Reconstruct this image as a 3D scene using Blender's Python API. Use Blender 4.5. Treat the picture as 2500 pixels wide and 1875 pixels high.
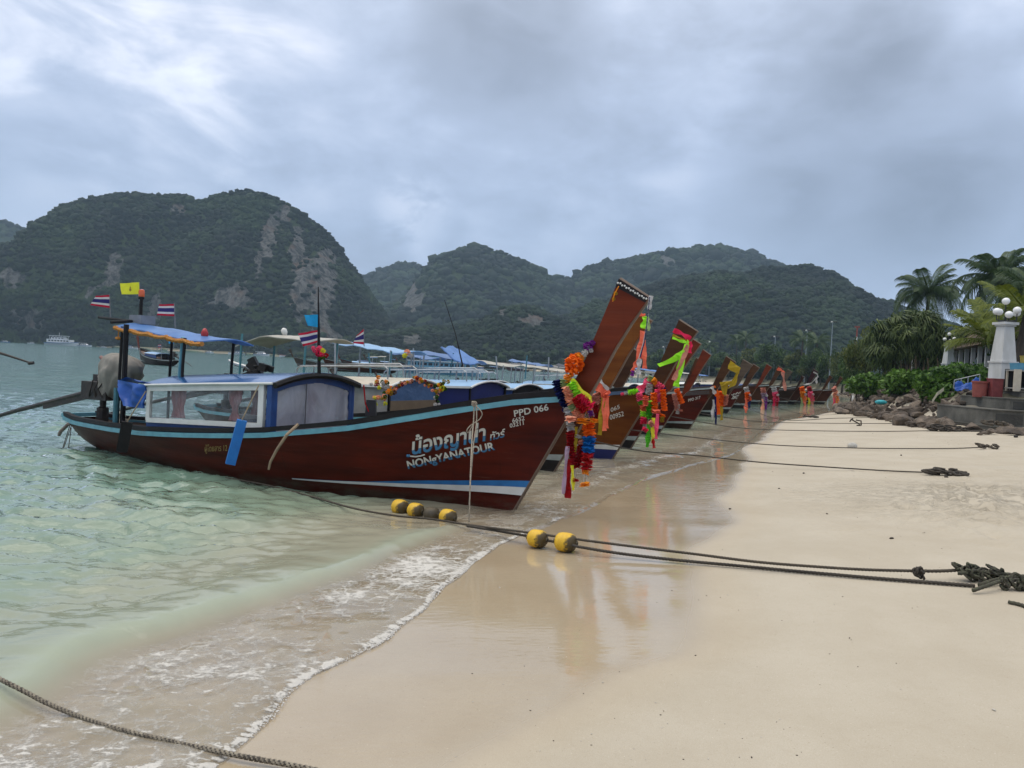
import bpy, bmesh, math, random
import numpy as np
from mathutils import Vector, Matrix, Quaternion
from mathutils.bvhtree import BVHTree

SC = bpy.context.scene
for o in list(bpy.data.objects):
    bpy.data.objects.remove(o, do_unlink=True)
COL = SC.collection
R = math.radians
rnd = random.Random(7)
nrg = np.random.default_rng(11)

# ------------------------------------------------------------------ camera
EYE = 2.0
FPX = 1878.0                       # focal length in pixels of a 2500 px wide frame
ROLL, PITCH = R(3.0), R(1.32)
fwd = Vector((0, math.cos(PITCH), -math.sin(PITCH)))
r0 = Vector((1, 0, 0)); u0 = r0.cross(fwd)
right = r0 * math.cos(ROLL) + u0 * math.sin(ROLL)
up = -r0 * math.sin(ROLL) + u0 * math.cos(ROLL)
cd = bpy.data.cameras.new('camera')
cam = bpy.data.objects.new('camera', cd); COL.objects.link(cam)
m = Matrix((right, up, -fwd)).transposed().to_4x4(); m.translation = (0, 0, EYE)
cam.matrix_world = m
cd.sensor_width = 36.0; cd.lens = FPX / 2500 * 36.0
cd.clip_start = 0.05; cd.clip_end = 6000
SC.camera = cam

# ------------------------------------------------------------------ light
SUN_EL, SUN_AZ = R(68), R(-75)      # bright part of the overcast, up and to the left ahead
sd = bpy.data.lights.new('sun', 'SUN'); sd.energy = 1.15; sd.angle = R(58); sd.color = (1.0, 0.94, 0.85)
so = bpy.data.objects.new('sun', sd); COL.objects.link(so)
sdir = Vector((math.sin(SUN_AZ) * math.cos(SUN_EL), math.cos(SUN_AZ) * math.cos(SUN_EL), math.sin(SUN_EL)))
so.rotation_euler = sdir.to_track_quat('Z', 'Y').to_euler(); so.location = (0, 0, 400)

wd = bpy.data.worlds.new('World'); SC.world = wd; wd.use_nodes = True
N, L = wd.node_tree.nodes, wd.node_tree.links
N.clear()
def wn(t, **kw):
    n = N.new(t)
    for k, v in kw.items():
        if k.startswith('i_'):
            n.inputs[int(k[2:])].default_value = v
        else:
            setattr(n, k, v)
    return n
out = wn('ShaderNodeOutputWorld'); bg = wn('ShaderNodeBackground')
tc = wn('ShaderNodeTexCoord'); sx = wn('ShaderNodeSeparateXYZ')
L.new(tc.outputs['Generated'], sx.inputs[0])
def wmath(op, a, b=None, c=None, clamp=False):
    n = wn('ShaderNodeMath', operation=op, use_clamp=clamp)
    for i, v in enumerate((a, b, c)):
        if v is None: continue
        if isinstance(v, (int, float)): n.inputs[i].default_value = v
        else: L.new(v, n.inputs[i])
    return n.outputs[0]
def wmix(f, a, b, blend='MIX'):
    n = wn('ShaderNodeMix', data_type='RGBA', blend_type=blend)
    for s, v in ((n.inputs[0], f), (n.inputs[6], a), (n.inputs[7], b)):
        if isinstance(v, (int, float)): s.default_value = v
        elif isinstance(v, tuple): s.default_value = (*v, 1) if len(v) == 3 else v
        else: L.new(v, s)
    return n.outputs[2]
def wss(v, a, b):
    n = wn('ShaderNodeMapRange', interpolation_type='SMOOTHSTEP')
    L.new(v, n.inputs[0]); n.inputs[1].default_value = a; n.inputs[2].default_value = b
    return n.outputs[0]
zc = wmath('MAXIMUM', sx.outputs[2], 0.0)
def wnoise(scale, detail, rough=0.5, dist=0.0, off=(0, 0, 0), sc=(1, 1, 1.7), rot=(0, 0, 0)):
    mp = wn('ShaderNodeMapping'); L.new(tc.outputs['Generated'], mp.inputs[0]); mp.inputs[1].default_value = off; mp.inputs[2].default_value = rot; mp.inputs[3].default_value = sc
    n = wn('ShaderNodeTexNoise'); L.new(mp.outputs[0], n.inputs[0])
    n.inputs['Scale'].default_value = scale; n.inputs['Detail'].default_value = detail
    n.inputs['Roughness'].default_value = rough; n.inputs['Distortion'].default_value = dist
    return n.outputs[0]
def wblob(px, py, rad_in, rad_out):
    # a soft bank of cloud around one direction of the sky (as cosine limits)
    d = (right * (px - 1250) / FPX - up * (py - 937.5) / FPX + fwd).normalized()
    n = wn('ShaderNodeVectorMath', operation='DOT_PRODUCT'); L.new(tc.outputs['Generated'], n.inputs[0]); n.inputs[1].default_value = d
    return wss(n.outputs['Value'], math.cos(R(rad_out)), math.cos(R(rad_in)))
sky = wn('ShaderNodeTexSky', sky_type='NISHITA', sun_disc=False, sun_elevation=SUN_EL, sun_rotation=SUN_AZ)
skyc = wmix(1.0, sky.outputs[0], (0.09, 0.09, 0.09), 'MULTIPLY')
horizon = (0.360, 0.446, 0.615); zenith = (1.60, 1.52, 1.42)
base = wmix(wmath('POWER', zc, 2.6), horizon, zenith)
n1 = wnoise(2.6, 8, 0.5, 0.25, (3.1, 1.7, 0.3))
n2 = wnoise(6.5, 7, 0.52, 0.35, (7.3, -2.2, 1.2), (1, 1, 1.9))
n3 = wnoise(5.0, 7, 0.55, 0.6, (-4.2, 5.9, 0.7), (0.8, 0.8, 2.2), (0.0, R(-38), 0.0))
n4 = wnoise(3.4, 9, 0.56, 0.15, (1.4, 8.8, 2.1), (1, 1, 2.0))
n5 = wnoise(9.0, 8, 0.58, 0.25, (5.4, 3.3, -1.1), (1, 1, 2.0))
lum = wmath('ADD', wmath('MULTIPLY', wmath('SUBTRACT', wss(n1, 0.28, 0.72), 0.5), 0.20), wmath('MULTIPLY', wmath('SUBTRACT', wss(n2, 0.28, 0.72), 0.5), 0.25))
lum = wmath('ADD', lum, wmath('MULTIPLY', wmath('SUBTRACT', wss(n5, 0.25, 0.75), 0.5), 0.18))
dark = wmath('MULTIPLY', wss(n4, 0.52, 0.68), -0.15)
wob = wmath('ADD', 0.02, wmath('ADD', wmath('MULTIPLY', wss(n2, 0.36, 0.60), 0.85), wmath('MULTIPLY', wss(n5, 0.32, 0.66), 0.55)))
def bank(px, py, a, b_, amt):
    return wmath('MULTIPLY', wmath('MULTIPLY', wblob(px, py, a, b_), wob), amt)
# banks of cloud seen in the photograph
b_right = bank(2130, 400, 1, 9.5, -0.26)
b_right2 = bank(1850, 480, 0.5, 5.5, -0.14)
b_right3 = bank(2420, 490, 0.3, 8.0, -0.18)
b_top = bank(1240, 100, 0.2, 7.5, -0.32)
b_top2 = bank(2130, 0, 0.2, 6.0, -0.26)
b_left = wmath('MULTIPLY', wmath('MULTIPLY', wblob(330, 60, 1, 14), wss(n3, 0.44, 0.64)), 0.50)
b_left2 = wmath('MULTIPLY', wblob(300, 120, 2, 20), 0.16)
b_low = wmath('MULTIPLY', wmath('MULTIPLY', wblob(1010, 520, 0.3, 3.6), wss(n5, 0.36, 0.56)), 0.26)
b_low3 = bank(1080, 565, 0.2, 2.4, -0.14)
b_low2 = wmath('MULTIPLY', wblob(80, 545, 0.5, 3.8), 0.20)
b_low4 = bank(60, 440, 0.5, 5.0, -0.14)
tot = lum
for t in (dark, b_right, b_right2, b_right3, b_top, b_top2, b_left, b_left2, b_low, b_low2, b_low3, b_low4):
    tot = wmath('ADD', tot, t)
gain = wmath('MAXIMUM', wmath('ADD', wmath('MULTIPLY', tot, 1.0), 1.03), 0.45)
cc = wn('ShaderNodeVectorMath', operation='SCALE'); L.new(base, cc.inputs[0]); L.new(gain, cc.inputs[3])
# bright cloud is whiter than dark cloud
whit = wmix(wmath('MULTIPLY', wss(gain, 1.02, 1.6), 0.75), (1, 1, 1), (1.28, 1.12, 0.96))
cl = wmix(1.0, cc.outputs[0], whit, 'MULTIPLY')
fin = wmix(0.94, skyc, cl)
L.new(fin, bg.inputs[0]); bg.inputs[1].default_value = 1.0
L.new(bg.outputs[0], out.inputs[0])

SC.view_settings.view_transform = 'Standard'; SC.view_settings.look = 'None'
SC.view_settings.exposure = 0.30; SC.view_settings.gamma = 1.0; SC.view_settings.use_curve_mapping = False
SC.render.engine = 'CYCLES'
SC.cycles.max_bounces = 8; SC.cycles.diffuse_bounces = 3; SC.cycles.glossy_bounces = 4
SC.cycles.transparent_max_bounces = 12; SC.cycles.transmission_bounces = 4; SC.cycles.volume_bounces = 0
SC.cycles.use_denoising = True
SC.cycles.sample_clamp_indirect = 4.0
SC.cycles.caustics_reflective = False; SC.cycles.caustics_refractive = False

# ------------------------------------------------------------------ pixels to points
CAMV = Vector((0, 0, EYE))
def ray(px, py):
    return right * (px - 1250) / FPX - up * (py - 937.5) / FPX + fwd
def G(px, py, z=0.0):
    d = ray(px, py); return CAMV + d * ((z - EYE) / d.z)
def W(px, py, Y):
    d = ray(px, py); return CAMV + d * (Y / d.y)

# ------------------------------------------------------------------ small helpers
def lin(h):
    h = h.lstrip('#'); v = [int(h[i:i + 2], 16) / 255 for i in (0, 2, 4)]
    return tuple(x / 12.92 if x <= 0.04045 else ((x + 0.055) / 1.055) ** 2.4 for x in v)
def sstep(x, a, b):
    t = np.clip((np.asarray(x, float) - a) / (b - a), 0, 1); return t * t * (3 - 2 * t)
_perm = nrg.random((256, 256))
def vnoise(x, y):
    x = np.asarray(x, float); y = np.asarray(y, float)
    xi = np.floor(x).astype(int); yi = np.floor(y).astype(int)
    fx = x - xi; fy = y - yi; fx = fx * fx * (3 - 2 * fx); fy = fy * fy * (3 - 2 * fy)
    g = lambda a, b: _perm[a & 255, b & 255]
    return (g(xi, yi) * (1 - fx) + g(xi + 1, yi) * fx) * (1 - fy) + (g(xi, yi + 1) * (1 - fx) + g(xi + 1, yi + 1) * fx) * fy
def fbm(x, y, o=4, gain=0.5):
    s = 0; a = 1; t = 0
    for i in range(o):
        s = s + a * (vnoise(x * 2 ** i + 17.3 * i, y * 2 ** i + 9.1 * i) - 0.5); t += a; a *= gain
    return s / t * 2

class MB:
    """collects verts and faces of one mesh"""
    def __init__(s): s.v = []; s.f = []; s.m = []
    def add(s, v, f, mi=0):
        b = len(s.v); s.v.extend([tuple(p) for p in v]); s.f.extend([tuple(b + i for i in q) for q in f]); s.m.extend([mi] * len(f)); return s
    def box(s, c, d, rot=None, mi=0, taper=1.0):
        x, y, z = d[0] / 2, d[1] / 2, d[2] / 2
        vs = [Vector((sx * x * (taper if sz > 0 else 1), sy * y * (taper if sz > 0 else 1), sz * z)) for sz in (-1, 1) for sx, sy in ((-1, -1), (1, -1), (1, 1), (-1, 1))]
        if rot is not None: vs = [rot @ p for p in vs]
        c = Vector(c)
        return s.add([p + c for p in vs], [(3, 2, 1, 0), (4, 5, 6, 7), (0, 1, 5, 4), (1, 2, 6, 5), (2, 3, 7, 6), (3, 0, 4, 7)], mi)
    def bar(s, a, b, w, h, upv=(0, 0, 1), mi=0):
        """box beam from a to b"""
        a = Vector(a); b = Vector(b); t = (b - a).normalized(); u = Vector(upv); sd_ = t.cross(u)
        if sd_.length < 1e-4: sd_ = t.cross(Vector((1, 0, 0)))
        sd_.normalize(); u = sd_.cross(t)
        q = [(-w / 2, -h / 2), (w / 2, -h / 2), (w / 2, h / 2), (-w / 2, h / 2)]
        return s.add([p + sd_ * i + u * j for p in (a, b) for i, j in q], [(3, 2, 1, 0), (4, 5, 6, 7), (0, 1, 5, 4), (1, 2, 6, 5), (2, 3, 7, 6), (3, 0, 4, 7)], mi)
    def tube(s, pts, rad, n=8, mi=0, cap=True, shape=None):
        pts = [Vector(p) for p in pts]; k = len(pts)
        rr = rad if hasattr(rad, '__len__') else [rad] * k
        vs = []; nv = None
        for i, p in enumerate(pts):
            t = (pts[min(i + 1, k - 1)] - pts[max(i - 1, 0)])
            t = t.normalized() if t.length > 1e-9 else Vector((0, 0, 1))
            if nv is None:
                nv = t.cross(Vector((0, 0, 1)))
                if nv.length < 1e-3: nv = t.cross(Vector((1, 0, 0)))
            nv = (nv - t * nv.dot(t)).normalized(); bn = t.cross(nv)
            for j in range(n):
                a = 2 * math.pi * j / n; q = rr[i] * (shape(i, a) if shape else 1)
                vs.append(p + (nv * math.cos(a) + bn * math.sin(a)) * q)
        fs = [(i * n + j, i * n + (j + 1) % n, (i + 1) * n + (j + 1) % n, (i + 1) * n + j) for i in range(k - 1) for j in range(n)]
        if cap: fs += [tuple(range(n))[::-1], tuple((k - 1) * n + j for j in range(n))]
        return s.add(vs, fs, mi)
    def lathe(s, prof, c=(0, 0, 0), n=16, axis=None, mi=0):
        """prof: (radius, height) from bottom to top"""
        q = Vector((0, 0, 1)).rotation_difference(Vector(axis)) if axis is not None else Quaternion()
        c = Vector(c)
        vs = [c + q @ Vector((r * math.cos(2 * math.pi * j / n), r * math.sin(2 * math.pi * j / n), h)) for r, h in prof for j in range(n)]
        fs = [(i * n + j, i * n + (j + 1) % n, (i + 1) * n + (j + 1) % n, (i + 1) * n + j) for i in range(len(prof) - 1) for j in range(n)]
        fs += [tuple(range(n))[::-1], tuple((len(prof) - 1) * n + j for j in range(n))]
        return s.add(vs, fs, mi)
    def grid(s, rows, mi=0, close=False):
        nr, nc = len(rows), len(rows[0])
        vs = [p for r_ in rows for p in r_]
        fs = [(i * nc + j, i * nc + j + 1, (i + 1) * nc + j + 1, (i + 1) * nc + j) for i in range(nr - 1) for j in range(nc - 1)]
        if close: fs += [(i * nc + nc - 1, i * nc, (i + 1) * nc, (i + 1) * nc + nc - 1) for i in range(nr - 1)]
        return s.add(vs, fs, mi)
    def prism(s, poly, h0, h1, fn=None, mi=0):
        """polygon (2-D) extruded between h0 and h1; fn(u, v, h) -> point"""
        fn = fn or (lambda u, v, h: (u, v, h)); n = len(poly)
        vs = [fn(u, v, h0) for u, v in poly] + [fn(u, v, h1) for u, v in poly]
        fs = [tuple(range(n))[::-1], tuple(range(n, 2 * n))] + [(i, (i + 1) % n, n + (i + 1) % n, n + i) for i in range(n)]
        return s.add(vs, fs, mi)
    def ball(s, c, r, n=8, sq=(1, 1, 1), mi=0):
        pr = [(max(1e-4, r * math.sin(math.pi * i / n)), -r * math.cos(math.pi * i / n)) for i in range(n + 1)]
        c = Vector(c); b = len(s.v); s.lathe(pr, (0, 0, 0), max(6, int(n * 1.5)), mi=mi)
        for i in range(b, len(s.v)):
            p = s.v[i]; s.v[i] = (p[0] * sq[0] + c.x, p[1] * sq[1] + c.y, p[2] * sq[2] + c.z)
        return s
    def ribbon(s, pts, wv, th=0.004, mi=0):
        """thin strip of cloth with thickness along pts; wv: width vector or list of them"""
        pts = [Vector(p) for p in pts]; k = len(pts)
        ws = [Vector(w) for w in wv] if isinstance(wv, list) else [Vector(wv)] * k
        rows = []
        for i in range(k):
            t = (pts[min(i + 1, k - 1)] - pts[max(i - 1, 0)]); nn = t.cross(ws[i])
            nn = nn.normalized() * th / 2 if nn.length > 1e-9 else Vector((0, 0, th / 2))
            a, b = pts[i] - ws[i] / 2, pts[i] + ws[i] / 2
            rows.append([a - nn, b - nn, b + nn, a + nn])
        b0 = len(s.v); s.grid(rows, mi, close=True)
        s.add(rows[0] + rows[-1], [(3, 2, 1, 0), (4, 5, 6, 7)], mi)
        return s
    def build(s, name, mats, parent=None, smooth=False, world=False, angle=None):
        me = bpy.data.meshes.new(name)
        vs = s.v
        if world and parent is not None:
            iv = ROOTM[parent.name].inverted(); vs = [iv @ Vector(p) for p in vs]
        me.from_pydata([tuple(p) for p in vs], [], s.f)
        for mt in (mats if isinstance(mats, (list, tuple)) else [mats]): me.materials.append(mt)
        if any(s.m): me.polygons.foreach_set('material_index', s.m)
        if smooth:
            me.polygons.foreach_set('use_smooth', [True] * len(me.polygons))
            if angle: me.set_sharp_from_angle(angle=R(angle))
        me.update()
        o = bpy.data.objects.new(name, me); COL.objects.link(o)
        if parent is not None: o.parent = parent
        return o

def np_mesh(name, v, f, mats, parent=None, smooth=False, attrs=None):
    me = bpy.data.meshes.new(name)
    v = np.asarray(v, np.float32); f = np.asarray(f, np.int32); k = f.shape[1]
    me.vertices.add(len(v)); me.vertices.foreach_set('co', v.ravel())
    me.loops.add(f.size); me.loops.foreach_set('vertex_index', f.ravel())
    me.polygons.add(len(f)); me.polygons.foreach_set('loop_start', np.arange(0, f.size, k, dtype=np.int32))
    if smooth: me.polygons.foreach_set('use_smooth', np.ones(len(f), bool))
    for an, av in (attrs or {}).items():
        a = me.attributes.new(an, 'FLOAT', 'POINT'); a.data.foreach_set('value', np.asarray(av, np.float32))
    for mt in (mats if isinstance(mats, (list, tuple)) else [mats]): me.materials.append(mt)
    me.update(calc_edges=True); me.validate()
    o = bpy.data.objects.new(name, me); COL.objects.link(o)
    if parent is not None: o.parent = parent
    return o

ROOTM = {}
def tag(o, label=None, cat=None, group=None, kind=None):
    for k, v in (('label', label), ('category', cat), ('group', group), ('kind', kind)):
        if v: o[k] = v
    return o
def thing(name, label, cat, loc=(0, 0, 0), rotz=0.0, group=None, scale=1.0):
    o = bpy.data.objects.new(name, None); COL.objects.link(o)
    o.location = loc; o.rotation_euler = (0, 0, rotz); o.scale = (scale,) * 3
    o.empty_display_size = 0.1
    ROOTM[o.name] = Matrix.Translation(loc) @ Matrix.Rotation(rotz, 4, 'Z') @ Matrix.Diagonal((scale, scale, scale, 1))
    return tag(o, label, cat, group)
def struct(o): o['kind'] = 'structure'; return o
def dup(root, loc, rotz=0.0, label=None, group=None, scale=None, rot=None):
    r = root.copy(); COL.objects.link(r); r.location = loc; r.rotation_euler = rot or (0, 0, rotz)
    if scale: r.scale = (scale,) * 3 if isinstance(scale, (int, float)) else scale
    if label: r['label'] = label
    if group: r['group'] = group
    for ch in root.children:
        c = ch.copy(); COL.objects.link(c); c.parent = r
        for g in ch.children:
            d = g.copy(); COL.objects.link(d); d.parent = c
    return r
def share(me, name, parent, loc=(0, 0, 0), rot=(0, 0, 0), sc=(1, 1, 1)):
    o = bpy.data.objects.new(name, me); COL.objects.link(o); o.parent = parent
    o.location = loc; o.rotation_euler = rot; o.scale = sc
    return o

# ------------------------------------------------------------------ materials
MATS = {}
def mat(name, col, rough=0.6, col2=None, nscale=6.0, namt=0.5, bump=0.0, bscale=30.0, metal=0.0, spec=0.5, stretch=(1, 1, 1), coat=0.0, rvar=0.0, trans=0.0, emit=None, sss=0.0, attr=None, detail=5):
    """principled material with noise-driven colour, gloss and relief"""
    if name in MATS: return MATS[name]
    if isinstance(col, str): col = lin(col)
    if isinstance(col2, str): col2 = lin(col2)
    mt = bpy.data.materials.new(name); mt.use_nodes = True
    nt = mt.node_tree; n = nt.nodes; l = nt.links
    p = n['Principled BSDF']
    p.inputs['Roughness'].default_value = rough; p.inputs['Metallic'].default_value = metal
    p.inputs['Specular IOR Level'].default_value = spec; p.inputs['Coat Weight'].default_value = coat
    t = n.new('ShaderNodeTexCoord'); mp = n.new('ShaderNodeMapping'); mp.inputs[3].default_value = stretch
    l.new(t.outputs['Object'], mp.inputs[0])
    nz = n.new('ShaderNodeTexNoise'); nz.inputs['Scale'].default_value = nscale; nz.inputs['Detail'].default_value = detail
    l.new(mp.outputs[0], nz.inputs[0])
    if col2 is None: col2 = tuple(c * 0.62 for c in col)
    rp = n.new('ShaderNodeValToRGB'); rp.color_ramp.elements[0].position = 0.5 - 0.28 / max(0.3, namt * 2) * 0.9; rp.color_ramp.elements[1].position = 0.5 + 0.28 / max(0.3, namt * 2) * 0.9
    rp.color_ramp.elements[0].color = (*col2, 1); rp.color_ramp.elements[1].color = (*col, 1)
    l.new(nz.outputs[0], rp.inputs[0])
    csock = rp.outputs[0]
    if attr:
        a = n.new('ShaderNodeAttribute'); a.attribute_name = attr
        mr = n.new('ShaderNodeMapRange'); l.new(a.outputs['Fac'], mr.inputs[0]); mr.inputs[3].default_value = 0.5; mr.inputs[4].default_value = 1.5
        vm = n.new('ShaderNodeVectorMath'); vm.operation = 'SCALE'; l.new(csock, vm.inputs[0]); l.new(mr.outputs[0], vm.inputs[3]); csock = vm.outputs[0]
    l.new(csock, p.inputs['Base Color'])
    if rvar:
        mr = n.new('ShaderNodeMapRange'); l.new(nz.outputs[0], mr.inputs[0]); mr.inputs[3].default_value = rough + rvar; mr.inputs[4].default_value = max(0.02, rough - rvar); l.new(mr.outputs[0], p.inputs['Roughness'])
    if bump:
        nb = n.new('ShaderNodeTexNoise'); nb.inputs['Scale'].default_value = bscale; nb.inputs['Detail'].default_value = 6; l.new(mp.outputs[0], nb.inputs[0])
        bp = n.new('ShaderNodeBump'); bp.inputs['Strength'].default_value = min(1, bump); bp.inputs['Distance'].default_value = 0.02 * max(1, bump)
        l.new(nb.outputs[0], bp.inputs['Height']); l.new(bp.outputs[0], p.inputs['Normal'])
    if trans:
        tr = n.new('ShaderNodeBsdfTranslucent'); l.new(csock, tr.inputs[0])
        mx = n.new('ShaderNodeMixShader'); mx.inputs[0].default_value = trans
        l.new(p.outputs[0], mx.inputs[1]); l.new(tr.outputs[0], mx.inputs[2]); l.new(mx.outputs[0], n['Material Output'].inputs[0])
    MATS[name] = mt
    return mt
# ================================================================== SETTING: beach, water, hills
SH = np.array([(-40, -16), (-10, -6), (0, -2.6), (2.0, -1.75), (3.6, -1.24), (4.65, -1.08), (5.34, -.77), (6.58, -.47), (8.35, 0), (10.5, 1.05), (13.6, 2.33), (15.6, 3.4), (19.8, 5.9), (23.6, 7.4),
               (29.7, 9.9), (36, 12.6), (46, 18.4), (58, 25), (78, 35), (100, 47), (150, 62), (250, 74), (340, 60), (430, 20), (540, -50), (610, -150), (650, -500), (690, -1500)], float)
BK = np.array([(-40, 40), (0, 32), (15, 25), (22, 24.0), (26, 21.0), (28.6, 17.4), (31, 17.0), (41, 20.3), (47.6, 21.4), (56, 24.4), (64, 28.4), (78, 35.6), (100, 48), (150, 63), (250, 75.5), (340, 62), (430, 23), (540, -46), (610, -146), (650, -495), (690, -1490)], float)
def shore(y): return np.interp(y, SH[:, 0], SH[:, 1])
def sdist(x, y):
    """distance inland from the swash line (negative at sea)"""
    y = np.asarray(y, float); e = np.maximum(0.4, np.abs(y) * 0.03)
    g = (shore(y + e) - shore(y - e)) / (2 * e)
    d = (x - shore(y)) / np.sqrt(1 + g * g)
    return d + 0.10 * fbm(np.asarray(x) * 0.9 + 3, y * 0.9, 3) * sstep(y, -2, 3) * sstep(-np.abs(d), -4, -0.5)
def terr(x, y):
    x = np.asarray(x, float); y = np.asarray(y, float)
    d = sdist(x, y)
    z = np.where(d > 0, 0.05 + 0.065 * np.minimum(d, 8) + 0.02 * np.maximum(d - 8, 0), np.maximum(-3.0, 0.05 + 0.062 * d))
    z = np.where(d > 120, 0.57 + 0.02 * 112, z)
    e = x - np.interp(y, BK[:, 0], BK[:, 1])
    z = z + 1.45 * sstep(e, -0.2, 2.6) * sstep(y, 14, 22) 
    z = z + 0.02 * fbm(x * 0.35, y * 0.35, 3) * sstep(d, 0.5, 3)
    return z
def T(px, py, off=0.0):
    """point of the ground (plus off) seen at a pixel of the photograph"""
    z = 0.2
    for _ in range(25):
        p = G(px, py, z); z = 0.5 * z + 0.5 * (float(terr(p.x, p.y)) + off)
    return G(px, py, z)

def polar(r_min, r_max, ratio, th0, th1, step):
    n = int(math.log(r_max / r_min) / math.log(ratio)) + 1
    r = r_min * ratio ** np.arange(n); th = np.radians(np.arange(th0, th1 + step / 2, step))
    Rr, Th = np.meshgrid(r, th, indexing='ij')
    X = Rr * np.sin(Th); Y = Rr * np.cos(Th)
    k = len(th); i, j = np.meshgrid(np.arange(n - 1), np.arange(k - 1), indexing='ij')
    a = (i * k + j).ravel(); F = np.stack([a, a + 1, a + k + 1, a + k], 1)
    return X.ravel(), Y.ravel(), F

def polar2(rings, th0, th1, step):
    r = np.concatenate([a * k ** np.arange(int(math.log(b_ / a) / math.log(k))) for a, b_, k in rings]); th = np.radians(np.arange(th0, th1 + step / 2, step))
    Rr, Th = np.meshgrid(r, th, indexing='ij'); k = len(th); i, j = np.meshgrid(np.arange(len(r) - 1), np.arange(k - 1), indexing='ij'); a = (i * k + j).ravel()
    return (Rr * np.sin(Th)).ravel(), (Rr * np.cos(Th)).ravel(), np.stack([a, a + 1, a + k + 1, a + k], 1)
# --- sand and seabed: one sheet to the far shore
def dents(x, y):
    """trampled sand: shallow footprints up the beach"""
    z = np.zeros_like(x); rg = np.random.default_rng(5)
    spots = []
    for (px, py, sx, sy, n) in ((2400, 1225, 90, 26, 70), (2300, 1120, 130, 60, 26), (2440, 1150, 60, 60, 22), (2380, 1290, 110, 30, 14), (2270, 1260, 60, 30, 8), (2400, 1080, 100, 20, 26), (2200, 1130, 60, 60, 8)):
        for _ in range(n):
            q = T(px + rg.normal() * sx, py + rg.normal() * sy); spots.append((q.x, q.y, rg.uniform(0.07, 0.15), rg.uniform(0, 3.14)))
    for (a, b, s, an) in spots:
        msk = (np.abs(x - a) < 0.6) & (np.abs(y - b) < 0.6)
        if not msk.any(): continue
        dx = (x[msk] - a) * math.cos(an) + (y[msk] - b) * math.sin(an); dy = -(x[msk] - a) * math.sin(an) + (y[msk] - b) * math.cos(an)
        q = (dx / (s * 1.7)) ** 2 + (dy / s) ** 2
        z[msk] += -0.042 * np.exp(-q) + 0.020 * np.exp(-((np.sqrt(q) - 1.7) / 0.45) ** 2)
    return z
X, Y, F = polar2(((1.2, 3.2, 1.025), (3.2, 32, 1.0095), (32, 1750, 1.028)), -96, 62, 0.40)
Z = terr(X, Y)
D = sdist(X, Y)
Z = Z + np.where(D > 0.8, dents(X, Y), 0) + 0.006 * fbm(X * 1.6, Y * 1.6, 3) * sstep(D, 0.3, 2)
wl = np.interp(Y, [0, 3.6, 4.2, 5, 7.1, 9.6, 12.5, 16, 18.8, 21, 28, 35, 60], [0.7, 1.2, 1.6, 1.95, 2.2, 2.2, 1.8, 1.25, .8, .3, .45, .3, .3])
wet = 1 - sstep(D + 0.35 * fbm(X * 0.5, Y * 0.35, 3), wl - 0.55, wl + 0.5)
veg = sstep(X - np.interp(Y, BK[:, 0], BK[:, 1]) + 1.6 * sstep(Y, 70, 80), 0.6, 2.2)
tc_ = T(2380, 1215); tramp = np.exp(-(((X - tc_.x) / 2.6) ** 2 + ((Y - tc_.y) / 2.2) ** 2)) + 0.45 * sstep(D, 3.6, 6.0) * sstep(Y, 8, 12) * (0.4 + fbm(X * 0.6, Y * 0.4, 3)).clip(0, 1)
beach = np_mesh('beach', np.stack([X, Y, Z], 1), F, [], smooth=True, attrs={'wet': wet, 'veg': veg, 'tramp': tramp}); struct(beach)

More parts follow.
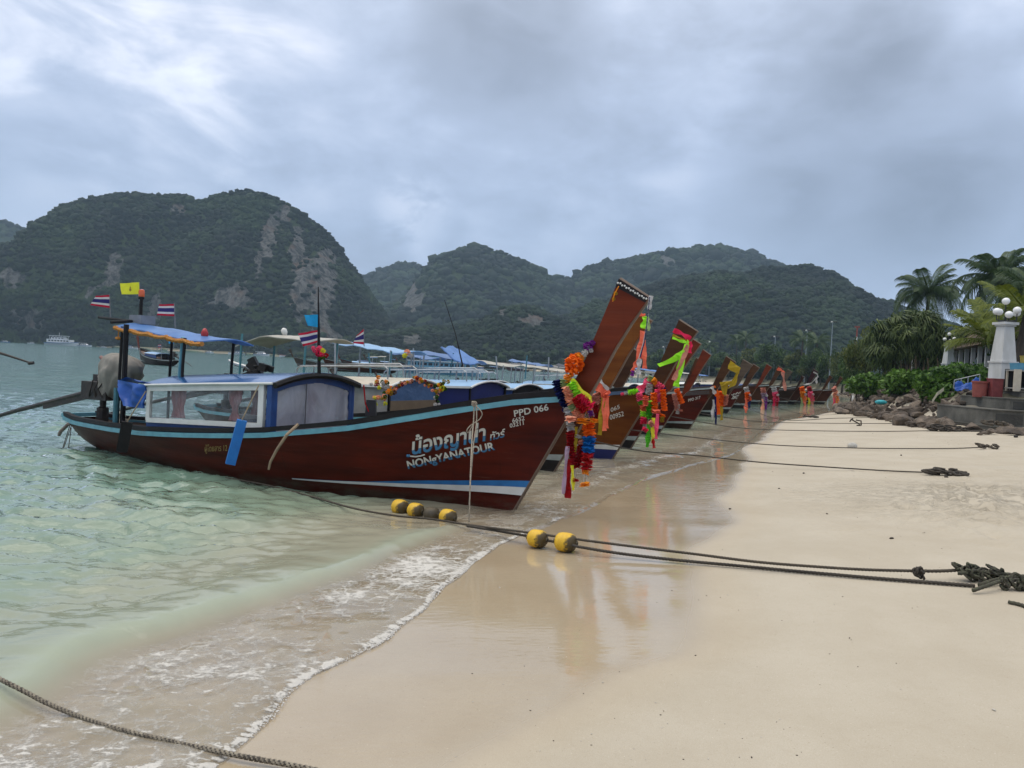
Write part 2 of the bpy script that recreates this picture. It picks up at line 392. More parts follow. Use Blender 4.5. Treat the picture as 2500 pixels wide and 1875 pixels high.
sm = bpy.data.materials.new('sand'); sm.use_nodes = True
def nodes_of(mt):
    nt = mt.node_tree; return nt.nodes, nt.links, nt.nodes['Principled BSDF'], nt.nodes['Material Output']
class NB:
    """short-hand node builder"""
    def __init__(s, mt): s.mt = mt; s.n, s.l, s.p, s.o = nodes_of(mt)
    def attr(s, nm):
        a = s.n.new('ShaderNodeAttribute'); a.attribute_name = nm; return a.outputs['Fac']
    def put(s, sock, v):
        if isinstance(v, (int, float)): sock.default_value = v
        elif isinstance(v, tuple): sock.default_value = (*v, 1) if len(sock.default_value) == 4 and len(v) == 3 else v
        else: s.l.new(v, sock)
    def math(s, op, a, b=None, c=None, clamp=False):
        n = s.n.new('ShaderNodeMath'); n.operation = op; n.use_clamp = clamp
        for i, v in enumerate((a, b, c)):
            if v is not None: s.put(n.inputs[i], v)
        return n.outputs[0]
    def mix(s, f, a, b, blend='MIX'):
        n = s.n.new('ShaderNodeMix'); n.data_type = 'RGBA'; n.blend_type = blend
        s.put(n.inputs[0], f); s.put(n.inputs[6], a); s.put(n.inputs[7], b); return n.outputs[2]
    def ss(s, v, a, b, lo=0.0, hi=1.0, smooth=True):
        n = s.n.new('ShaderNodeMapRange'); n.interpolation_type = 'SMOOTHSTEP' if smooth else 'LINEAR'; s.put(n.inputs[0], v)
        for i, q in zip((1, 2, 3, 4), (a, b, lo, hi)): n.inputs[i].default_value = q
        return n.outputs[0]
    def coord(s, sc=(1, 1, 1), rot=(0, 0, 0), off=(0, 0, 0), which='Object'):
        t = s.n.new('ShaderNodeTexCoord'); m_ = s.n.new('ShaderNodeMapping'); s.l.new(t.outputs[which], m_.inputs[0])
        m_.inputs[1].default_value = off; m_.inputs[2].default_value = rot; m_.inputs[3].default_value = sc; return m_.outputs[0]
    def noise(s, co, scale, detail=5, rough=0.5, dist=0.0):
        n = s.n.new('ShaderNodeTexNoise'); s.l.new(co, n.inputs[0]); n.inputs['Scale'].default_value = scale; n.inputs['Detail'].default_value = detail
        n.inputs['Roughness'].default_value = rough; n.inputs['Distortion'].default_value = dist; return n.outputs[0]
    def voro(s, co, scale, feat='DISTANCE_TO_EDGE', rnd_=1.0):
        n = s.n.new('ShaderNodeTexVoronoi'); n.feature = feat; s.l.new(co, n.inputs[0]); n.inputs['Scale'].default_value = scale; n.inputs['Randomness'].default_value = rnd_; return n.outputs[0]
    def bump(s, h, st, dist, nrm=None):
        n = s.n.new('ShaderNodeBump'); s.put(n.inputs['Height'], h); s.put(n.inputs['Strength'], st); n.inputs['Distance'].default_value = dist
        if nrm is not None: s.l.new(nrm, n.inputs['Normal'])
        return n.outputs[0]
    def ramp(s, v, els):
        n = s.n.new('ShaderNodeValToRGB'); s.put(n.inputs[0], v); cr = n.color_ramp
        while len(cr.elements) < len(els): cr.elements.new(0.5)
        for e, (p, c) in zip(cr.elements, els): e.position = p; e.color = (*c, 1)
        return n.outputs[0]
b = NB(sm)
co = b.coord()
grain = b.noise(co, 160, 4, 0.7); mid_ = b.noise(co, 1.1, 6, 0.55); pat = b.noise(co, 14, 5, 0.6)
spk = b.noise(co, 75, 2, 0.5)
sand = b.mix(b.ss(mid_, 0.3, 0.7), (0.425, 0.376, 0.292), (0.475, 0.428, 0.342))
sand = b.mix(b.ss(grain, 0.35, 0.65, 0, 0.35), sand, (0.33, 0.27, 0.19))
sand = b.mix(b.ss(pat, 0.45, 0.75, 0, 0.16), sand, (0.36, 0.30, 0.22))
sand = b.mix(b.ss(spk, 0.70, 0.76, 0, 0.55), sand, (0.62, 0.57, 0.48))
sand = b.mix(b.ss(spk, 0.30, 0.25, 0, 0.55), sand, (0.20, 0.15, 0.10))
wetv = b.attr('wet')
sand = b.mix(wetv, sand, b.mix(1.0, sand, (0.88, 0.81, 0.70), 'MULTIPLY'))
soil = b.mix(b.ss(pat, 0.3, 0.7), (0.035, 0.045, 0.018), (0.085, 0.07, 0.042))
sand = b.mix(b.attr('veg'), sand, soil)
b.put(b.p.inputs['Base Color'], sand)
b.put(b.p.inputs['Roughness'], b.ss(wetv, 0.25, 1.0, 0.85, 0.055))
b.put(b.p.inputs['Specular IOR Level'], b.ss(wetv, 0.0, 0.8, 0.22, 0.72))
ripple = b.noise(b.coord((1.2, 3.5, 1), (0, 0, R(-28))), 7, 3, 0.5)
h = b.math('ADD', b.math('MULTIPLY', grain, b.ss(wetv, 0, 1, 0.28, 0.006)), b.math('MULTIPLY', pat, b.ss(wetv, 0, 1, 0.30, 0.012)))
h = b.math('ADD', h, b.math('MULTIPLY', ripple, b.ss(wetv, 0, 1, 0.0, 0.14)))
tram = b.noise(b.coord((1, 1.3, 1)), 4.2, 6, 0.62, 0.5)
b.put(b.p.inputs['Normal'], b.bump(h, 0.6, 0.014, b.bump(b.math('MULTIPLY', b.ss(tram, 0.40, 0.60), b.attr('tramp')), 0.9, 0.034)))
beach.data.materials.append(sm)

# --- water: waves are in the mesh, finer ripples in the relief
X, Y, F = polar2(((2.4, 36, 1.0052), (36, 1500, 1.016)), -60, 50, 0.18)
D = sdist(X, Y); Tz = terr(X, Y)
rr = np.hypot(X, Y)
Zr = np.zeros_like(X); rg = np.random.default_rng(3)
wx = 0.35 * fbm(X * 0.5, Y * 0.5, 3); wy = 0.35 * fbm(X * 0.5 + 40, Y * 0.5, 3)
for lam, amp, k in ((0.17, .0026, 4), (0.26, .0050, 5), (0.38, .0072, 5), (0.56, .0085, 4), (0.85, .0085, 3), (1.4, .0085, 3), (2.6, .010, 2), (5.0, .014, 2)):
    for _ in range(k):
        an = rg.normal(0.1, 0.5) + (0.15 if lam > 1.5 else 0.0); kx, ky = math.sin(an), math.cos(an)
        ph = 2 * math.pi * ((X + wx * lam * 1.4) * kx + (Y + wy * lam * 1.4) * ky) / lam + rg.uniform(0, 6.28)
        res = sstep(-rr * np.where(rr < 36, 0.0052, 0.016) / lam, -0.36, -0.20)          # keep out what the mesh cannot carry
        Zr += amp * res * (0.8 * np.sin(ph) + 0.28 * np.sin(2 * ph + 1.2))
patch = 0.55 + 0.9 * sstep(fbm(X * 0.16 + 5, Y * 0.16, 3), -0.35, 0.35)
depth0 = np.maximum(0, -Tz)
calm = 1 - 0.55 * sstep(-np.hypot((X + 1.9) / 2.6, (Y - 10.2) / 1.0), -1.3, -0.6)          # lee of the near boat
Zr = Zr * patch * calm * sstep(depth0, 0.01, 0.17)
# the little breaker that runs up the sand in front
wd_ = np.interp(Y, [2, 4.4, 5.8, 7.1, 8.5, 9.3], [-1.75, -1.62, -1.5, -1.22, -1.02, -1.0]) + 0.10 * fbm(X * 0.8, Y * 0.8 + 9, 2)
e = D - wd_
brk_env = sstep(Y, 2.2, 4.6) * (1 - sstep(Y, 8.6, 9.7))
brk = np.where(e < 0, np.exp(-(e / 0.85) ** 2), np.exp(-(e / 0.20) ** 2)) * brk_env
wd2 = np.interp(Y, [10, 13, 16, 22], [-0.9, -0.9, -1.1, -1.3]) + 0.25 * fbm(X * 0.5, Y * 0.5 + 3, 2)
e2 = D - wd2
brk2 = np.where(e2 < 0, np.exp(-(e2 / 0.7) ** 2), np.exp(-(e2 / 0.22) ** 2)) * sstep(Y, 10.5, 12) * (1 - sstep(Y, 24, 34))
film = 0.022 * sstep(-D, 0.0, 0.10) + 0.012 * sstep(fbm(X * 2.2, Y * 2.2, 3), -0.3, 0.5) * sstep(-D, 0.05, 0.3)
swash = Tz + film + 0.006 * fbm(X * 5, Y * 5, 2) * sstep(-D, 0.05, 0.3)
level = np.where(D < 0, np.maximum(Zr, swash), swash - 0.03 * sstep(D, 0, 0.05))
Z = level + 0.105 * brk * (0.85 + 0.3 * fbm(X * 1.3, Y * 1.3, 2)) + 0.05 * brk2
dep = np.clip(np.where(D < 0, np.maximum(0.0, swash - 0.004), swash - 0.03) + 0.105 * brk * 0.6 - Tz, 0, None)
dep = np.maximum(dep, np.where(Z > Tz, 0.004, 0))
# foam: lacy over the swash, thicker at its front and below the breaker
zone = sstep(e, 0.12, 0.5) * sstep(-D, 0.0, 0.05) * np.where(e > 0, 1, 0)
near = sstep(-Y, -12, -8.5)
front = np.exp(-((D + 0.035) / (0.03 + 0.03 * sstep(fbm(X * 1.1, Y * 1.1 + 4, 2), -.3, .6))) ** 2) * (0.62 + 0.7 * fbm(X * 2.6, Y * 2.6, 3))
foam = zone * near * (0.60 + 0.25 * fbm(X * 0.7, Y * 0.7, 2)) + front * np.where(Y < 9.0, 1.0, 0.55) * sstep(-Y, -40, -12)
foam += 0.55 * np.exp(-((e2 - 0.22) / 0.16) ** 2) * brk2.clip(0, 1) + 0.22 * sstep(Y, 9.5, 12) * (1 - sstep(Y, 25, 40)) * sstep(-D, 0.0, 0.1) * (1 - sstep(-D, 1.6, 3.0))
splash = np.exp(-(((X - 0.55) / 0.55) ** 2 + ((Y - 10.75) / 0.75) ** 2)) + 0.8 * np.exp(-(((X + .35) / .35) ** 2 + ((Y - 10.0) / .3) ** 2)) + 0.6 * np.exp(-(((X + .75) / .22) ** 2 + ((Y - 9.25) / .25) ** 2))
foam = np.clip(foam + 0.42 * splash * (0.7 + 0.8 * fbm(X * 2.5, Y * 2.5, 3)), 0, 1.2)
Z += 0.05 * splash * np.abs(fbm(X * 6, Y * 6, 3)) * (D < 0.4)
face = np.exp(-((e - 0.06) / 0.17) ** 2) * brk_env
keep = (D[F].min(1) < 0.06) & (Y[F].min(1) > -2) & (dep[F].max(1) > 0)
F = F[keep]
used = np.unique(F); remap = np.full(len(X), -1); remap[used] = np.arange(len(used)); F = remap[F]
wmat = bpy.data.materials.new('sea_water'); wmat.use_nodes = True
water = np_mesh('sea', np.stack([X, Y, Z], 1)[used], F, [wmat], smooth=True, attrs={'depth': dep[used], 'foam': foam[used], 'face': face[used]}); struct(water)
b = NB(wmat); n = b.n; b.n.remove(b.p)
co = b.coord()
dp = b.attr('depth'); fo = b.attr('foam'); fa = b.attr('face')
body = b.ramp(b.math('DIVIDE', dp, 3.0), [(0.0, (0.47, 0.40, 0.30)), (0.02, (0.385, 0.345, 0.255)), (0.05, (0.215, 0.275, 0.200)), (0.12, (0.135, 0.225, 0.170)), (0.36, (0.070, 0.165, 0.148)), (1.0, (0.048, 0.120, 0.120))])
murk = b.noise(co, 0.9, 5, 0.6, 0.6)
body = b.mix(b.math('MULTIPLY', b.ss(murk, 0.38, 0.72, 0, 0.30), b.ss(dp, 0.8, 0.2)), body, (0.30, 0.30, 0.215))
body = b.mix(b.math('MULTIPLY', fa, 0.6), body, (0.36, 0.415, 0.315))
deepm = b.ss(dp, 0.6, 2.0)
body = b.mix(b.math('MULTIPLY', deepm, b.ss(murk, 0.35, 0.7, 0.0, 0.9)), body, (0.075, 0.155, 0.145))
alpha = b.math('SUBTRACT', 1.0, b.math('POWER', 2.718, b.math('MULTIPLY', dp, -24.0)))
r1 = b.noise(b.coord((0.8, 2.6, 1), (0, 0, R(8))), 1.6, 4, 0.5, 0.4)
r2 = b.noise(b.coord((1.0, 2.2, 1), (0, 0, R(-14))), 7.0, 2, 0.5, 0.3)
hh = b.math('ADD', b.math('MULTIPLY', r1, b.ss(dp, 0.25, 1.8, 0.0, 1.0)), b.math('MULTIPLY', r2, b.ss(dp, 0.03, 0.25, 0.0, 0.11)))
r3 = b.noise(b.coord((0.45, 1.7, 1), (0, 0, R(4))), 0.55, 5, 0.6, 0.3)
hh = b.math('ADD', hh, b.math('MULTIPLY', r3, b.ss(dp, 0.9, 2.4, 0.0, 5.0)))
nrm = b.bump(hh, 0.9, 0.11)
dif = n.new('ShaderNodeBsdfDiffuse'); b.put(dif.inputs[0], body); b.l.new(nrm, dif.inputs['Normal'])
trp = n.new('ShaderNodeBsdfTransparent')
m1 = n.new('ShaderNodeMixShader'); b.l.new(alpha, m1.inputs[0]); b.l.new(trp.outputs[0], m1.inputs[1]); b.l.new(dif.outputs[0], m1.inputs[2])
gl = n.new('ShaderNodeBsdfGlossy'); gl.inputs['Roughness'].default_value = 0.06; b.l.new(nrm, gl.inputs['Normal']); gl.inputs[0].default_value = (1, 1, 1, 1)
fr = n.new('ShaderNodeFresnel'); fr.inputs[0].default_value = 1.33; b.l.new(nrm, fr.inputs['Normal'])
m2 = n.new('ShaderNodeMixShader'); b.l.new(b.math('MULTIPLY', fr.outputs[0], b.ss(dp, 0.03, 0.25, 0.75, 1.2), clamp=True), m2.inputs[0]); b.l.new(m1.outputs[0], m2.inputs[1]); b.l.new(gl.outputs[0], m2.inputs[2])
# foam
wc = b.noise(co, 2.2, 4, 0.5)
wco = n.new('ShaderNodeVectorMath'); wco.operation = 'ADD'
nz = n.new('ShaderNodeTexNoise'); b.l.new(co, nz.inputs[0]); nz.inputs['Scale'].default_value = 3.0; nz.inputs['Detail'].default_value = 4
vs_ = n.new('ShaderNodeVectorMath'); vs_.operation = 'SCALE'; b.l.new(nz.outputs['Color'], vs_.inputs[0]); vs_.inputs[3].default_value = 0.42
b.l.new(co, wco.inputs[0]); b.l.new(vs_.outputs[0], wco.inputs[1])
v1 = b.voro(wco.outputs[0], 4.6); v2 = b.voro(wco.outputs[0], 10.0)
fl1 = b.noise(b.coord((0.85, 2.0, 1), (0, 0, R(10))), 9.0, 6, 0.62, 0.9); fl2 = b.noise(b.coord((0.9, 1.8, 1), (0, 0, R(-12))), 26, 5, 0.65, 0.6)
fin_ = b.noise(co, 60, 4, 0.7); gate = b.noise(co, 1.3, 5, 0.6, 0.4)
lace = b.math('ADD', b.math('MULTIPLY', b.ss(v1, 0.11, 0.0), 0.40), b.math('MULTIPLY', b.ss(v2, 0.14, 0.0), 0.22))
fleck = b.math('ADD', b.math('MULTIPLY', b.ss(fl1, 0.50, 0.66), 0.75), b.math('MULTIPLY', b.ss(fl2, 0.52, 0.68), 0.45))
lace = b.math('MULTIPLY', b.math('ADD', lace, fleck), b.ss(fin_, 0.3, 0.62, 0.45, 1.1))
fm = b.math('MULTIPLY', b.math('ADD', lace, b.math('MULTIPLY', b.math('SUBTRACT', gate, 0.44), 2.3)), b.math('MINIMUM', fo, 0.8))
fm = b.math('ADD', fm, b.math('MULTIPLY', b.ss(fo, 0.62, 1.05), b.ss(fl2, 0.36, 0.6, 0.15, 0.75)))
fm = b.math('MULTIPLY', b.ss(fm, 0.10, 0.62, 0, 0.95), b.ss(fo, 0.02, 0.2))
fd = n.new('ShaderNodeBsdfDiffuse'); fd.inputs[0].default_value = (0.70, 0.68, 0.63, 1)
b.l.new(b.bump(b.math('ADD', fm, b.math('MULTIPLY', fin_, 0.5)), 0.8, 0.03), fd.inputs['Normal'])
m3 = n.new('ShaderNodeMixShader'); b.l.new(b.math('MULTIPLY', fm, 0.8), m3.inputs[0]); b.l.new(m2.outputs[0], m3.inputs[1]); b.l.new(fd.outputs[0], m3.inputs[2])
b.l.new(m3.outputs[0], b.o.inputs[0])

# --- lumpy white edge of the swash
fv = MB(); rg = random.Random(4)
yy = 2.8
while yy < 8.9:
    xs = float(shore(yy)); k = 0.5
    for _ in range(14):                       # put the lump on the swash line itself
        dd = float(sdist(xs, yy)); xs -= dd * 0.8
    fat = max(0.0, 0.42 + 1.25 * float(fbm(np.array([xs * 1.3]), np.array([yy * 1.3]), 3)[0]))
    if yy > 7.2: fat *= 0.4
    for _ in range(3 if fat > 0.12 else 0):
        rad = rg.uniform(0.0025, 0.0085) * fat
        ax, ay = xs + rg.uniform(-0.055, 0.012) * fat, yy + rg.uniform(-.012, .012)
        fv.ball((ax, ay, float(terr(ax, ay)) + 0.014), rad, 3, (1.5, 1.3, 0.8))
    yy += 0.014
tag(fv.build('swash_foam', mat('foam_white', (0.70, 0.68, 0.64), 0.8, (0.58, 0.56, 0.52), bump=0.4, bscale=90), smooth=True), kind='stuff')

lb_ = MB(); rg = random.Random(19)
for _ in range(380):
    yq = 3.6 + 26 * rg.random() ** 1.8; xq = float(shore(yq)) + 1.0 + (0.5 + yq * .45) * rg.random()
    if xq > np.interp(yq, BK[:, 0], BK[:, 1]) - .4: continue
    r_ = rg.uniform(.0010, .0030) * (1 + yq / 14); lb_.ball((xq, yq, float(terr(xq, yq)) + r_ * .5), r_, 3, (rg.uniform(.8, 2.2), rg.uniform(.6, 1.3), .6), mi=rg.choice((0, 1)))
tag(lb_.build('sand_litter', [mat('litter_dark', (.055, .042, .03), .8), mat('litter_pale', (.60, .56, .49), .7)]), kind='stuff')

# ------------------------------------------------------------------ hills with their forest
CROWN = []
def icos(sub):
    bm = bmesh.new(); bmesh.ops.create_icosphere(bm, subdivisions=sub, radius=1)
    v = np.array([q.co[:] for q in bm.verts]); f = np.array([[w.index for w in q.verts] for q in bm.faces]); bm.free(); return v, f
def lumps(sub):
  global _iv, _if
  _iv, _if = icos(sub); CROWN.clear()
  for k in range(9):
    g_ = np.random.default_rng(50 + k); v = _iv.copy()
    q = g_.normal(size=(14, 3)); q /= np.linalg.norm(q, axis=1)[:, None]
    lump = np.max(v @ q.T * g_.uniform(0.75, 1.0, 14), axis=1)
    v = v * (0.62 + 0.42 * lump[:, None] + g_.normal(0, 0.14 if sub > 1 else 0.16, (len(v), 1)))
    v[:, 2] *= g_.uniform(0.6, 0.95); CROWN.append(v)
def crowns(name, P, rad, tone, mt):
    """one mesh of many lumpy tree crowns, tone varies from tree to tree"""
    g_ = np.random.default_rng(len(P)); n_ = len(P)
    idx = g_.integers(0, len(CROWN), n_); an = g_.uniform(0, 6.28, n_)
    V = np.empty((n_, len(_iv), 3))
    base = np.array(CROWN)[idx]; c_, s_ = np.cos(an)[:, None], np.sin(an)[:, None]
    V[:, :, 0] = base[:, :, 0] * c_ - base[:, :, 1] * s_; V[:, :, 1] = base[:, :, 0] * s_ + base[:, :, 1] * c_; V[:, :, 2] = base[:, :, 2]
    V = V * rad[:, None, None] + P[:, None, :]
    Fc = (_if[None] + (np.arange(n_) * len(_iv))[:, None, None]).reshape(-1, 3)
    o = np_mesh(name, V.reshape(-1, 3), Fc, [mt], attrs={'tone': np.repeat(tone, len(_iv))})
    return tag(o, kind='stuff')
def forest_mat(name, a, c):
    if name in MATS: return MATS[name]
    mt = bpy.data.materials.new(name); mt.use_nodes = True; q = NB(mt); co_ = q.coord()
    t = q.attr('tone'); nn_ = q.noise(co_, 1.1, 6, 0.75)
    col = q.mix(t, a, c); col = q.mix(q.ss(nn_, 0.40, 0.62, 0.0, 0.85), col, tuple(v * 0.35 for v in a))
    q.put(q.p.inputs['Base Color'], col); q.p.inputs['Roughness'].default_value = 0.8; q.p.inputs['Specular IOR Level'].default_value = 0.2
    q.put(q.p.inputs['Normal'], q.bump(q.noise(co_, 0.9, 6, 0.75), 1.0, 1.2)); MATS[name] = mt; return mt
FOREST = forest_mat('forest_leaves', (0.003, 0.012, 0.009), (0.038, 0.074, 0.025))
rockm = bpy.data.materials.new('limestone'); rockm.use_nodes = True
q = NB(rockm); co = q.coord()
streak = q.noise(q.coord((1, 1, 0.07)), 0.22, 7, 0.7, 0.5); blot = q.noise(co, 0.045, 5, 0.6); fine = q.noise(q.coord((1, 1, 0.4)), 0.5, 8, 0.7)
col = q.mix(q.ss(streak, 0.35, 0.65), (0.022, 0.025, 0.026), (0.160, 0.160, 0.153))
col = q.mix(q.ss(blot, 0.54, 0.68, 0, 0.55), col, (0.17, 0.112, 0.082))
green = q.mix(q.ss(fine, 0.3, 0.7), (0.018, 0.034, 0.014), (0.045, 0.070, 0.024))
rk = q.attr('rock'); col = q.mix(q.ss(q.math('ADD', rk, q.math('MULTIPLY', q.math('SUBTRACT', fine, 0.5), 0.9)), 0.40, 0.60), green, col)
q.put(q.p.inputs['Base Color'], col); q.p.inputs['Roughness'].default_value = 0.95; q.p.inputs['Specular IOR Level'].default_value = 0.1
q.put(q.p.inputs['Normal'], q.bump(q.math('ADD', fine, streak), 1.0, 2.5))

def hill(name, ridge, Yr, L, prof=0.7, rad=(3.6, 6.0), dens=1.0, rocks=(), step=5.0, seed=1, gully=0.22, back=0.45):
    """terrain under a skyline given as photograph points (2212 px wide) at distance Yr; its foot lies L in front"""
    pts = [W(x * 1.1302, y * 1.1302, Yr) for x, y in ridge]
    rx = np.array([p.x for p in pts]); rz = np.array([p.z for p in pts])
    xs = np.arange(rx[0], rx[-1], step); n_t = max(14, int(L / step * 0.9)); n_b = int(n_t * back)
    t = np.concatenate([np.linspace(0, 1, n_t), 1 + np.linspace(0, back, n_b + 1)[1:]])
    Xg, Tg = np.meshgrid(xs, t, indexing='ij')
    sx_ = seed * 37.1
    crest = np.interp(xs, rx, rz); crest = crest + 2.0 * fbm(xs * 0.05 + sx_, xs * 0, 3) * np.minimum(1, crest / 30)
    Hh = np.repeat(crest[:, None], len(t), 1)
    yoff = 0.30 * L * fbm(Xg / (0.55 * L) + sx_, Xg * 0 + 2, 3) * (1 - np.clip(Tg, 0, 1)) * 0.8
    Yg = Yr - L * (1 - Tg) + yoff
    pr = np.where(Tg <= 1, np.clip(Tg, 0, 1) ** prof, 1 - ((Tg - 1) / back) ** 2 * 0.5)
    gl_ = fbm(Xg / (L * 0.30) + sx_, Tg * 1.3 + sx_, 4)
    up_ = np.clip(Tg, 0, 1)
    pr = pr * (1 + gully * gl_ * 4 * up_ * (1 - up_)) if True else pr
    Zg = -1.0 + (Hh + 1.0) * pr + 0.02 * L * fbm(Xg * 0.06, Yg * 0.06 + sx_, 3) * up_ * (1 - up_) * 4
    rock = np.zeros_like(Zg)
    # cliffs: areas of bare limestone where they show on the face
    Uc = np.stack([Xg, Yg, Zg - EYE], -1)
    dd = Uc @ np.array(fwd); PX = (1250 + FPX * (Uc @ np.array(right)) / dd) / 1.1302; PY = (937.5 - FPX * (Uc @ np.array(up)) / dd) / 1.1302
    for (cx_, cy_, ax_, ay_, an_) in rocks:
        u = (PX - cx_) * math.cos(an_) + (PY - cy_) * math.sin(an_); w = -(PX - cx_) * math.sin(an_) + (PY - cy_) * math.cos(an_)
        rock = np.maximum(rock, sstep(1.15 - np.hypot(u / ax_, w / ay_) + 0.75 * fbm(Xg * 0.07, Zg * 0.035, 4), 0.0, 0.3))
    rock = rock * (Tg < 1.02)
    Yg = Yg - 5.0 * rock * fbm(Xg * 0.12, Zg * 0.02 + sx_, 3) * up_
    a, c = Xg.shape; i, j = np.meshgrid(np.arange(a - 1), np.arange(c - 1), indexing='ij'); q0 = (i * c + j).ravel()
    Fh = np.stack([q0, q0 + c, q0 + c + 1, q0 + 1], 1)
    o = np_mesh(name, np.stack([Xg, Yg, Zg], -1).reshape(-1, 3), Fh, [rockm], smooth=True, attrs={'rock': rock.ravel()}); struct(o)
    g_ = np.random.default_rng(seed)
    tri = np.stack([Xg, Yg, Zg], -1).reshape(-1, 3)[Fh]
    area = np.linalg.norm(np.cross(tri[:, 2] - tri[:, 0], tri[:, 3] - tri[:, 1]), axis=1) / 2
    n_ = int(area.sum() / (np.mean(rad) ** 2 * 1.55) * dens)
    pick = g_.choice(len(Fh), n_, p=area / area.sum()); u_, w_ = g_.random((2, n_, 1))
    Pq = (tri[pick, 0] * (1 - u_) + tri[pick, 1] * u_) * (1 - w_) + (tri[pick, 3] * (1 - u_) + tri[pick, 2] * u_) * w_
    rk_ = rock.ravel()[Fh[pick]].mean(1)
    ok = (rk_ < 0.5 + 0.25 * g_.normal(size=n_)) | (g_.random(n_) < 0.008)
    ok &= (Pq[:, 2] > 0.5)
    # lighter and darker kinds of tree stand in noise patches, each tree varying
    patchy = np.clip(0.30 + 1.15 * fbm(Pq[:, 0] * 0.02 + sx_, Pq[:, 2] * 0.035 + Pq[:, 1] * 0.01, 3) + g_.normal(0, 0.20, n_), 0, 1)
    rad_ = g_.uniform(rad[0], rad[1], n_) * np.where(g_.random(n_) < 0.08, 1.6, 1.0) * np.where(g_.random(n_) < 0.35, 0.68, 1.0)
    Pq[:, 2] += rad_ * 0.25
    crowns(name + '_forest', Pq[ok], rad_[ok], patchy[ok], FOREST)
    return o
lumps(1)
hill('far_left_hill', [(-420, 520), (-250, 470), (-120, 462), (0, 478), (30, 490), (60, 509), (85, 505), (110, 498), (135, 492), (180, 520), (260, 600), (330, 720)], 1300, 260, 0.7, (6, 9), 1, step=9, seed=9)
lumps(1)
hill('left_mountain', [(-560, 640), (-380, 590), (-200, 575), (-80, 572), (0, 560), (60, 533), (110, 510), (145, 486), (160, 462), (185, 438), (215, 427), (250, 418), (300, 420), (345, 422), (395, 423), (412, 430), (430, 435), (455, 428), (480, 420), (520, 412), (560, 418), (590, 428), (640, 455),
     (690, 491), (725, 527), (748, 565), (775, 598), (800, 640), (835, 690), (900, 730), (980, 750)], 790, 165, 0.55, (1.8, 3.6), 1.10,
     rocks=((648, 640, 20, 92, 0.03), (695, 655, 30, 90, 0.16), (588, 505, 22, 60, 0.35), (560, 560, 12, 40, 0.2), (640, 520, 12, 40, 0.2), (618, 470, 14, 22, .3), (245, 590, 26, 46, 0.35), (505, 640, 38, 24, 0.1), (25, 600, 26, 28, 0), (60, 700, 60, 30, 0), (385, 455, 16, 14, 0), (700, 722, 42, 28, 0), (330, 690, 20, 50, 0.3), (460, 655, 20, 12, 0), (200, 620, 14, 20, .4)), seed=2, step=4.5, gully=0.35)
lumps(1)
hill('far_middle_hill', [(690, 690), (740, 640), (785, 606), (820, 585), (860, 572), (900, 573), (930, 592), (965, 640), (1020, 700)], 1500, 260, 0.7, (7, 10), 1, step=10, seed=3)
hill('middle_hill', [(760, 740), (820, 690), (880, 637), (905, 601), (950, 560), (1000, 541), (1040, 537), (1090, 551), (1140, 572), (1165, 586), (1182, 604), (1215, 640), (1260, 690), (1330, 740)], 1150, 260, 0.62, (5, 8), 1, rocks=((895, 640, 16, 42, -.15), (880, 650, 20, 20, 0)), step=7, seed=4)
hill('rear_right_hill', [(1080, 700), (1150, 640), (1195, 608), (1222, 606), (1240, 597), (1260, 584), (1290, 575), (1380, 560), (1440, 548), (1500, 537), (1560, 538), (1620, 548), (1660, 562), (1700, 585), (1780, 640), (1850, 700)], 1250, 300, 0.65, (6, 9), 1, rocks=((1440, 565, 26, 16, 0.5),), step=8, seed=5)
lumps(1)
hill('right_hill', [(1010, 770), (1080, 735), (1160, 705), (1240, 680), (1290, 655), (1340, 640), (1400, 622), (1470, 603), (1540, 594), (1600, 590), (1650, 582), (1690, 577), (1720, 574), (1740, 571), (1765, 582), (1800, 590), (1822, 612), (1838, 634), (1856, 644), (1872, 660), (1895, 652), (1915, 645), (1935, 655), (1960, 690), (2010, 740), (2080, 790)], 700, 230, 0.72, (1.7, 3.3), 1.05, seed=6, step=5, gully=0.3)
lumps(1)
hill('foothill', [(640, 790), (720, 752), (800, 725), (900, 712), (1000, 705), (1050, 690), (1080, 668), (1130, 664), (1170, 668), (1230, 702), (1300, 735), (1380, 740), (1480, 745), (1600, 750), (1750, 745), (1850, 745), (1960, 760), (2100, 790)], 620, 110, 0.7, (1.6, 3.2), 1.10, rocks=((1148, 691, 34, 17, 0), (1086, 676, 9, 18, 0), (895, 735, 20, 10, 0)), seed=8, step=4.5, gully=0.3)

# --- sea air
hz = bpy.data.materials.new('sea_haze'); hz.use_nodes = True
hz.node_tree.nodes.remove(hz.node_tree.nodes['Principled BSDF'])
pv = hz.node_tree.nodes.new('ShaderNodeVolumePrincipled'); pv.inputs['Color'].default_value = (0.60, 0.82, 1.0, 1)
pv.inputs['Density'].default_value = 0.00021; pv.inputs['Anisotropy'].default_value = 0.0
hz.node_tree.links.new(pv.outputs[0], hz.node_tree.nodes['Material Output'].inputs['Volume'])
hb = MB().box((0, 700, 160), (4400, 2400, 328)).build('haze', hz); tag(hb, kind='stuff')

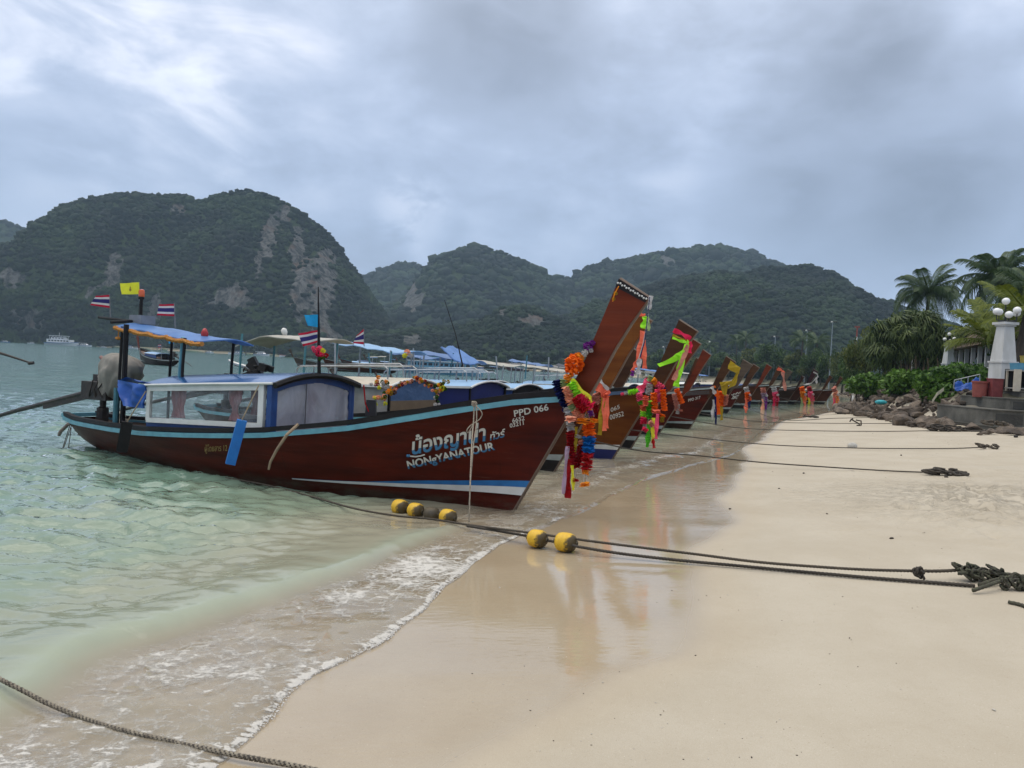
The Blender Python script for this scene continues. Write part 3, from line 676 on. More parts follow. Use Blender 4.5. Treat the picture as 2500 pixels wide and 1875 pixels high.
# ================================================================== LONGTAIL BOATS
HEAD = R(28)
T_B = ([-1.1, -.95, 0, 1.5, 3, 4.5, 6, 7.5, 8.5, 9.2, 9.45], [0, 0, .32, .72, .95, 1.02, .98, .78, .58, .40, .33])      # half beam at the rail
T_ZR = ([-1.1, -.67, -.09, .64, 1.41, 2.26, 3.82, 5.2, 6.6, 7.5, 9.06, 9.45], [1.66, 1.60, 1.52, 1.35, 1.17, 1.0, .77, .65, .56, .53, .51, .56])
T_ZK = ([0, 1, 2.5, 5, 7, 8.5, 9.2, 9.45], [-.12, -.2, -.3, -.33, -.25, -.13, 0.02, .10])
T_P = ([0, .78, 2.5, 4.57, 5.5, 7.9, 9.45], [1.0, .75, .40, .28, .30, .55, .75])
def hull_pt(s, t, side, out=0.0):
    """point of the planking: s metres aft of the forefoot, t from keel (0) to rail (1)"""
    zk = np.interp(s, *T_ZK)
    sr = s - 0.9 * max(0, 1 - s / 2.5)                     # rail station of this frame, pushed forward by the raked stem
    zr = np.interp(sr, *T_ZR); z = zk + (zr - zk) * t
    x = -s + 0.55 * z * max(0.0, 1 - s / 2.5)
    if s > 8.6: x -= (s - 8.6) * 0.25 * t
    f = max(1e-4, t) ** np.interp(s, *T_P)
    bb = 0.0 if s <= 1e-4 else np.interp(sr, *T_B) * min(1.0, (s / 0.9) ** 0.62)
    return Vector((x, side * (bb * f + out), z))
def hull_z(s, z, side, out=0.0):
    zk = np.interp(s, *T_ZK); sr = s - 0.9 * max(0, 1 - s / 2.5); zr = np.interp(sr, *T_ZR)
    return hull_pt(s, min(1, max(0, (z - zk) / (zr - zk))), side, out)
SS = [0, .04, .12, .25, .4, .6, .85, 1.15, 1.5, 1.9, 2.3, 2.7, 3.2, 3.7, 4.2, 4.8, 5.4, 6, 6.6, 7.2, 7.7, 8.1, 8.5, 8.8, 9.1, 9.3, 9.45]
TT = [0, .06, .14, .24, .35, .47, .6, .73, .86, 1]

WOODS = {}
def hullmat(name, a, c, rough=0.38):
    mt = MATS.get('hull_' + name)
    if mt: return mt
    mt = mat('hull_' + name, a, rough, c, nscale=2.2, namt=0.55, bump=0.25, bscale=9, stretch=(0.35, 1.5, 3.0), coat=0.0, rvar=0.1, spec=0.13)
    # scum line near the water, salt and scuffs on the sides
    q = NB(mt); base = q.p.inputs['Base Color'].links[0].from_socket
    co_ = q.coord(); sp_ = q.n.new('ShaderNodeSeparateXYZ'); q.l.new(co_, sp_.inputs[0])
    blot = q.noise(q.coord((.6, 1, 1.6)), 3.2, 6, .65); scr = q.noise(q.coord((.25, 1, 9)), 4.0, 6, .7); drip = q.noise(q.coord((7, 1, .5)), 2.0, 5, .6)
    scum = q.math('MULTIPLY', q.ss(sp_.outputs[2], .20, .02), q.ss(blot, .38, .62))
    col_ = q.mix(q.math('MULTIPLY', scum, .55), base, (.085, .075, .052))
    col_ = q.mix(q.math('MULTIPLY', q.ss(scr, .60, .72), .30), col_, (.16, .10, .07))
    col_ = q.mix(q.math('MULTIPLY', q.ss(drip, .58, .74), .22), col_, (.012, .008, .006))
    q.put(q.p.inputs['Base Color'], col_)
    return mt
H_RED = hullmat('oxblood', (0.098, 0.0110, 0.0048), (0.034, 0.005, 0.003))
H_BROWN = hullmat('brown', (0.085, 0.026, 0.010), (0.035, 0.010, 0.005))
H_AMBER = hullmat('amber', (0.175, 0.058, 0.012), (0.095, 0.026, 0.007))
H_DARK = hullmat('dark_brown', (0.040, 0.016, 0.009), (0.016, 0.008, 0.005))
H_GREY = hullmat('weathered', (0.115, 0.085, 0.060), (0.05, 0.034, 0.024), 0.7)
P_RED = hullmat('prow_red', (0.165, 0.032, 0.011), (0.085, 0.016, 0.007), 0.42)
P_BROWN = hullmat('prow_brown', (0.085, 0.038, 0.015), (0.040, 0.016, 0.008), 0.5)
P_AMBER = hullmat('prow_amber', (0.210, 0.072, 0.012), (0.115, 0.034, 0.007), 0.4)
BLACKW = mat('black_paint', (0.008, 0.007, 0.007), 0.5, (0.018, 0.015, 0.014), nscale=8, bump=0.2, spec=0.2)
RAILB = mat('pale_blue_paint', (0.13, 0.36, 0.42), 0.5, (0.09, 0.25, 0.31), nscale=7, bump=0.2)
RAILN = mat('slate_blue_paint', (0.06, 0.11, 0.20), 0.5)
RAILP = mat('pale_rail_paint', (0.34, 0.38, 0.37), 0.55, (0.2, 0.22, 0.2))
RAILD = mat('dark_rail_paint', (0.05, 0.035, 0.03), 0.5)
WHITE = mat('white_paint', (0.70, 0.70, 0.67), 0.5, (0.56, 0.56, 0.52), nscale=5, bump=0.15)
LETTER = mat('letter_white', (0.66, 0.65, 0.58), 0.5, (0.52, 0.51, 0.45))
LETTERB = mat('letter_blue', (0.05, 0.22, 0.42), 0.5)
LETTERK = mat('letter_shadow', (0.022, 0.024, 0.03), 0.6)
GOLD = mat('letter_gold', (0.32, 0.20, 0.05), 0.5)
BLUEP = mat('blue_paint', (0.015, 0.16, 0.42), 0.45)
NAVYP = mat('navy_paint', (0.012, 0.020, 0.13), 0.4)
DECKW = mat('deck_planks', (0.13, 0.075, 0.045), 0.6, (0.045, 0.026, 0.018), nscale=4, stretch=(0.4, 6, 1), bump=0.5, bscale=20)
STEEL = mat('tube_steel', (0.42, 0.44, 0.45), 0.35, (0.25, 0.26, 0.26), metal=0.6)
ENG = mat('engine_iron', (0.018, 0.017, 0.016), 0.5, (0.05, 0.035, 0.026), nscale=9, bump=0.6, bscale=22, metal=0.3)
BLUECLOTH = mat('blue_canvas', (0.010, 0.060, 0.22), 0.5, (0.006, 0.03, 0.13), nscale=3, bump=0.4, bscale=5)
BLUETARP = mat('blue_tarpaulin', (0.008, 0.105, 0.46), 0.35, (0.006, 0.06, 0.30), nscale=2.5, bump=0.5, bscale=5, trans=0.15)
NAVYC = mat('navy_canvas', (0.008, 0.016, 0.13), 0.55, (0.005, 0.009, 0.075), nscale=2.5, bump=0.4, bscale=4)
ROOFB = mat('roof_blue', (0.022, 0.105, 0.29), 0.22, (0.012, 0.06, 0.19), nscale=1.8, coat=0.3, bump=0.2, bscale=4)
ROOFLB = mat('roof_light_blue', (0.30, 0.48, 0.68), 0.3, (0.20, 0.36, 0.56), nscale=2, bump=0.2, bscale=4)
CANB = mat('canopy_blue', (0.14, 0.30, 0.62), 0.35, (0.08, 0.20, 0.48), nscale=2.5, bump=0.5, bscale=5, trans=0.25)
CANB2 = mat('canopy_dull_blue', (.06, .13, .30), .5, (.10, .18, .34), nscale=3, bump=.5, bscale=5)
CANW = mat('canopy_white', (0.56, 0.54, 0.47), 0.6, (0.38, 0.36, 0.30), nscale=3, bump=0.5, bscale=6, trans=0.2)
TAN = mat('tan_board', (0.20, 0.145, 0.085), 0.6, (0.15, 0.105, 0.06))
CREAM = mat('cream_board', (0.52, 0.47, 0.37), 0.55, (0.42, 0.37, 0.28))
FRINGE = mat('gold_fringe', (0.56, 0.24, 0.03), 0.7, (0.30, 0.11, 0.015), nscale=30, bump=0.6, bscale=60)
def plastic(name, tint, a_lo, a_hi, rough=0.12, sc=(1, 1, 1)):
    mt = bpy.data.materials.new(name); mt.use_nodes = True; q = NB(mt)
    nz_ = q.noise(q.coord(sc), 2.4, 5, 0.6, 0.8)
    q.put(q.p.inputs['Base Color'], tint); q.p.inputs['Roughness'].default_value = rough
    q.put(q.p.inputs['Alpha'], q.ss(nz_, 0.32, 0.68, a_lo, a_hi)); q.put(q.p.inputs['Normal'], q.bump(nz_, 0.8, 0.05))
    MATS[name] = mt; return mt
CLEAR = plastic('clear_plastic', (0.22, 0.235, 0.25), 0.12, 0.50)
HAZY = plastic('hazy_plastic', (0.36, 0.37, 0.42), 0.60, 0.92, 0.22, (1, 1, 0.5))
TINT = plastic('blue_film', (0.10, 0.18, 0.33), 0.75, 0.95, 0.15)

_text_cache = {}
def text_poly(txt, bold=0.0, shear=0.0):
    """flat triangulated lettering, returned as (verts, faces) with cap height 1"""
    key = (txt, bold, shear)
    if key in _text_cache: return _text_cache[key]
    cu = bpy.data.curves.new('lettering', 'FONT'); cu.body = txt; cu.size = 1.0; cu.offset = bold; cu.shear = shear; cu.resolution_u = 3
    ob = bpy.data.objects.new('lettering', cu); COL.objects.link(ob)
    dg = bpy.context.evaluated_depsgraph_get(); dg.update()
    me = bpy.data.meshes.new_from_object(ob.evaluated_get(dg))
    bm = bmesh.new(); bm.from_mesh(me); bmesh.ops.triangulate(bm, faces=bm.faces[:])
    V = np.array([v.co[:2] for v in bm.verts]); Fa = [[v.index for v in f.verts] for f in bm.faces]
    bm.free(); bpy.data.meshes.remove(me); bpy.data.objects.remove(ob); bpy.data.curves.remove(cu)
    _text_cache[key] = (V, Fa); return V, Fa
def paint_text(name, root, hullob, txt, BL, BR, up_px, mats, cap=0.72, bold=0.01, split=None, out=0.005, shadow=None, part=None):
    """lettering laid on the planking: BL, BR are the ends of its base line, up_px its height, all as photograph points"""
    V, Fa = text_poly(txt, bold)
    x0, x1 = V[:, 0].min(), V[:, 0].max()
    mw = ROOTM[root.name]
    bm = bmesh.new(); bm.from_mesh(hullob.data); bm.transform(mw); tree = BVHTree.FromBMesh(bm); bm.free()
    iv = mw.inverted()
    BLv, BRv = Vector(BL), Vector(BR); upv = Vector(up_px)
    bmt = bmesh.new(); vs = [bmt.verts.new((a, c, 0)) for a, c in V]
    for f in Fa:
        try: bmt.faces.new([vs[i] for i in f])
        except ValueError: pass
    for lim in ([split] if split else []):
        bmesh.ops.bisect_plane(bmt, geom=bmt.verts[:] + bmt.edges[:] + bmt.faces[:], plane_co=(0, lim, 0), plane_no=(0, 1, 0))
    bmt.verts.ensure_lookup_table()
    flat = [(v.co.x, v.co.y) for v in bmt.verts]; faces = [[v.index for v in f.verts] for f in bmt.faces]
    bmt.verts.index_update(); faces = [[v.index for v in f.verts] for f in bmt.faces]; bmt.free()
    def lay(off, dpx):
        P3 = []
        for a, c in flat:
            u = (a - x0) / (x1 - x0); p2 = BLv + (BRv - BLv) * u + upv * (c / cap) + Vector(dpx)
            d = ray(p2.x, p2.y).normalized(); hit, nr, _i, _d = tree.ray_cast(CAMV, d)
            if hit is None:
                hit, nr, _i, _d = tree.find_nearest(CAMV + d * (BLv_d))
            if nr.dot(d) > 0: nr = -nr
            P3.append(iv @ (hit + nr * off))
        return P3
    d0 = ray(*BL).normalized(); h0 = tree.ray_cast(CAMV, d0)[0]; BLv_d = (h0 - CAMV).length if h0 else 11.0
    mb = MB(); P3 = lay(out, (0, 0))
    for f in faces:
        cy_ = sum(flat[i][1] for i in f) / 3
        mb.add([P3[i] for i in f], [tuple(range(len(f)))], 1 if (split and cy_ < split) else 0)
    o = mb.build(name, mats, part or root)
    if shadow:
        P3 = lay(out * 0.5, shadow); mb = MB().add(P3, [tuple(f) for f in faces]); mb.build('lettering_shadow', LETTERK, o)
    return o

def sweep(mb, pts, ow, oz, mi=0):
    """closed box section swept along pts: ow=(in,out) sideways, oz=(low,high) upwards; sideways is horizontal"""
    rows = []
    for i, p in enumerate(pts):
        t = Vector(pts[min(i + 1, len(pts) - 1)]) - Vector(pts[max(i - 1, 0)]); t.z = 0
        sd_ = Vector((-t.y, t.x, 0)).normalized(); p = Vector(p)
        rows.append([p + sd_ * ow[0] + Vector((0, 0, oz[0])), p + sd_ * ow[1] + Vector((0, 0, oz[0])), p + sd_ * ow[1] + Vector((0, 0, oz[1])), p + sd_ * ow[0] + Vector((0, 0, oz[1]))])
    mb.grid(rows, mi, close=True); mb.add(rows[0] + rows[-1], [(3, 2, 1, 0), (4, 5, 6, 7)], mi); return mb

PROW = [(0.70, 1.42), (0.74, 1.56), (0.80, 1.76), (0.98, 2.15), (1.38, 3.19), (1.79, 2.95), (1.56, 2.62), (1.37, 2.30), (1.20, 1.96), (1.05, 1.68), (0.93, 1.60), (0.80, 1.42)]
def prow_at(u, v):
    """point on the prow plank: u 0 aft edge .. 1 front edge, v 0 base .. 1 top"""
    aft = [(0.80, 1.76), (0.98, 2.15), (1.38, 3.19)]; fr = [(1.05, 1.68), (1.37, 2.30), (1.79, 2.95)]
    f = lambda L_, w: (np.interp(w, [0, .3, 1], [q[0] for q in L_]), np.interp(w, [0, .3, 1], [q[1] for q in L_]))
    a, c = f(aft, v), f(fr, v); return Vector((a[0] + (c[0] - a[0]) * u, 0, a[1] + (c[1] - a[1]) * u))

_hull_mesh = {}
def longtail(label, loc, k, hm, prow_m, rail_m, group, cabin=None, canopy=None, engine=True, stripe=('white', None), foot=None, heading=None, trim=False, prow_w=1.0, prow_h=1.0, inside=True, name='longtail_boat'):
    root = thing(name, label, 'boat', loc, -(HEAD if heading is None else heading), group, k)
    if 'hull' not in _hull_mesh:
        mb = MB()
        for sd_ in (-1, 1): mb.grid([[hull_pt(s, t, sd_) for t in TT] for s in SS])
        mb.grid([[hull_pt(9.45, t, sd_) for sd_ in (-1, -.5, 0, .5, 1)] for t in TT])
        _hull_mesh['hull'] = mb
    hull = _hull_mesh['hull'].build('hull', hm, root, smooth=True, angle=35)
    if inside:
        mb = MB(); rows = []
        for s in SS[5:]:
            e_ = hull_pt(s, 1, 1); zd = e_.z - (0.10 + 0.16 * min(1, s / 3)); w_ = max(0.01, abs(hull_z(s, zd, 1).y) - 0.03)
            rows.append([Vector((e_.x, y * w_, zd)) for y in (-1, -.5, 0, .5, 1)])
        mb.grid(rows)
        for sd_ in (-1, 1): mb.grid([[hull_z(s, hull_pt(s, 1, 1).z - (0.26 - 0.065 * j), sd_, -0.03) for j in range(5)] for s in SS[8:]])
        mb.build('deck', DECKW, root)
    for sd_ in (-1, 1):
        pts = [hull_pt(s, 1, sd_) for s in SS[1:]]
        mb = sweep(MB(), pts, (-0.035, 0.055) if sd_ > 0 else (-0.055, 0.035), (0.045, 0.115)); mb.build('gunwale', BLACKW if k > 0.93 else RAILD, root)
        pts = [hull_z(s, hull_pt(s, 1, sd_).z - 0.006, sd_) for s in SS[1:]]
        mb = sweep(MB(), pts, (-0.01, 0.045) if sd_ < 0 else (-0.045, 0.01), (-0.034, 0.040)); mb.build('rub_rail', rail_m, root)
    # transom rail and stem band
    a, c = hull_pt(9.45, 1, -1), hull_pt(9.45, 1, 1)
    MB().bar(a + Vector((0, -.04, .05)), c + Vector((0, .04, .05)), 0.09, 0.07).build('transom_rail', rail_m, root)
    st = [hull_pt(0, t, 1) + Vector((0.012, 0, 0)) for t in (0.04, .2, .4, .6, .8, .98)]
    MB().tube(st, 0.022, 6).build('stem_band', mat('stem_wood', (0.16, 0.11, 0.075), 0.7, bump=0.4), root)
    # prow plank
    cx0, cz0 = PROW[0]
    ax_ = Vector((1.585 - 0.92, 3.07 - 1.5)).normalized(); ac_ = Vector((ax_.y, -ax_.x))
    def sc_(p):
        q = Vector((p[0] - 0.92, p[1] - 1.5)); a_, c_ = q.dot(ax_), q.dot(ac_)
        if a_ > 0.12: a_ *= prow_h; c_ *= prow_w
        q = ax_ * a_ + ac_ * c_; return (q.x + 0.92, q.y + 1.5)
    mb = MB().prism([sc_(p) for p in PROW], -0.055, 0.055, lambda u, v, h: (u, h, v))
    pr = mb.build('prow', prow_m, root)
    ed = [sc_(p) for p in PROW[4:10]]
    mb = MB().tube([(u - 0.004, 0, v) for u, v in ed], 0.030, 6); mb.build('prow_edging', mat('prow_edge_wood', (0.20, 0.15, 0.11), 0.7, bump=0.3), pr)
    if trim:
        q = [prow_at(0, 1), prow_at(1, 1), prow_at(1, 0.93), prow_at(0, 0.93)]
        for sd_ in (-1, 1):
            MB().prism([(p.x, p.z) for p in q], sd_ * 0.056, sd_ * 0.064, lambda u, v, h: (u, h, v)).build('end_band', BLACKW, pr)
        mb = MB()
        for i in range(14):
            p = prow_at(0.03 + i * 0.072, 0.966 + 0.008 * (i % 2)); mb.ball((p.x, -0.066, p.z), 0.014, 5)
        o = mb.build('stud', WHITE, pr, smooth=True); o['kind'] = 'stuff'
    # painted waterline
    def band(nm, m_, lo, hi, out=0.008):
        mb = MB()
        for sd_ in (-1, 1):
            mb.grid([[hull_z(s, lo(s) + (hi(s) - lo(s)) * j / 3, sd_, out) for j in range(4)] for s in np.linspace(0.0, 3.4, 34)])
        mb.build(nm, m_, root, smooth=True)
    if stripe[0]:
        wl_ = lambda s: np.interp(s, [0, 3.4], [.24, .13]); wh_ = lambda s: np.interp(s, [0, 1.5, 3.4], [.36, .25, .145])
        band('waterline_stripe', WHITE if stripe[0] == 'white' else RAILP, wl_, wh_)
        if stripe[1]:
            band('waterline_stripe', stripe[1], wh_, lambda s: wh_(s) + np.interp(s, [0, 1.5, 2.2, 3.4], [.095, .05, 0.004, .003]), 0.0095)
        if foot is not None:
            band('bottom_paint', foot, lambda s: float(np.interp(s, *T_ZK)) + 0.005, wl_, 0.006)
    if cabin: build_cabin(root, **cabin)
    if canopy: build_canopy(root, **canopy)
    if engine:
        mb = MB().box((-9.0, 0, 1.12), (0.75, 0.42, 0.34)).box((-8.7, 0, 1.36), (0.42, 0.34, 0.2)).box((-9.25, .12, 1.34), (0.25, 0.2, 0.16)).tube([(-8.55, .15, 1.3), (-8.4, .2, 1.5), (-8.5, .2, 1.62)], 0.045, 8)
        for i in range(3): mb.tube([(-8.72 - i * 0.2, -.21, 1.0), (-8.80 - i * .11, -.25, 1.16), (-8.70 - i * .17, -.2, 1.32)], 0.013, 5)
        en = mb.build('engine', ENG, root)
        MB().tube([(-9.2, 0, 1.12), (-11.9, 0.02, 0.52), (-13.6, 0.03, 0.10)], [0.055, 0.045, 0.035], 8).build('propeller_shaft', ENG, en)
        MB().bar((-9.3, 0, 1.02), (-10.9, 0.01, 0.68), 0.07, 0.10).build('shaft_guard', ENG, en)
        MB().tube([(-8.6, 0, 1.15), (-7.6, -.05, 1.30), (-7.2, -.05, 1.38)], 0.022, 6).build('tiller', ENG, en)
        MB().lathe([(0.11, 0), (0.11, .34), (.06, .36), (.06, .5)], (-9.0, 0, 0.45), 10).build('engine_pivot', ENG, root)
    return root, hull

def arch_roof(mb, s0, s1, hw, z0, z1, rise, n=12, th=0.035, over=0.0):
    """arched roof panel: eave heights z0 (front, s0) .. z1 (back, s1)"""
    rows = []
    for i in range(9):
        s = s0 + (s1 - s0) * i / 8; ze = z0 + (z1 - z0) * i / 8; row = []
        for j in range(n + 1):
            a = -1 + 2 * j / n; row.append(Vector((-s, a * (hw + over), ze + rise * (1 - a * a))))
        rows.append(row)
    lo = [[p - Vector((0, 0, th)) for p in r_] for r_ in rows]
    ring = [r_ + l_[::-1] for r_, l_ in zip(rows, lo)]
    mb.grid(ring, close=True); mb.add(ring[0] + ring[-1], [tuple(range(len(ring[0])))[::-1], tuple(range(len(ring[0]), 2 * len(ring[0])))]); return mb
def build_cabin(root, s0=3.6, s1=6.5, hw=0.92, z0=1.53, z1=1.37, rise=0.15, roof_m=None, edge_m=None, wall_m=None, front_m=None, front=True, frame_m=None, side='wall', rails=False, low_m=None):
    roof = arch_roof(MB(), s0 - 0.06, s1 + 0.06, hw + 0.04, z0, z1, rise).build('cabin_roof', roof_m, root, smooth=True, angle=40)
    mb = MB()
    for sd_ in (-1, 1): mb.bar((-s0 + 0.06, sd_ * (hw + 0.05), z0 - 0.015), (-s1 - 0.06, sd_ * (hw + 0.05), z1 - 0.015), 0.03, 0.05)
    mb.build('roof_edge', edge_m or WHITE, roof)
    n = 14; mb = MB()
    mb.tube([(-s0 + 0.075, (-1 + 2 * j / n) * (hw + .04), z0 - 0.02 + rise * (1 - (-1 + 2 * j / n) ** 2)) for j in range(n + 1)], 0.026, 6)
    mb.build('roof_hoop', edge_m or WHITE, roof)
    zb = lambda s: float(np.interp(s, *T_ZR)) - 0.02
    for sd_ in (-1, 1):
        if side == 'wall':
            mb = MB(); m_ = 10
            mb.grid([[Vector((-(s0 + (s1 - s0) * i / m_), sd_ * (min(hw, float(np.interp(s0 + (s1 - s0) * i / m_, *T_B)) - 0.03) + (0.02 * math.sin(i * 2.1) if j in (1, 2) else 0)), zb(s0 + (s1 - s0) * i / m_) + ((z0 + (z1 - z0) * i / m_ - 0.03) - zb(s0 + (s1 - s0) * i / m_)) * j / 3)) for j in range(4)] for i in range(m_ + 1)])
            mb.build('side_curtain', wall_m, root, smooth=True)
        for s in (s0, (s0 + s1) / 2, s1):
            MB().bar((-s, sd_ * (hw - 0.05), zb(s) - .25), (-s, sd_ * (hw - 0.05), z0 + (z1 - z0) * (s - s0) / (s1 - s0)), 0.045, 0.045).build('cabin_post', frame_m or BLACKW, root)
    if front:
        # front wall under the arch, built in from the frame
        x = -s0 - 0.03; zf = zb(s0); nn = 12; w_ = hw - 0.06
        top = lambda a: z0 - 0.05 + rise * (1 - a * a)
        lo_z = zf - 0.02; mid_z = zf + (z0 - zf) * (0.52 if low_m else 0.0)
        mb = MB(); mb.grid([[Vector((x + 0.012 * math.sin(7 * a + 3 * j) * (0 < j < 4), a * w_, mid_z + (top(a) - mid_z) * j / 4)) for j in range(5)] for a in np.linspace(-1, 1, nn + 1)])
        mb.build('front_sheet', front_m, root, smooth=True)
        if low_m:
            MB().box((x + 0.01, 0, (lo_z + mid_z) / 2), (0.03, 2 * w_, mid_z - lo_z)).build('front_board', low_m, root)
    if rails:
        mb = MB()
        for y in (-0.55, 0.0, 0.5):
            zz = z0 + rise * (1 - (y / hw) ** 2) + 0.01
            mb.tube([(-s0 - 0.3, y, zz), (-s0 - 0.32, y, zz + 0.22), (-s0 - 0.42, y, zz + 0.28), (-s1 + 0.5, y, zz + 0.16), (-s1 + 0.42, y, zz + 0.1), (-s1 + 0.4, y, zz - 0.15)], 0.017, 6)
        mb.tube([(-s0 - 0.45, -.55, z0 + 0.40), (-s0 - .45, .5, z0 + 0.42)], 0.015, 6); mb.tube([(-s1 + .6, -.55, z0 + .30), (-s1 + .6, .5, z0 + .32)], 0.015, 6)
        mb.build('roof_rack', STEEL, roof)
def build_canopy(root, s0=5.6, s1=8.0, hw=0.62, z0=2.2, z1=2.38, cloth=None, fringe=None, post_m=None, sag=0.05, base=0.75, curl=0.0):
    mb = MB(); rows = []
    for i in range(11):
        f = i / 10; s = s0 + (s1 - s0) * f; ze = z0 + (z1 - z0) * f - curl * max(0, f - 0.55) ** 2 * 4; row = []
        for j in range(9):
            a = -1 + j / 4; row.append(Vector((-s, a * hw, ze + 0.07 * (1 - a * a) - sag * math.sin(f * math.pi * 3) ** 2 * 0.4 + 0.012 * math.sin(9 * f + 4 * a))))
        rows.append(row)
    lo = [[p - Vector((0, 0, 0.02)) for p in r_] for r_ in rows]; ring = [r_ + l_[::-1] for r_, l_ in zip(rows, lo)]
    mb.grid(ring, close=True); mb.add(ring[0] + ring[-1], [tuple(range(18))[::-1], tuple(range(18, 36))])
    cn = mb.build('canopy', cloth, root, smooth=True, angle=50)
    if fringe:
        mb = MB(); rg = random.Random(3); path = []
        for i in range(60):
            f = i / 59; s = s0 + (s1 - s0) * f; ze = z0 + (z1 - z0) * f - 0.04 - 0.025 * abs(math.sin(f * 16)); path.append((-s, -hw - 0.01 + rg.uniform(-.01, .01), ze))
        mb.tube(path, [0.028 + rg.uniform(0, .022) for _ in path], 6); mb.build('fringe', fringe, cn)
        mb = MB().tube([(-s1 + 0.12, -hw, z1 - .05), (-s1 + .12, -hw, z1 - .2)], 0.012, 5).lathe([(0.02, 0), (0.055, .02), (0.05, .05), (0.01, .06)], (-s1 + .12, -hw, z1 - .26), 8); mb.build('tassel', FRINGE, cn)
    for sd_ in (-1, 1):
        for s in (s0 + 0.5, s1 - 0.15):
            w_ = min(hw - 0.03, float(np.interp(s, *T_B)) - 0.08)
            zt = z0 + (z1 - z0) * (s - s0) / (s1 - s0); zb_ = float(np.interp(s, *T_ZR)) - 0.1 if s > 6.9 else 1.30
            MB().tube([(-s, sd_ * w_, zb_), (-s - (0.0), sd_ * w_, (zb_ + zt) / 2), (-s + 0.03, sd_ * w_, zt)], 0.026, 7).build('canopy_post', post_m or STEEL, cn)
# ------------------------------------------------------------------ the row of boats
def at_boat(root, s, y, z):
    return ROOTM[root.name] @ Vector((-s, y, z))
ROW = 'longtail boats moored in a row with their bows to the beach'
FA = G(1252, 1249)
FA.z = 0.0
bA, hullA = longtail('large oxblood longtail boat in front, lettered PPD 066, with plastic-windowed blue cabin', FA, 1.0, H_RED, P_RED, RAILB, ROW, stripe=('white', BLUEP), trim=True,
    canopy=dict(s0=5.65, s1=7.95, hw=0.55, z0=2.14, z1=2.36, cloth=CANB, fringe=FRINGE, post_m=BLACKW))
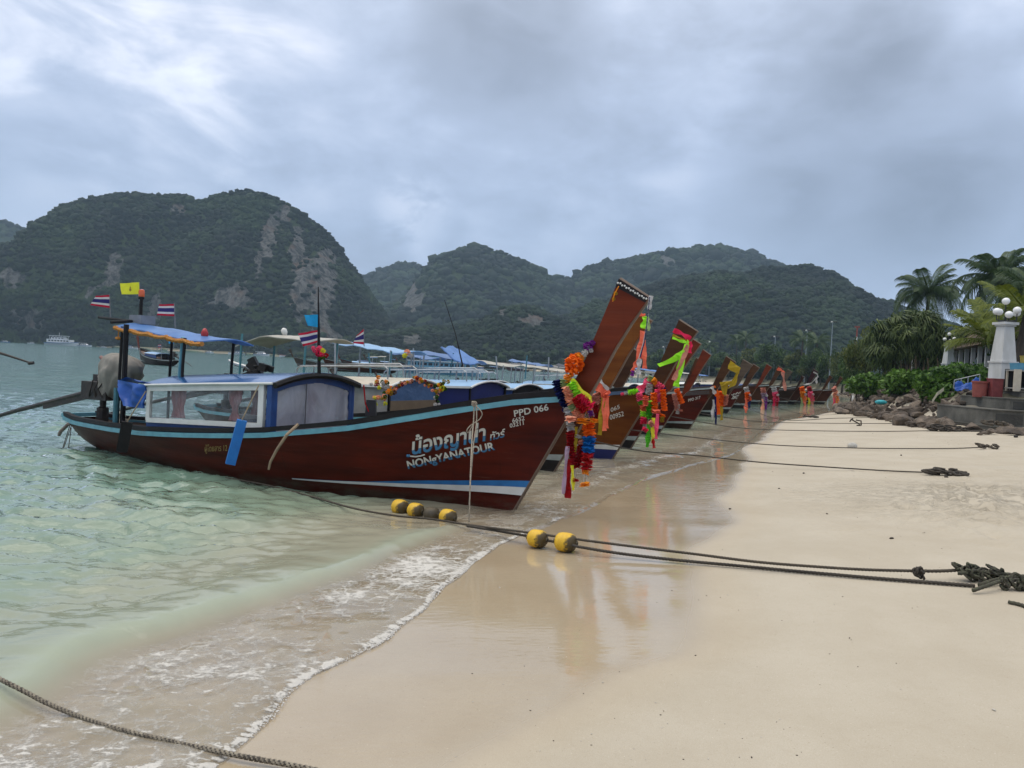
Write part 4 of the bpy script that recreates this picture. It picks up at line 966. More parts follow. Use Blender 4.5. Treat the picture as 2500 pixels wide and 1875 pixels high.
# cabin of the front boat: blue roof, white window frame with curtains, hazy plastic front
def cabinA(root):
    s0, s1, hw, z0, z1, rise = 3.62, 6.5, 0.92, 1.56, 1.37, 0.16
    roof = arch_roof(MB(), s0 - 0.03, s1 + 0.05, hw + 0.03, z0 + .02, z1 + .02, rise).build('cabin_roof', ROOFB, root, smooth=True, angle=40)
    for sd_ in (-1, 1):
        MB().tube([(-s0, sd_ * (hw + .045), z0 - .0), (-5, sd_ * (hw + .045), (z0 + z1) / 2 + .01), (-s1, sd_ * (hw + .045), z1)], 0.022, 6).build('roof_edge', WHITE, roof)
    mb = MB(); mb.tube([(-s0 + .05, (-1 + j / 8) * (hw + .05), z0 - .03 + rise * (1 - (-1 + j / 8) ** 2)) for j in range(17)], 0.05, 6); mb.build('roof_front_hem', BLACKW, roof)
    for sd_ in (-1, 1):
        y = sd_ * hw
        wf = MB(); top = lambda s: z1 + (z0 - z1) * (s1 - s) / (s1 - s0) - 0.05; bot = lambda s: np.interp(s, [s0, s1], [0.92, 0.79])
        P_ = lambda s, z: (-s, y, z)
        wf.bar(P_(3.82, top(3.82)), P_(6.46, top(6.46)), 0.05, 0.10).bar(P_(3.82, bot(3.82)), P_(6.46, bot(6.46)), 0.06, 0.075)
        wf.bar(P_(3.87, bot(3.87)), P_(3.87, top(3.87)), 0.055, 0.11, (1, 0, 0)).bar(P_(6.43, bot(6.43)), P_(6.43, top(6.43)), 0.055, 0.085, (1, 0, 0))
        fr = wf.build('window_frame', WHITE, root)
        mb = MB(); mb.grid([[Vector((-(3.93 + 2.46 * i / 16), y + sd_ * 0.012 * math.sin(i * 1.3 + 2 * j), bot(4 + 2.4 * i / 16) + .03 + (top(4 + 2.4 * i / 16) - bot(4 + 2.4 * i / 16) - .07) * j / 5)) for j in range(6)] for i in range(17)]); mb.build('window_pane', CLEAR, fr, smooth=True)
        mb = MB(); mb.grid([[Vector((-(3.66 + 2.84 * i / 10), y - sd_ * .01, (np.interp(3.66 + 2.84 * i / 10, *T_ZR) - 0.05) * (1 - j) + (bot(3.66 + 2.84 * i / 10) - .035) * j)) for j in (0, 1)] for i in range(11)]); mb.build('cabin_side_panel', BLUECLOTH, root)
        MB().bar((-3.70, y, np.interp(3.7, *T_ZR) - .05), (-3.70, y, z0 - .02), 0.10, 0.05, (0, 1, 0)).build('cabin_post', BLUECLOTH, root)
        pink = mat('pink_curtain', (0.52, 0.27, 0.28), 0.7, (0.36, 0.17, 0.18), nscale=12, trans=0.3)
        for (sa, sb, ta) in ((5.62, 5.98, .7), (4.36, 4.66, .35)):
            mb = MB(); rows = []
            for i in range(13):
                f = i / 12; row = []
                for j in range(8):
                    v = j / 7; pinch = 1 - (1 - ta) * math.exp(-((v - 0.35) / 0.22) ** 2); sm_ = (sa + sb) / 2 + (f - .5) * (sb - sa) * pinch
                    row.append(Vector((-sm_, y - sd_ * (0.07 + 0.02 * math.sin(f * 22)), bot(sm_) + 0.05 + (top(sm_) - bot(sm_) - .1) * v)))
                rows.append(row)
            mb.grid(rows); mb.build('curtain', pink, fr, smooth=True)
    # front wall: blue canvas frame with a hazy plastic sheet
    x = -s0 - .04; zf = float(np.interp(s0, *T_ZR)) - .05; top = lambda a: z0 - .05 + rise * (1 - a * a)
    fr = MB()
    for j in range(16):
        a, c = -1 + j / 8, -1 + (j + 1) / 8
        fr.add([(x, a * hw, top(a)), (x, c * hw, top(c)), (x, c * hw, top(c) - .11), (x, a * hw, top(a) - .11), (x - .02, a * hw, top(a)), (x - .02, c * hw, top(c)), (x - .02, c * hw, top(c) - .11), (x - .02, a * hw, top(a) - .11)], [(0, 1, 2, 3), (7, 6, 5, 4), (3, 2, 6, 7), (1, 0, 4, 5)])
    for sd_ in (-1, 1): fr.box((x - .01, sd_ * (hw - .05), (zf + z0) / 2 - .03), (.03, .10, z0 - zf - .06))
    ff = fr.build('front_frame', BLUECLOTH, root)
    rows = [[Vector((x - .012 + 0.02 * math.sin(5 * a + 1.3 * j) * math.sin(2.2 * j + 2 * a), a * (hw - .10), zf + (top(a) - .10 - zf) * j / 8)) for j in range(9)] for a in np.linspace(-1, 1, 21)]
    MB().grid(rows).build('front_sheet', HAZY, ff, smooth=True)
    MB().tube([(x + .012, -.22, zf), (x + .014, -.22, top(-.24) - .1)], .008, 5).build('sheet_seam', mat('seam_grey', (.12, .12, .13), .6), ff)
    # seats and bags seen dimly inside
    mb = MB()
    for s in (4.2, 4.9, 5.6): mb.box((-s, 0, .62), (.28, 1.4, .08))
    mb.build('bench', DECKW, root)
cabinA(bA)
# stern fittings of the front boat
MB().tube([(-7.98, -.6, 2.41), (-7.98, -.2, 2.46), (-8.75, -.15, 2.50), (-9.05, -.12, 2.52)], .028, 7).build('roof_pole', BLACKW, bA)
MB().tube([(-7.55, -.60, .52), (-7.55, -.60, 2.38)], .045, 8).build('stern_post', BLACKW, bA)
MB().tube([(-7.72, -.62, .5), (-7.72, -.62, 1.25)], .045, 8).build('stern_bollard', mat('teal_post', (.06, .20, .25), .55, bump=.3), bA)
MB().tube([(-6.35, -.42, 1.44), (-6.2, -.5, 2.2)], .030, 7).build('canopy_strut', RAILB, bA)
MB().box((-7.95, 0, 2.50), (.34, .30, .16)).build('roof_box', mat('grey_box', (.22, .24, .27), .5), bA)
mast = MB().tube([(-8.0, 0, 2.55), (-8.0, 0, 2.88)], .030, 8).tube([(-8.08, .03, 2.55), (-8.08, .03, 2.8)], .018, 6).build('mast', BLACKW, bA)
MB().lathe([(.055, 0), (.055, .03), (.05, .05)], (-8.0, 0, 2.88), 12).build('beacon_base', BLACKW, mast)
MB().lathe([(.05, 0), (.055, .02), (.055, .10), (.045, .13), (.01, .14)], (-8.0, 0, 2.93), 12).build('beacon_lens', mat('orange_lens', (.75, .13, .02), .2, (.6, .08, .01), coat=.6), mast, smooth=True, angle=40)
MB().lathe([(.06, 0), (.065, .06), (.03, .13), (.01, .14)], (-6.15, -.1, 2.24), 10).build('roof_light', mat('red_lens', (.42, .015, .02), .25), bA, smooth=True, angle=50)
mb = MB().tube([(-9.55, -.2, .45), (-9.75, -.2, .42), (-9.95, -.22, .26), (-10.0, -.22, .18)], [.03, .035, .035, .03], 7).tube([(-9.5, .05, .42), (-9.65, .05, .33), (-9.78, .05, .2)], [.03, .034, .03], 7)
mb.build('rudder_horn', mat('bleached_wood', (.26, .19, .16), .8, bump=.5), bA)
mb = MB()
for a, c in (((-9.5, -.3, .5), (-9.75, -.35, -.25)), ((-9.3, -.4, .5), (-9.65, -.4, -.25)), ((-9.3, -.42, .4), (-9.35, -.45, -.2))): mb.tube([a, c], .008, 5)
mb.build('stern_line', mat('old_rope', (.16, .13, .10), .9), bA)
MB().box((-8.15, -.18, .55), (.16, .12, .2)).tube([(-8.2, -.18, .62), (-8.15, -.25, .78), (-7.9, -.3, .7)], .022, 6).build('water_can', CREAM, bA)
# lettering
paint_text('lettering', bA, hullA, 'PPD 066', (1255.5, 1017), (1339.5, 1000.7), (-2.0, -15.5), [LETTER], bold=0.018, shadow=(1.4, 1.2))
paint_text('lettering', bA, hullA, '6652', (1250.8, 1032), (1280.5, 1025), (-1.0, -10.6), [LETTER], bold=0.012)
paint_text('lettering', bA, hullA, '03211', (1244.6, 1044), (1278.5, 1036.5), (-1.0, -10.0), [LETTER], bold=0.012)
paint_text('lettering', bA, hullA, 'น้องญาน่า', (1005, 1109), (1184, 1075), (1.5, -27), [LETTER, LETTERB], cap=0.5, bold=0.022, split=0.22, shadow=(2.4, 1.2))
paint_text('lettering', bA, hullA, 'ทัวร์', (1196, 1075), (1231, 1066), (1.0, -13), [LETTER, LETTERB], cap=0.5, bold=0.018, split=0.2, shadow=(1.4, .9))
paint_text('lettering', bA, hullA, 'NONgYANATOUR', (996, 1144), (1208, 1097), (-4, -19), [LETTER, LETTERB], bold=0.026, split=0.22, shadow=(2.4, 1.2))
paint_text('lettering', bA, hullA, 'ผู้โดยสาร 12', (500, 1102), (555, 1100), (0, -11), [GOLD], cap=0.55, bold=0.012)
def hull_stroke(name, root, hullob, pts, w, m_):
    mw = ROOTM[root.name]; bm = bmesh.new(); bm.from_mesh(hullob.data); bm.transform(mw); tree = BVHTree.FromBMesh(bm); bm.free()
    P3 = []
    for p in pts:
        hit, nr, _, _ = tree.ray_cast(CAMV, ray(*p).normalized())
        if hit is not None: P3.append(mw.inverted() @ (hit - ray(*p).normalized() * 0.006))
    if len(P3) > 1: MB().tube(P3, w, 5).build(name, m_, root)
hull_stroke('lettering', bA, hullA, [(997, 1113), (1004, 1114), (1015, 1115), (1027, 1113), (1037, 1110)], .010, LETTER)
hull_stroke('lettering', bA, hullA, [(993, 1112), (997, 1113), (1001, 1112)], .020, LETTERB)

def FB(px, py): p = G(px, py); return p
B_ROWS = {}
def row(key, label, loc, k, hm, pm, rm, **kw):
    rv_ = random.Random(ord(key)); kw.setdefault('prow_h', rv_.uniform(.93, 1.03) if key > 'D' else 1.0)
    if key > 'D': kw['heading'] = HEAD + R(rv_.uniform(-4, 4))
    r_, h_ = longtail(label, (loc[0], loc[1], 0.0), k, hm, pm, rm, ROW, **kw); B_ROWS[key] = (r_, h_, k); return r_, h_
BLK = NAVYP
cab = lambda **kw: dict(dict(roof_m=ROOFLB, wall_m=NAVYC, front_m=NAVYC, s0=3.3, z0=1.47, z1=1.33), **kw)
row('B', 'brown longtail boat with cream-roofed cabin and amber prow, just behind the lettered front boat', (.89, 14.8), 1.0, H_BROWN, P_AMBER, RAILB, stripe=('pale', None), foot=BLACKW,
    cabin=dict(s0=3.35, s1=6.6, z0=1.48, z1=1.38, rise=.16, roof_m=CREAM, wall_m=mat('grey_curtain', (.30, .29, .27), .6, bump=.4, bscale=5), front_m=TINT, low_m=TAN, rails=True),
    canopy=dict(s0=5.5, s1=8.15, hw=.55, z0=2.34, z1=2.44, cloth=CANW, curl=0.36, post_m=mat('teal_post2', (.07, .24, .28), .55)))
row('C', 'amber longtail boat numbered 065, with navy bottom, pink and green sashed prow', (2.34, 17.37), 1.0, H_AMBER, P_BROWN, RAILN, stripe=('white', None), foot=NAVYP,
    cabin=cab(rails=True), canopy=dict(s0=5.5, s1=7.9, hw=.5, z0=2.20, z1=2.40, cloth=ROOFLB, sag=.12))
row('D', 'red-prowed longtail boat between the sashed prow and the boat numbered PPD 317', (3.2, 20.2), .95, H_RED, P_RED, RAILB, stripe=('pale', None), foot=BLACKW, cabin=cab(roof_m=ROOFLB, wall_m=BLUECLOTH, front_m=BLACKW), canopy=dict(s0=5.0, s1=6.9, z0=2.15, z1=2.38, cloth=CANB2, hw=.5))  # black front sheet stands in for the dark of the open cabin arch
row('E', 'longtail boat with narrow bare red prow and a small orange garland', (4.85, 25.1), .90, H_RED, P_RED, RAILP, prow_w=.72, prow_h=1.0, stripe=('pale', None), foot=BLACKW, cabin=cab(wall_m=BLUECLOTH), canopy=dict(cloth=CANW))
row('F', 'dark red longtail boat numbered PPD 317, with yellow cloth tied round its prow', (6.68, 28.64), .86, H_RED, P_BROWN, RAILD, stripe=('pale', None), foot=H_DARK, cabin=cab(roof_m=ROOFB), canopy=dict(cloth=CANW))
row('G', 'longtail boat with the wide weathered grey prow, behind the yellow-clothed prow', (10.3, 38.7), .93, H_DARK, H_GREY, RAILD, prow_w=1.25, stripe=('pale', None), foot=BLACKW, cabin=cab(roof_m=WHITE), canopy=dict(cloth=CANB))
row('H', 'brown longtail boat with three white lines of small lettering on its bow', (12.3, 43.6), .92, H_RED, P_BROWN, RAILD, stripe=('pale', None), foot=BLACKW, cabin=cab(roof_m=CREAM), canopy=dict(cloth=CANW))
row('I', 'longtail boat with straight bare prow and a red and white garland with navy ribbon', (15.4, 51.0), .97, H_BROWN, P_RED, RAILD, prow_w=.85, stripe=('pale', None), foot=BLACKW, cabin=cab(roof_m=WHITE), canopy=dict(cloth=CANB))
row('J', 'longtail boat with coral ribbon hung over the top of its prow', (19.4, 60.5), .97, H_BROWN, P_BROWN, RAILP, stripe=('pale', None), foot=BLACKW, cabin=cab(roof_m=CREAM), canopy=dict(cloth=CANW))
row('K', 'longtail boat with gold script on its dark red bow', (21.2, 63.2), .93, H_RED, H_GREY, RAILP, stripe=('pale', None), foot=BLACKW, cabin=cab(), canopy=dict(cloth=CANB))
row('L', 'small dark longtail boat with short thin prow, in front of the white-ribboned prow', (23.4, 65.5), .80, H_DARK, H_DARK, RAILD, prow_w=.7, stripe=('pale', None), foot=BLACKW)
row('M', 'longtail boat with white ribbon wound round a broad oxblood prow', (24.3, 66.0), .97, H_BROWN, hullmat('prow_oxblood', (.045, .012, .012), (.02, .007, .007)), RAILP, stripe=('pale', None), foot=BLACKW, cabin=cab(roof_m=BLUECLOTH))
row('N', 'second to last longtail boat of the row, with slim brown prow', (27.2, 69.3), .84, H_BROWN, P_BROWN, RAILP, prow_w=.8, stripe=('pale', None), foot=BLACKW)
row('O', 'last longtail boat of the row, closest to the rubble bank', (28.7, 70.6), .86, H_BROWN, P_BROWN, RAILP, prow_w=.75, stripe=('pale', None), foot=BLACKW)
rC, hC, _ = B_ROWS['C']; rF, hF, _ = B_ROWS['F']; rH, hH, _ = B_ROWS['H']; rK, hK, _ = B_ROWS['K']
paint_text('lettering', rC, hC, '065', (1491, 1006), (1513, 997), (-1, -10), [LETTER], bold=0.012)
paint_text('lettering', rC, hC, '00952', (1489, 1025), (1523, 1015), (-1, -12), [LETTER], bold=0.012)
paint_text('lettering', rF, hF, 'PPD 317', (1680, 981), (1710, 973), (0, -7), [LETTER], bold=0.014)
def squiggle(root, hullob, p0, p1, m_, seed):
    rg = random.Random(seed); n_ = 14
    hull_stroke('lettering', root, hullob, [(p0[0] + (p1[0] - p0[0]) * i / n_, p0[1] + (p1[1] - p0[1]) * i / n_ + rg.uniform(-2.2, 2.2)) for i in range(n_ + 1)], .022, m_)
squiggle(rH, hH, (1786, 964), (1809, 958), LETTER, 1); squiggle(rH, hH, (1788, 969), (1806, 965), LETTER, 2); squiggle(rH, hH, (1786, 974), (1803, 970), LETTER, 3)
squiggle(rK, hK, (1884, 974), (1912, 966), GOLD, 4); squiggle(rK, hK, (1917, 967), (1929, 963), GOLD, 5)
# ================================================================== GARLANDS, RIBBONS, FLAGS, FENDERS
def cloth(name, c, dark=0.86): return mat('cloth_' + name, c, 0.75, tuple(v * dark for v in c), nscale=14, bump=0.35, bscale=25, trans=0.34, spec=0.12)
CL = dict(navy=cloth('navy', (.010, .016, .11)), leafbrown=cloth('leafbrown', (.16, .07, .02)), leafgreen=cloth('leafgreen', (.05, .13, .02)), orange=cloth('orange', (1.0, .20, .015)), amber=cloth('amber', (1.0, .40, .03)), peach=cloth('peach', (1.0, .50, .32)), lime=cloth('lime', (.50, 1.0, .06)),
          yellow=cloth('yellow', (.86, .84, .06)), pink=cloth('pink', (1.0, .14, .28)), hot=cloth('hot', (.88, .04, .13)), red=cloth('red', (.52, .014, .018)), dkred=cloth('dkred', (.36, .010, .014)), blue=cloth('blue', (.014, .18, .55)),
          white=cloth('white', (.66, .64, .62)), coral=cloth('coral', (1.0, .25, .14)), mustard=cloth('mustard', (.48, .34, .03)), green=cloth('green', (.10, .55, .03)), pale=cloth('pale', (.50, .62, .30)),
          purple=cloth('purple', (.22, .03, .28)), lilac=cloth('lilac', (.52, .38, .50)), salmon=cloth('salmon', (.70, .30, .22)), sky=cloth('sky', (.03, .36, .68)), flagred=cloth('flagred', (.50, .02, .05)), flagblue=cloth('flagblue', (.045, .04, .16)))
def ruffle(mb, pts, r, step=None, rg=None, petals=14):
    """chain of crinkled petal discs strung along pts"""
    rg = rg or random.Random(len(pts)); pts = [Vector(p) for p in pts]; step = step or r * 0.27
    seg = [(pts[i + 1] - pts[i]).length for i in range(len(pts) - 1)]; L_ = sum(seg); n_ = max(2, int(L_ / step))
    for k in range(n_ + 1):
        d = L_ * k / n_; i = 0
        while i < len(seg) - 1 and d > seg[i]: d -= seg[i]; i += 1
        c = pts[i].lerp(pts[i + 1], min(1, d / max(seg[i], 1e-9))); t = (pts[i + 1] - pts[i]).normalized()
        t = (t + Vector((rg.uniform(-.25, .25), rg.uniform(-.25, .25), rg.uniform(-.25, .25)))).normalized()
        a = t.cross(Vector((.3, .9, .2))).normalized(); b_ = t.cross(a); ph = rg.uniform(0, 6)
        rim = []
        for j in range(petals):
            an = ph + 6.2832 * j / petals; q = r * (rg.uniform(.70, .88) if j % 2 else rg.uniform(.98, 1.18)); rim.append(c + (a * math.cos(an) + b_ * math.sin(an)) * q + t * rg.uniform(-.9, .9) * step)
        mb.add([c - t * step * .7, c + t * step * .7] + rim, [(0, 2 + (j + 1) % petals, 2 + j) for j in range(petals)] + [(1, 2 + j, 2 + (j + 1) % petals) for j in range(petals)])
    return mb
def pp(px, py, Y): return W(px, py, Y)
def garland(label, Y, parts, group='flower garlands and ribbons hung on the prows', name='flower_garland', seed=1):
    """parts: (kind, colour, [(px, py) ...], size in px); hung in the upright plane at distance Y"""
    k = Y / FPX; p0 = pp(*parts[0][2][0], Y); rg = random.Random(seed)
    root = thing(name, label, 'garland' if name == 'flower_garland' else 'ribbon', p0, 0, group)
    for i, (kind, colr, pts, sz) in enumerate(parts):
        dy = rg.uniform(-.02, .02) - 0.012 * i * k / .005
        P3 = [pp(x, y, Y + dy) for x, y in pts]
        if kind == 'ruf': ruffle(MB(), P3, sz * k * 1.32, rg=rg).build('petal_string', CL[colr], root, world=True)
        elif kind == 'rib':
            # cloth tails: folded strip
            n_ = 10; path = []
            for q in range(n_ + 1):
                f = q / n_ * (len(P3) - 1); a_ = int(min(f, len(P3) - 2)); path.append(P3[a_].lerp(P3[a_ + 1], f - a_) + Vector((rg.uniform(-.1, .1) * sz * k, 0.25 * sz * k * math.sin(q * 1.1 + i), 0)))
            d = (path[-1] - path[0]); perp = Vector((d.z, 0, -d.x)); perp = perp.normalized() if perp.length > 1e-6 else Vector((1, 0, 0))
            ws = [(perp + Vector((0, .55 * math.sin(q * .8 + i * 2), 0))).normalized() * sz * k * 2.35 * (0.82 + 0.25 * math.sin(q * .9 + i)) for q in range(n_ + 1)]
            MB().ribbon(path, ws, 0.004).build('ribbon', CL[colr], root, world=True)
        elif kind == 'bead':
            mb = MB(); n_ = max(3, int(sum((P3[j + 1] - P3[j]).length for j in range(len(P3) - 1)) / (sz * k * 1.9)))
            for q in range(n_ + 1):
                f = q / n_ * (len(P3) - 1); a_ = int(min(f, len(P3) - 2)); mb.ball(P3[a_].lerp(P3[a_ + 1], f - a_), sz * k, 4)
            o = mb.build('bead_string', CL[colr], root, smooth=True, world=True); o['kind'] = 'stuff'
        elif kind == 'pom':
            mb = MB(); c = P3[0]
            for q in range(46):
                v = Vector((rg.gauss(0, 1), rg.gauss(0, 1), rg.gauss(0, 1))).normalized(); r_ = sz * k; a = v.cross(Vector((.2, .5, .8))).normalized(); b_ = v.cross(a)
                w_ = r_ * rg.uniform(.25, .42); tip = c + v * r_ * rg.uniform(.85, 1.12)
                mb.add([c + v * r_ * .35, tip - a * w_ + b_ * w_ * .6, tip + v * r_ * .1, tip + a * w_ + b_ * w_ * .4, tip - b_ * w_ * .8], [(0, 1, 2), (0, 2, 3), (0, 3, 4), (0, 4, 1), (1, 4, 2), (4, 3, 2)])
            mb.build('flower_head', CL[colr], root, world=True)
        elif kind == 'skirt':
            mb = MB(); c = P3[0]; r_ = sz * k
            mb2 = ruffle(MB(), [c + Vector((0, 0, r_ * .25)), c - Vector((0, 0, r_ * .3))], r_, step=r_ * .2, rg=rg, petals=14); mb2.build('flower_skirt', CL[colr], root, world=True)
    return root
GA = 'flower garlands on the lettered front boat'
Y0 = 10.05
garland('dark navy petal garland looped over the rail of the lettered front boat', Y0, [('ruf', 'navy', [(1359, 930), (1364, 948), (1374, 972), (1384, 996)], 10.5)], GA, seed=2)
garland('looped garland in peach, lime and hot pink under the front prow', Y0 - .05, [
    ('ruf', 'amber', [(1388, 916), (1386, 934)], 9), ('ruf', 'pale', [(1379, 928), (1379, 942)], 9), ('ruf', 'peach', [(1383, 944), (1390, 966), (1394, 984)], 9.5), ('ruf', 'pale', [(1396, 988), (1402, 998)], 9),
    ('ruf', 'peach', [(1404, 1000), (1416, 1018), (1420, 1026)], 9.5), ('ruf', 'lime', [(1395, 934), (1402, 948), (1410, 962)], 10.5), ('ruf', 'hot', [(1410, 968), (1424, 980), (1441, 992)], 12.5), ('ruf', 'red', [(1404, 972), (1416, 992), (1428, 1003)], 8)], GA, seed=3)
garland('lime yellow ribbon slung diagonally from the front prow', Y0 - .12, [('rib', 'yellow', [(1396, 926), (1418, 952), (1440, 972)], 5.5), ('rib', 'yellow', [(1440, 968), (1442, 984)], 4)], GA, name='prow_ribbon', seed=4)
garland('orange skirted flower drops on white bead strings below the front prow', Y0 - .08, [
    ('bead', 'white', [(1426, 1000), (1418, 1018)], 1.3), ('bead', 'white', [(1432, 1002), (1426, 1022)], 1.3), ('bead', 'white', [(1437, 1000), (1438, 1024)], 1.3), ('bead', 'white', [(1444, 996), (1450, 1016)], 1.3), ('ruf', 'amber', [(1432, 994), (1438, 1004)], 7),
    ('skirt', 'peach', [(1394, 1021)], 15), ('skirt', 'amber', [(1424, 1027)], 17), ('skirt', 'amber', [(1450, 1027)], 12), ('ruf', 'purple', [(1440, 1004), (1444, 1014)], 6)], GA, seed=5)
garland('long garland of orange, blue and red bands with orange foot below the front prow', Y0 - .10, [
    ('ruf', 'orange', [(1437, 1034), (1438, 1062)], 12.5), ('ruf', 'blue', [(1437, 1066), (1436, 1103)], 13), ('ruf', 'red', [(1434, 1108), (1431, 1146)], 12), ('ruf', 'amber', [(1430, 1148), (1429, 1156)], 8),
    ('bead', 'white', [(1427, 1158), (1425, 1177)], 1.2), ('bead', 'white', [(1432, 1158), (1433, 1177)], 1.2), ('skirt', 'amber', [(1428, 1182)], 13)], GA, seed=6)
garland('dark red garland loop with white top hanging at the front stem', Y0 - .02, [
    ('ruf', 'white', [(1386, 996), (1392, 1014)], 9.5), ('ruf', 'white', [(1392, 1030), (1393, 1050)], 8.5), ('ruf', 'dkred', [(1393, 1054), (1395, 1090), (1400, 1120), (1408, 1140)], 9), ('ruf', 'dkred', [(1410, 1140), (1416, 1112), (1417, 1086)], 7),
    ('bead', 'white', [(1405, 1146), (1404, 1164)], 1.3), ('skirt', 'red', [(1405, 1172)], 9), ('skirt', 'white', [(1412, 1065)], 9), ('ruf', 'salmon', [(1418, 1076), (1420, 1084)], 6)], GA, seed=7)
garland('dark red, lilac and yellow ribbons hanging lowest from the front stem', Y0 - .06, [
    ('rib', 'dkred', [(1388, 1120), (1386, 1216)], 7.5), ('rib', 'lilac', [(1386, 1090), (1380, 1150), (1375, 1206)], 4.5), ('rib', 'yellow', [(1397, 1136), (1400, 1197)], 4.0), ('rib', 'mustard', [(1407, 1042), (1404, 1108)], 4)], GA, name='prow_ribbon', seed=8)
garland('big orange silk flower with purple orchid sprays on the front prow', 10.02, [
    ('pom', 'orange', [(1402, 889)], 24), ('pom', 'orange', [(1394, 903)], 15), ('pom', 'amber', [(1414, 872)], 12), ('pom', 'purple', [(1436, 846)], 12), ('pom', 'purple', [(1446, 838)], 7), ('pom', 'white', [(1428, 862)], 8), ('pom', 'white', [(1443, 856)], 5)], GA, name='flower_garland', seed=9)
garland('black and white bead string dangling from the tip of the front prow', 9.35, [
    ('bead', 'white', [(1584, 728), (1582, 770), (1578, 800), (1570, 840), (1560, 874)], 1.8), ('rib', 'white', [(1590, 722), (1588, 740), (1584, 756)], 4.5), ('bead', 'navy', [(1586, 726), (1580, 784), (1573, 836), (1563, 872)], 1.6)], GA, seed=10)
garland('gold tinsel sprig behind the top of the front prow', 9.75, [('pom', 'mustard', [(1503, 716)], 5), ('pom', 'mustard', [(1498, 730)], 4), ('bead', 'amber', [(1510, 700), (1500, 718), (1496, 735)], 1.5)], GA, seed=11)
GB = 'flower garlands and ribbons on the boats behind'
garland('coral and white ribbon knotted at the second stem, with mustard and coral tails', 14.25, [
    ('rib', 'coral', [(1456, 938), (1468, 952), (1482, 966)], 11), ('rib', 'white', [(1462, 925), (1474, 940), (1486, 952)], 4), ('ruf', 'coral', [(1478, 962), (1482, 970)], 6), ('rib', 'mustard', [(1474, 972), (1464, 1062)], 7), ('rib', 'coral', [(1482, 970), (1480, 1046)], 6), ('rib', 'coral', [(1474, 972), (1476, 1052)], 5)], GB, name='prow_ribbon', seed=12)
garland('small faded red garland at the second stem', 14.3, [('ruf', 'salmon', [(1452, 962), (1457, 984)], 8), ('ruf', 'dkred', [(1454, 988), (1456, 1022)], 7)], GB, seed=13)
garland('coral and lime ribbons flying from the tip of the amber prow', 13.9, [
    ('rib', 'coral', [(1560, 766), (1574, 772)], 5), ('rib', 'lime', [(1576, 772), (1570, 802)], 7), ('rib', 'pale', [(1582, 778), (1584, 808)], 4), ('rib', 'coral', [(1570, 808), (1564, 852), (1554, 896)], 8), ('rib', 'coral', [(1572, 830), (1574, 900)], 6), ('rib', 'coral', [(1556, 880), (1543, 908)], 5), ('rib', 'white', [(1561, 876), (1558, 914)], 5.5), ('rib', 'purple', [(1546, 905), (1543, 918)], 4)], GB, name='prow_ribbon', seed=14)
YC = 16.75
garland('thick bunch of neon pink, green and orange garlands on the bow numbered 065', YC, [
    ('rib', 'pink', [(1586, 928), (1560, 954)], 9), ('ruf', 'pale', [(1590, 920), (1586, 930)], 6), ('ruf', 'white', [(1586, 938), (1584, 962)], 6.5), ('ruf', 'amber', [(1594, 926), (1602, 938)], 6), ('ruf', 'pink', [(1604, 938), (1618, 948)], 6.5), ('ruf', 'navy', [(1620, 948), (1624, 954)], 5),
    ('ruf', 'pink', [(1560, 960), (1562, 976)], 6.5), ('ruf', 'green', [(1564, 980), (1566, 986)], 6), ('ruf', 'coral', [(1570, 988), (1572, 1002)], 7), ('ruf', 'lime', [(1570, 1004), (1570, 1018)], 6), ('ruf', 'hot', [(1571, 1020), (1571, 1034)], 6.5), ('ruf', 'white', [(1573, 1036), (1575, 1044)], 4),
    ('ruf', 'lime', [(1585, 980), (1585, 984)], 7.5), ('ruf', 'green', [(1585, 988), (1585, 1020)], 6.5), ('ruf', 'coral', [(1577, 968), (1576, 990)], 6), ('ruf', 'pink', [(1606, 952), (1607, 980)], 6.5), ('ruf', 'orange', [(1597, 960), (1598, 1004)], 7), ('ruf', 'orange', [(1618, 952), (1622, 1000)], 6), ('skirt', 'coral', [(1602, 1004)], 11), ('skirt', 'orange', [(1617, 1014)], 8), ('ruf', 'mustard', [(1617, 1018), (1616, 1030)], 4),
    ('rib', 'green', [(1585, 1036), (1580, 1092)], 5.5), ('rib', 'yellow', [(1595, 1020), (1594, 1082)], 5), ('rib', 'pink', [(1606, 1010), (1600, 1072)], 5), ('rib', 'red', [(1594, 1072), (1597, 1094)], 3.5), ('ruf', 'salmon', [(1586, 1030), (1594, 1040)], 5), ('ruf', 'hot', [(1570, 1046), (1580, 1052)], 4.5)], GB, seed=15)
garland('short pink and green side garland pointing left from the neon bunch', YC - .1, [('ruf', 'lime', [(1556, 955), (1534, 958)], 5.5), ('ruf', 'white', [(1532, 959), (1524, 961)], 3.5), ('ruf', 'pink', [(1522, 961), (1516, 963)], 3)], GB, seed=16)
garland('pink and lime sash wound round the third prow', 16.3, [
    ('rib', 'hot', [(1644, 806), (1664, 814), (1686, 828)], 5.5), ('rib', 'mustard', [(1642, 818), (1662, 826), (1684, 838)], 2.5), ('rib', 'lime', [(1642, 824), (1660, 832), (1682, 836)], 3.5), ('rib', 'lime', [(1682, 834), (1668, 862), (1640, 880), (1608, 892)], 7), ('rib', 'lime', [(1676, 840), (1660, 900), (1651, 944)], 8), ('rib', 'hot', [(1686, 834), (1684, 862)], 5), ('rib', 'salmon', [(1680, 842), (1662, 890), (1644, 928)], 5)], GB, name='prow_ribbon', seed=17)
garland('small orange garland with white shells, left of the letters PPD 317', 24.4, [('ruf', 'orange', [(1652, 950), (1658, 968), (1666, 984)], 5.5), ('ruf', 'salmon', [(1646, 962), (1650, 980), (1654, 1000)], 5), ('ruf', 'white', [(1656, 988), (1654, 1010)], 3.5), ('skirt', 'salmon', [(1662, 1002)], 5)], GB, seed=18)
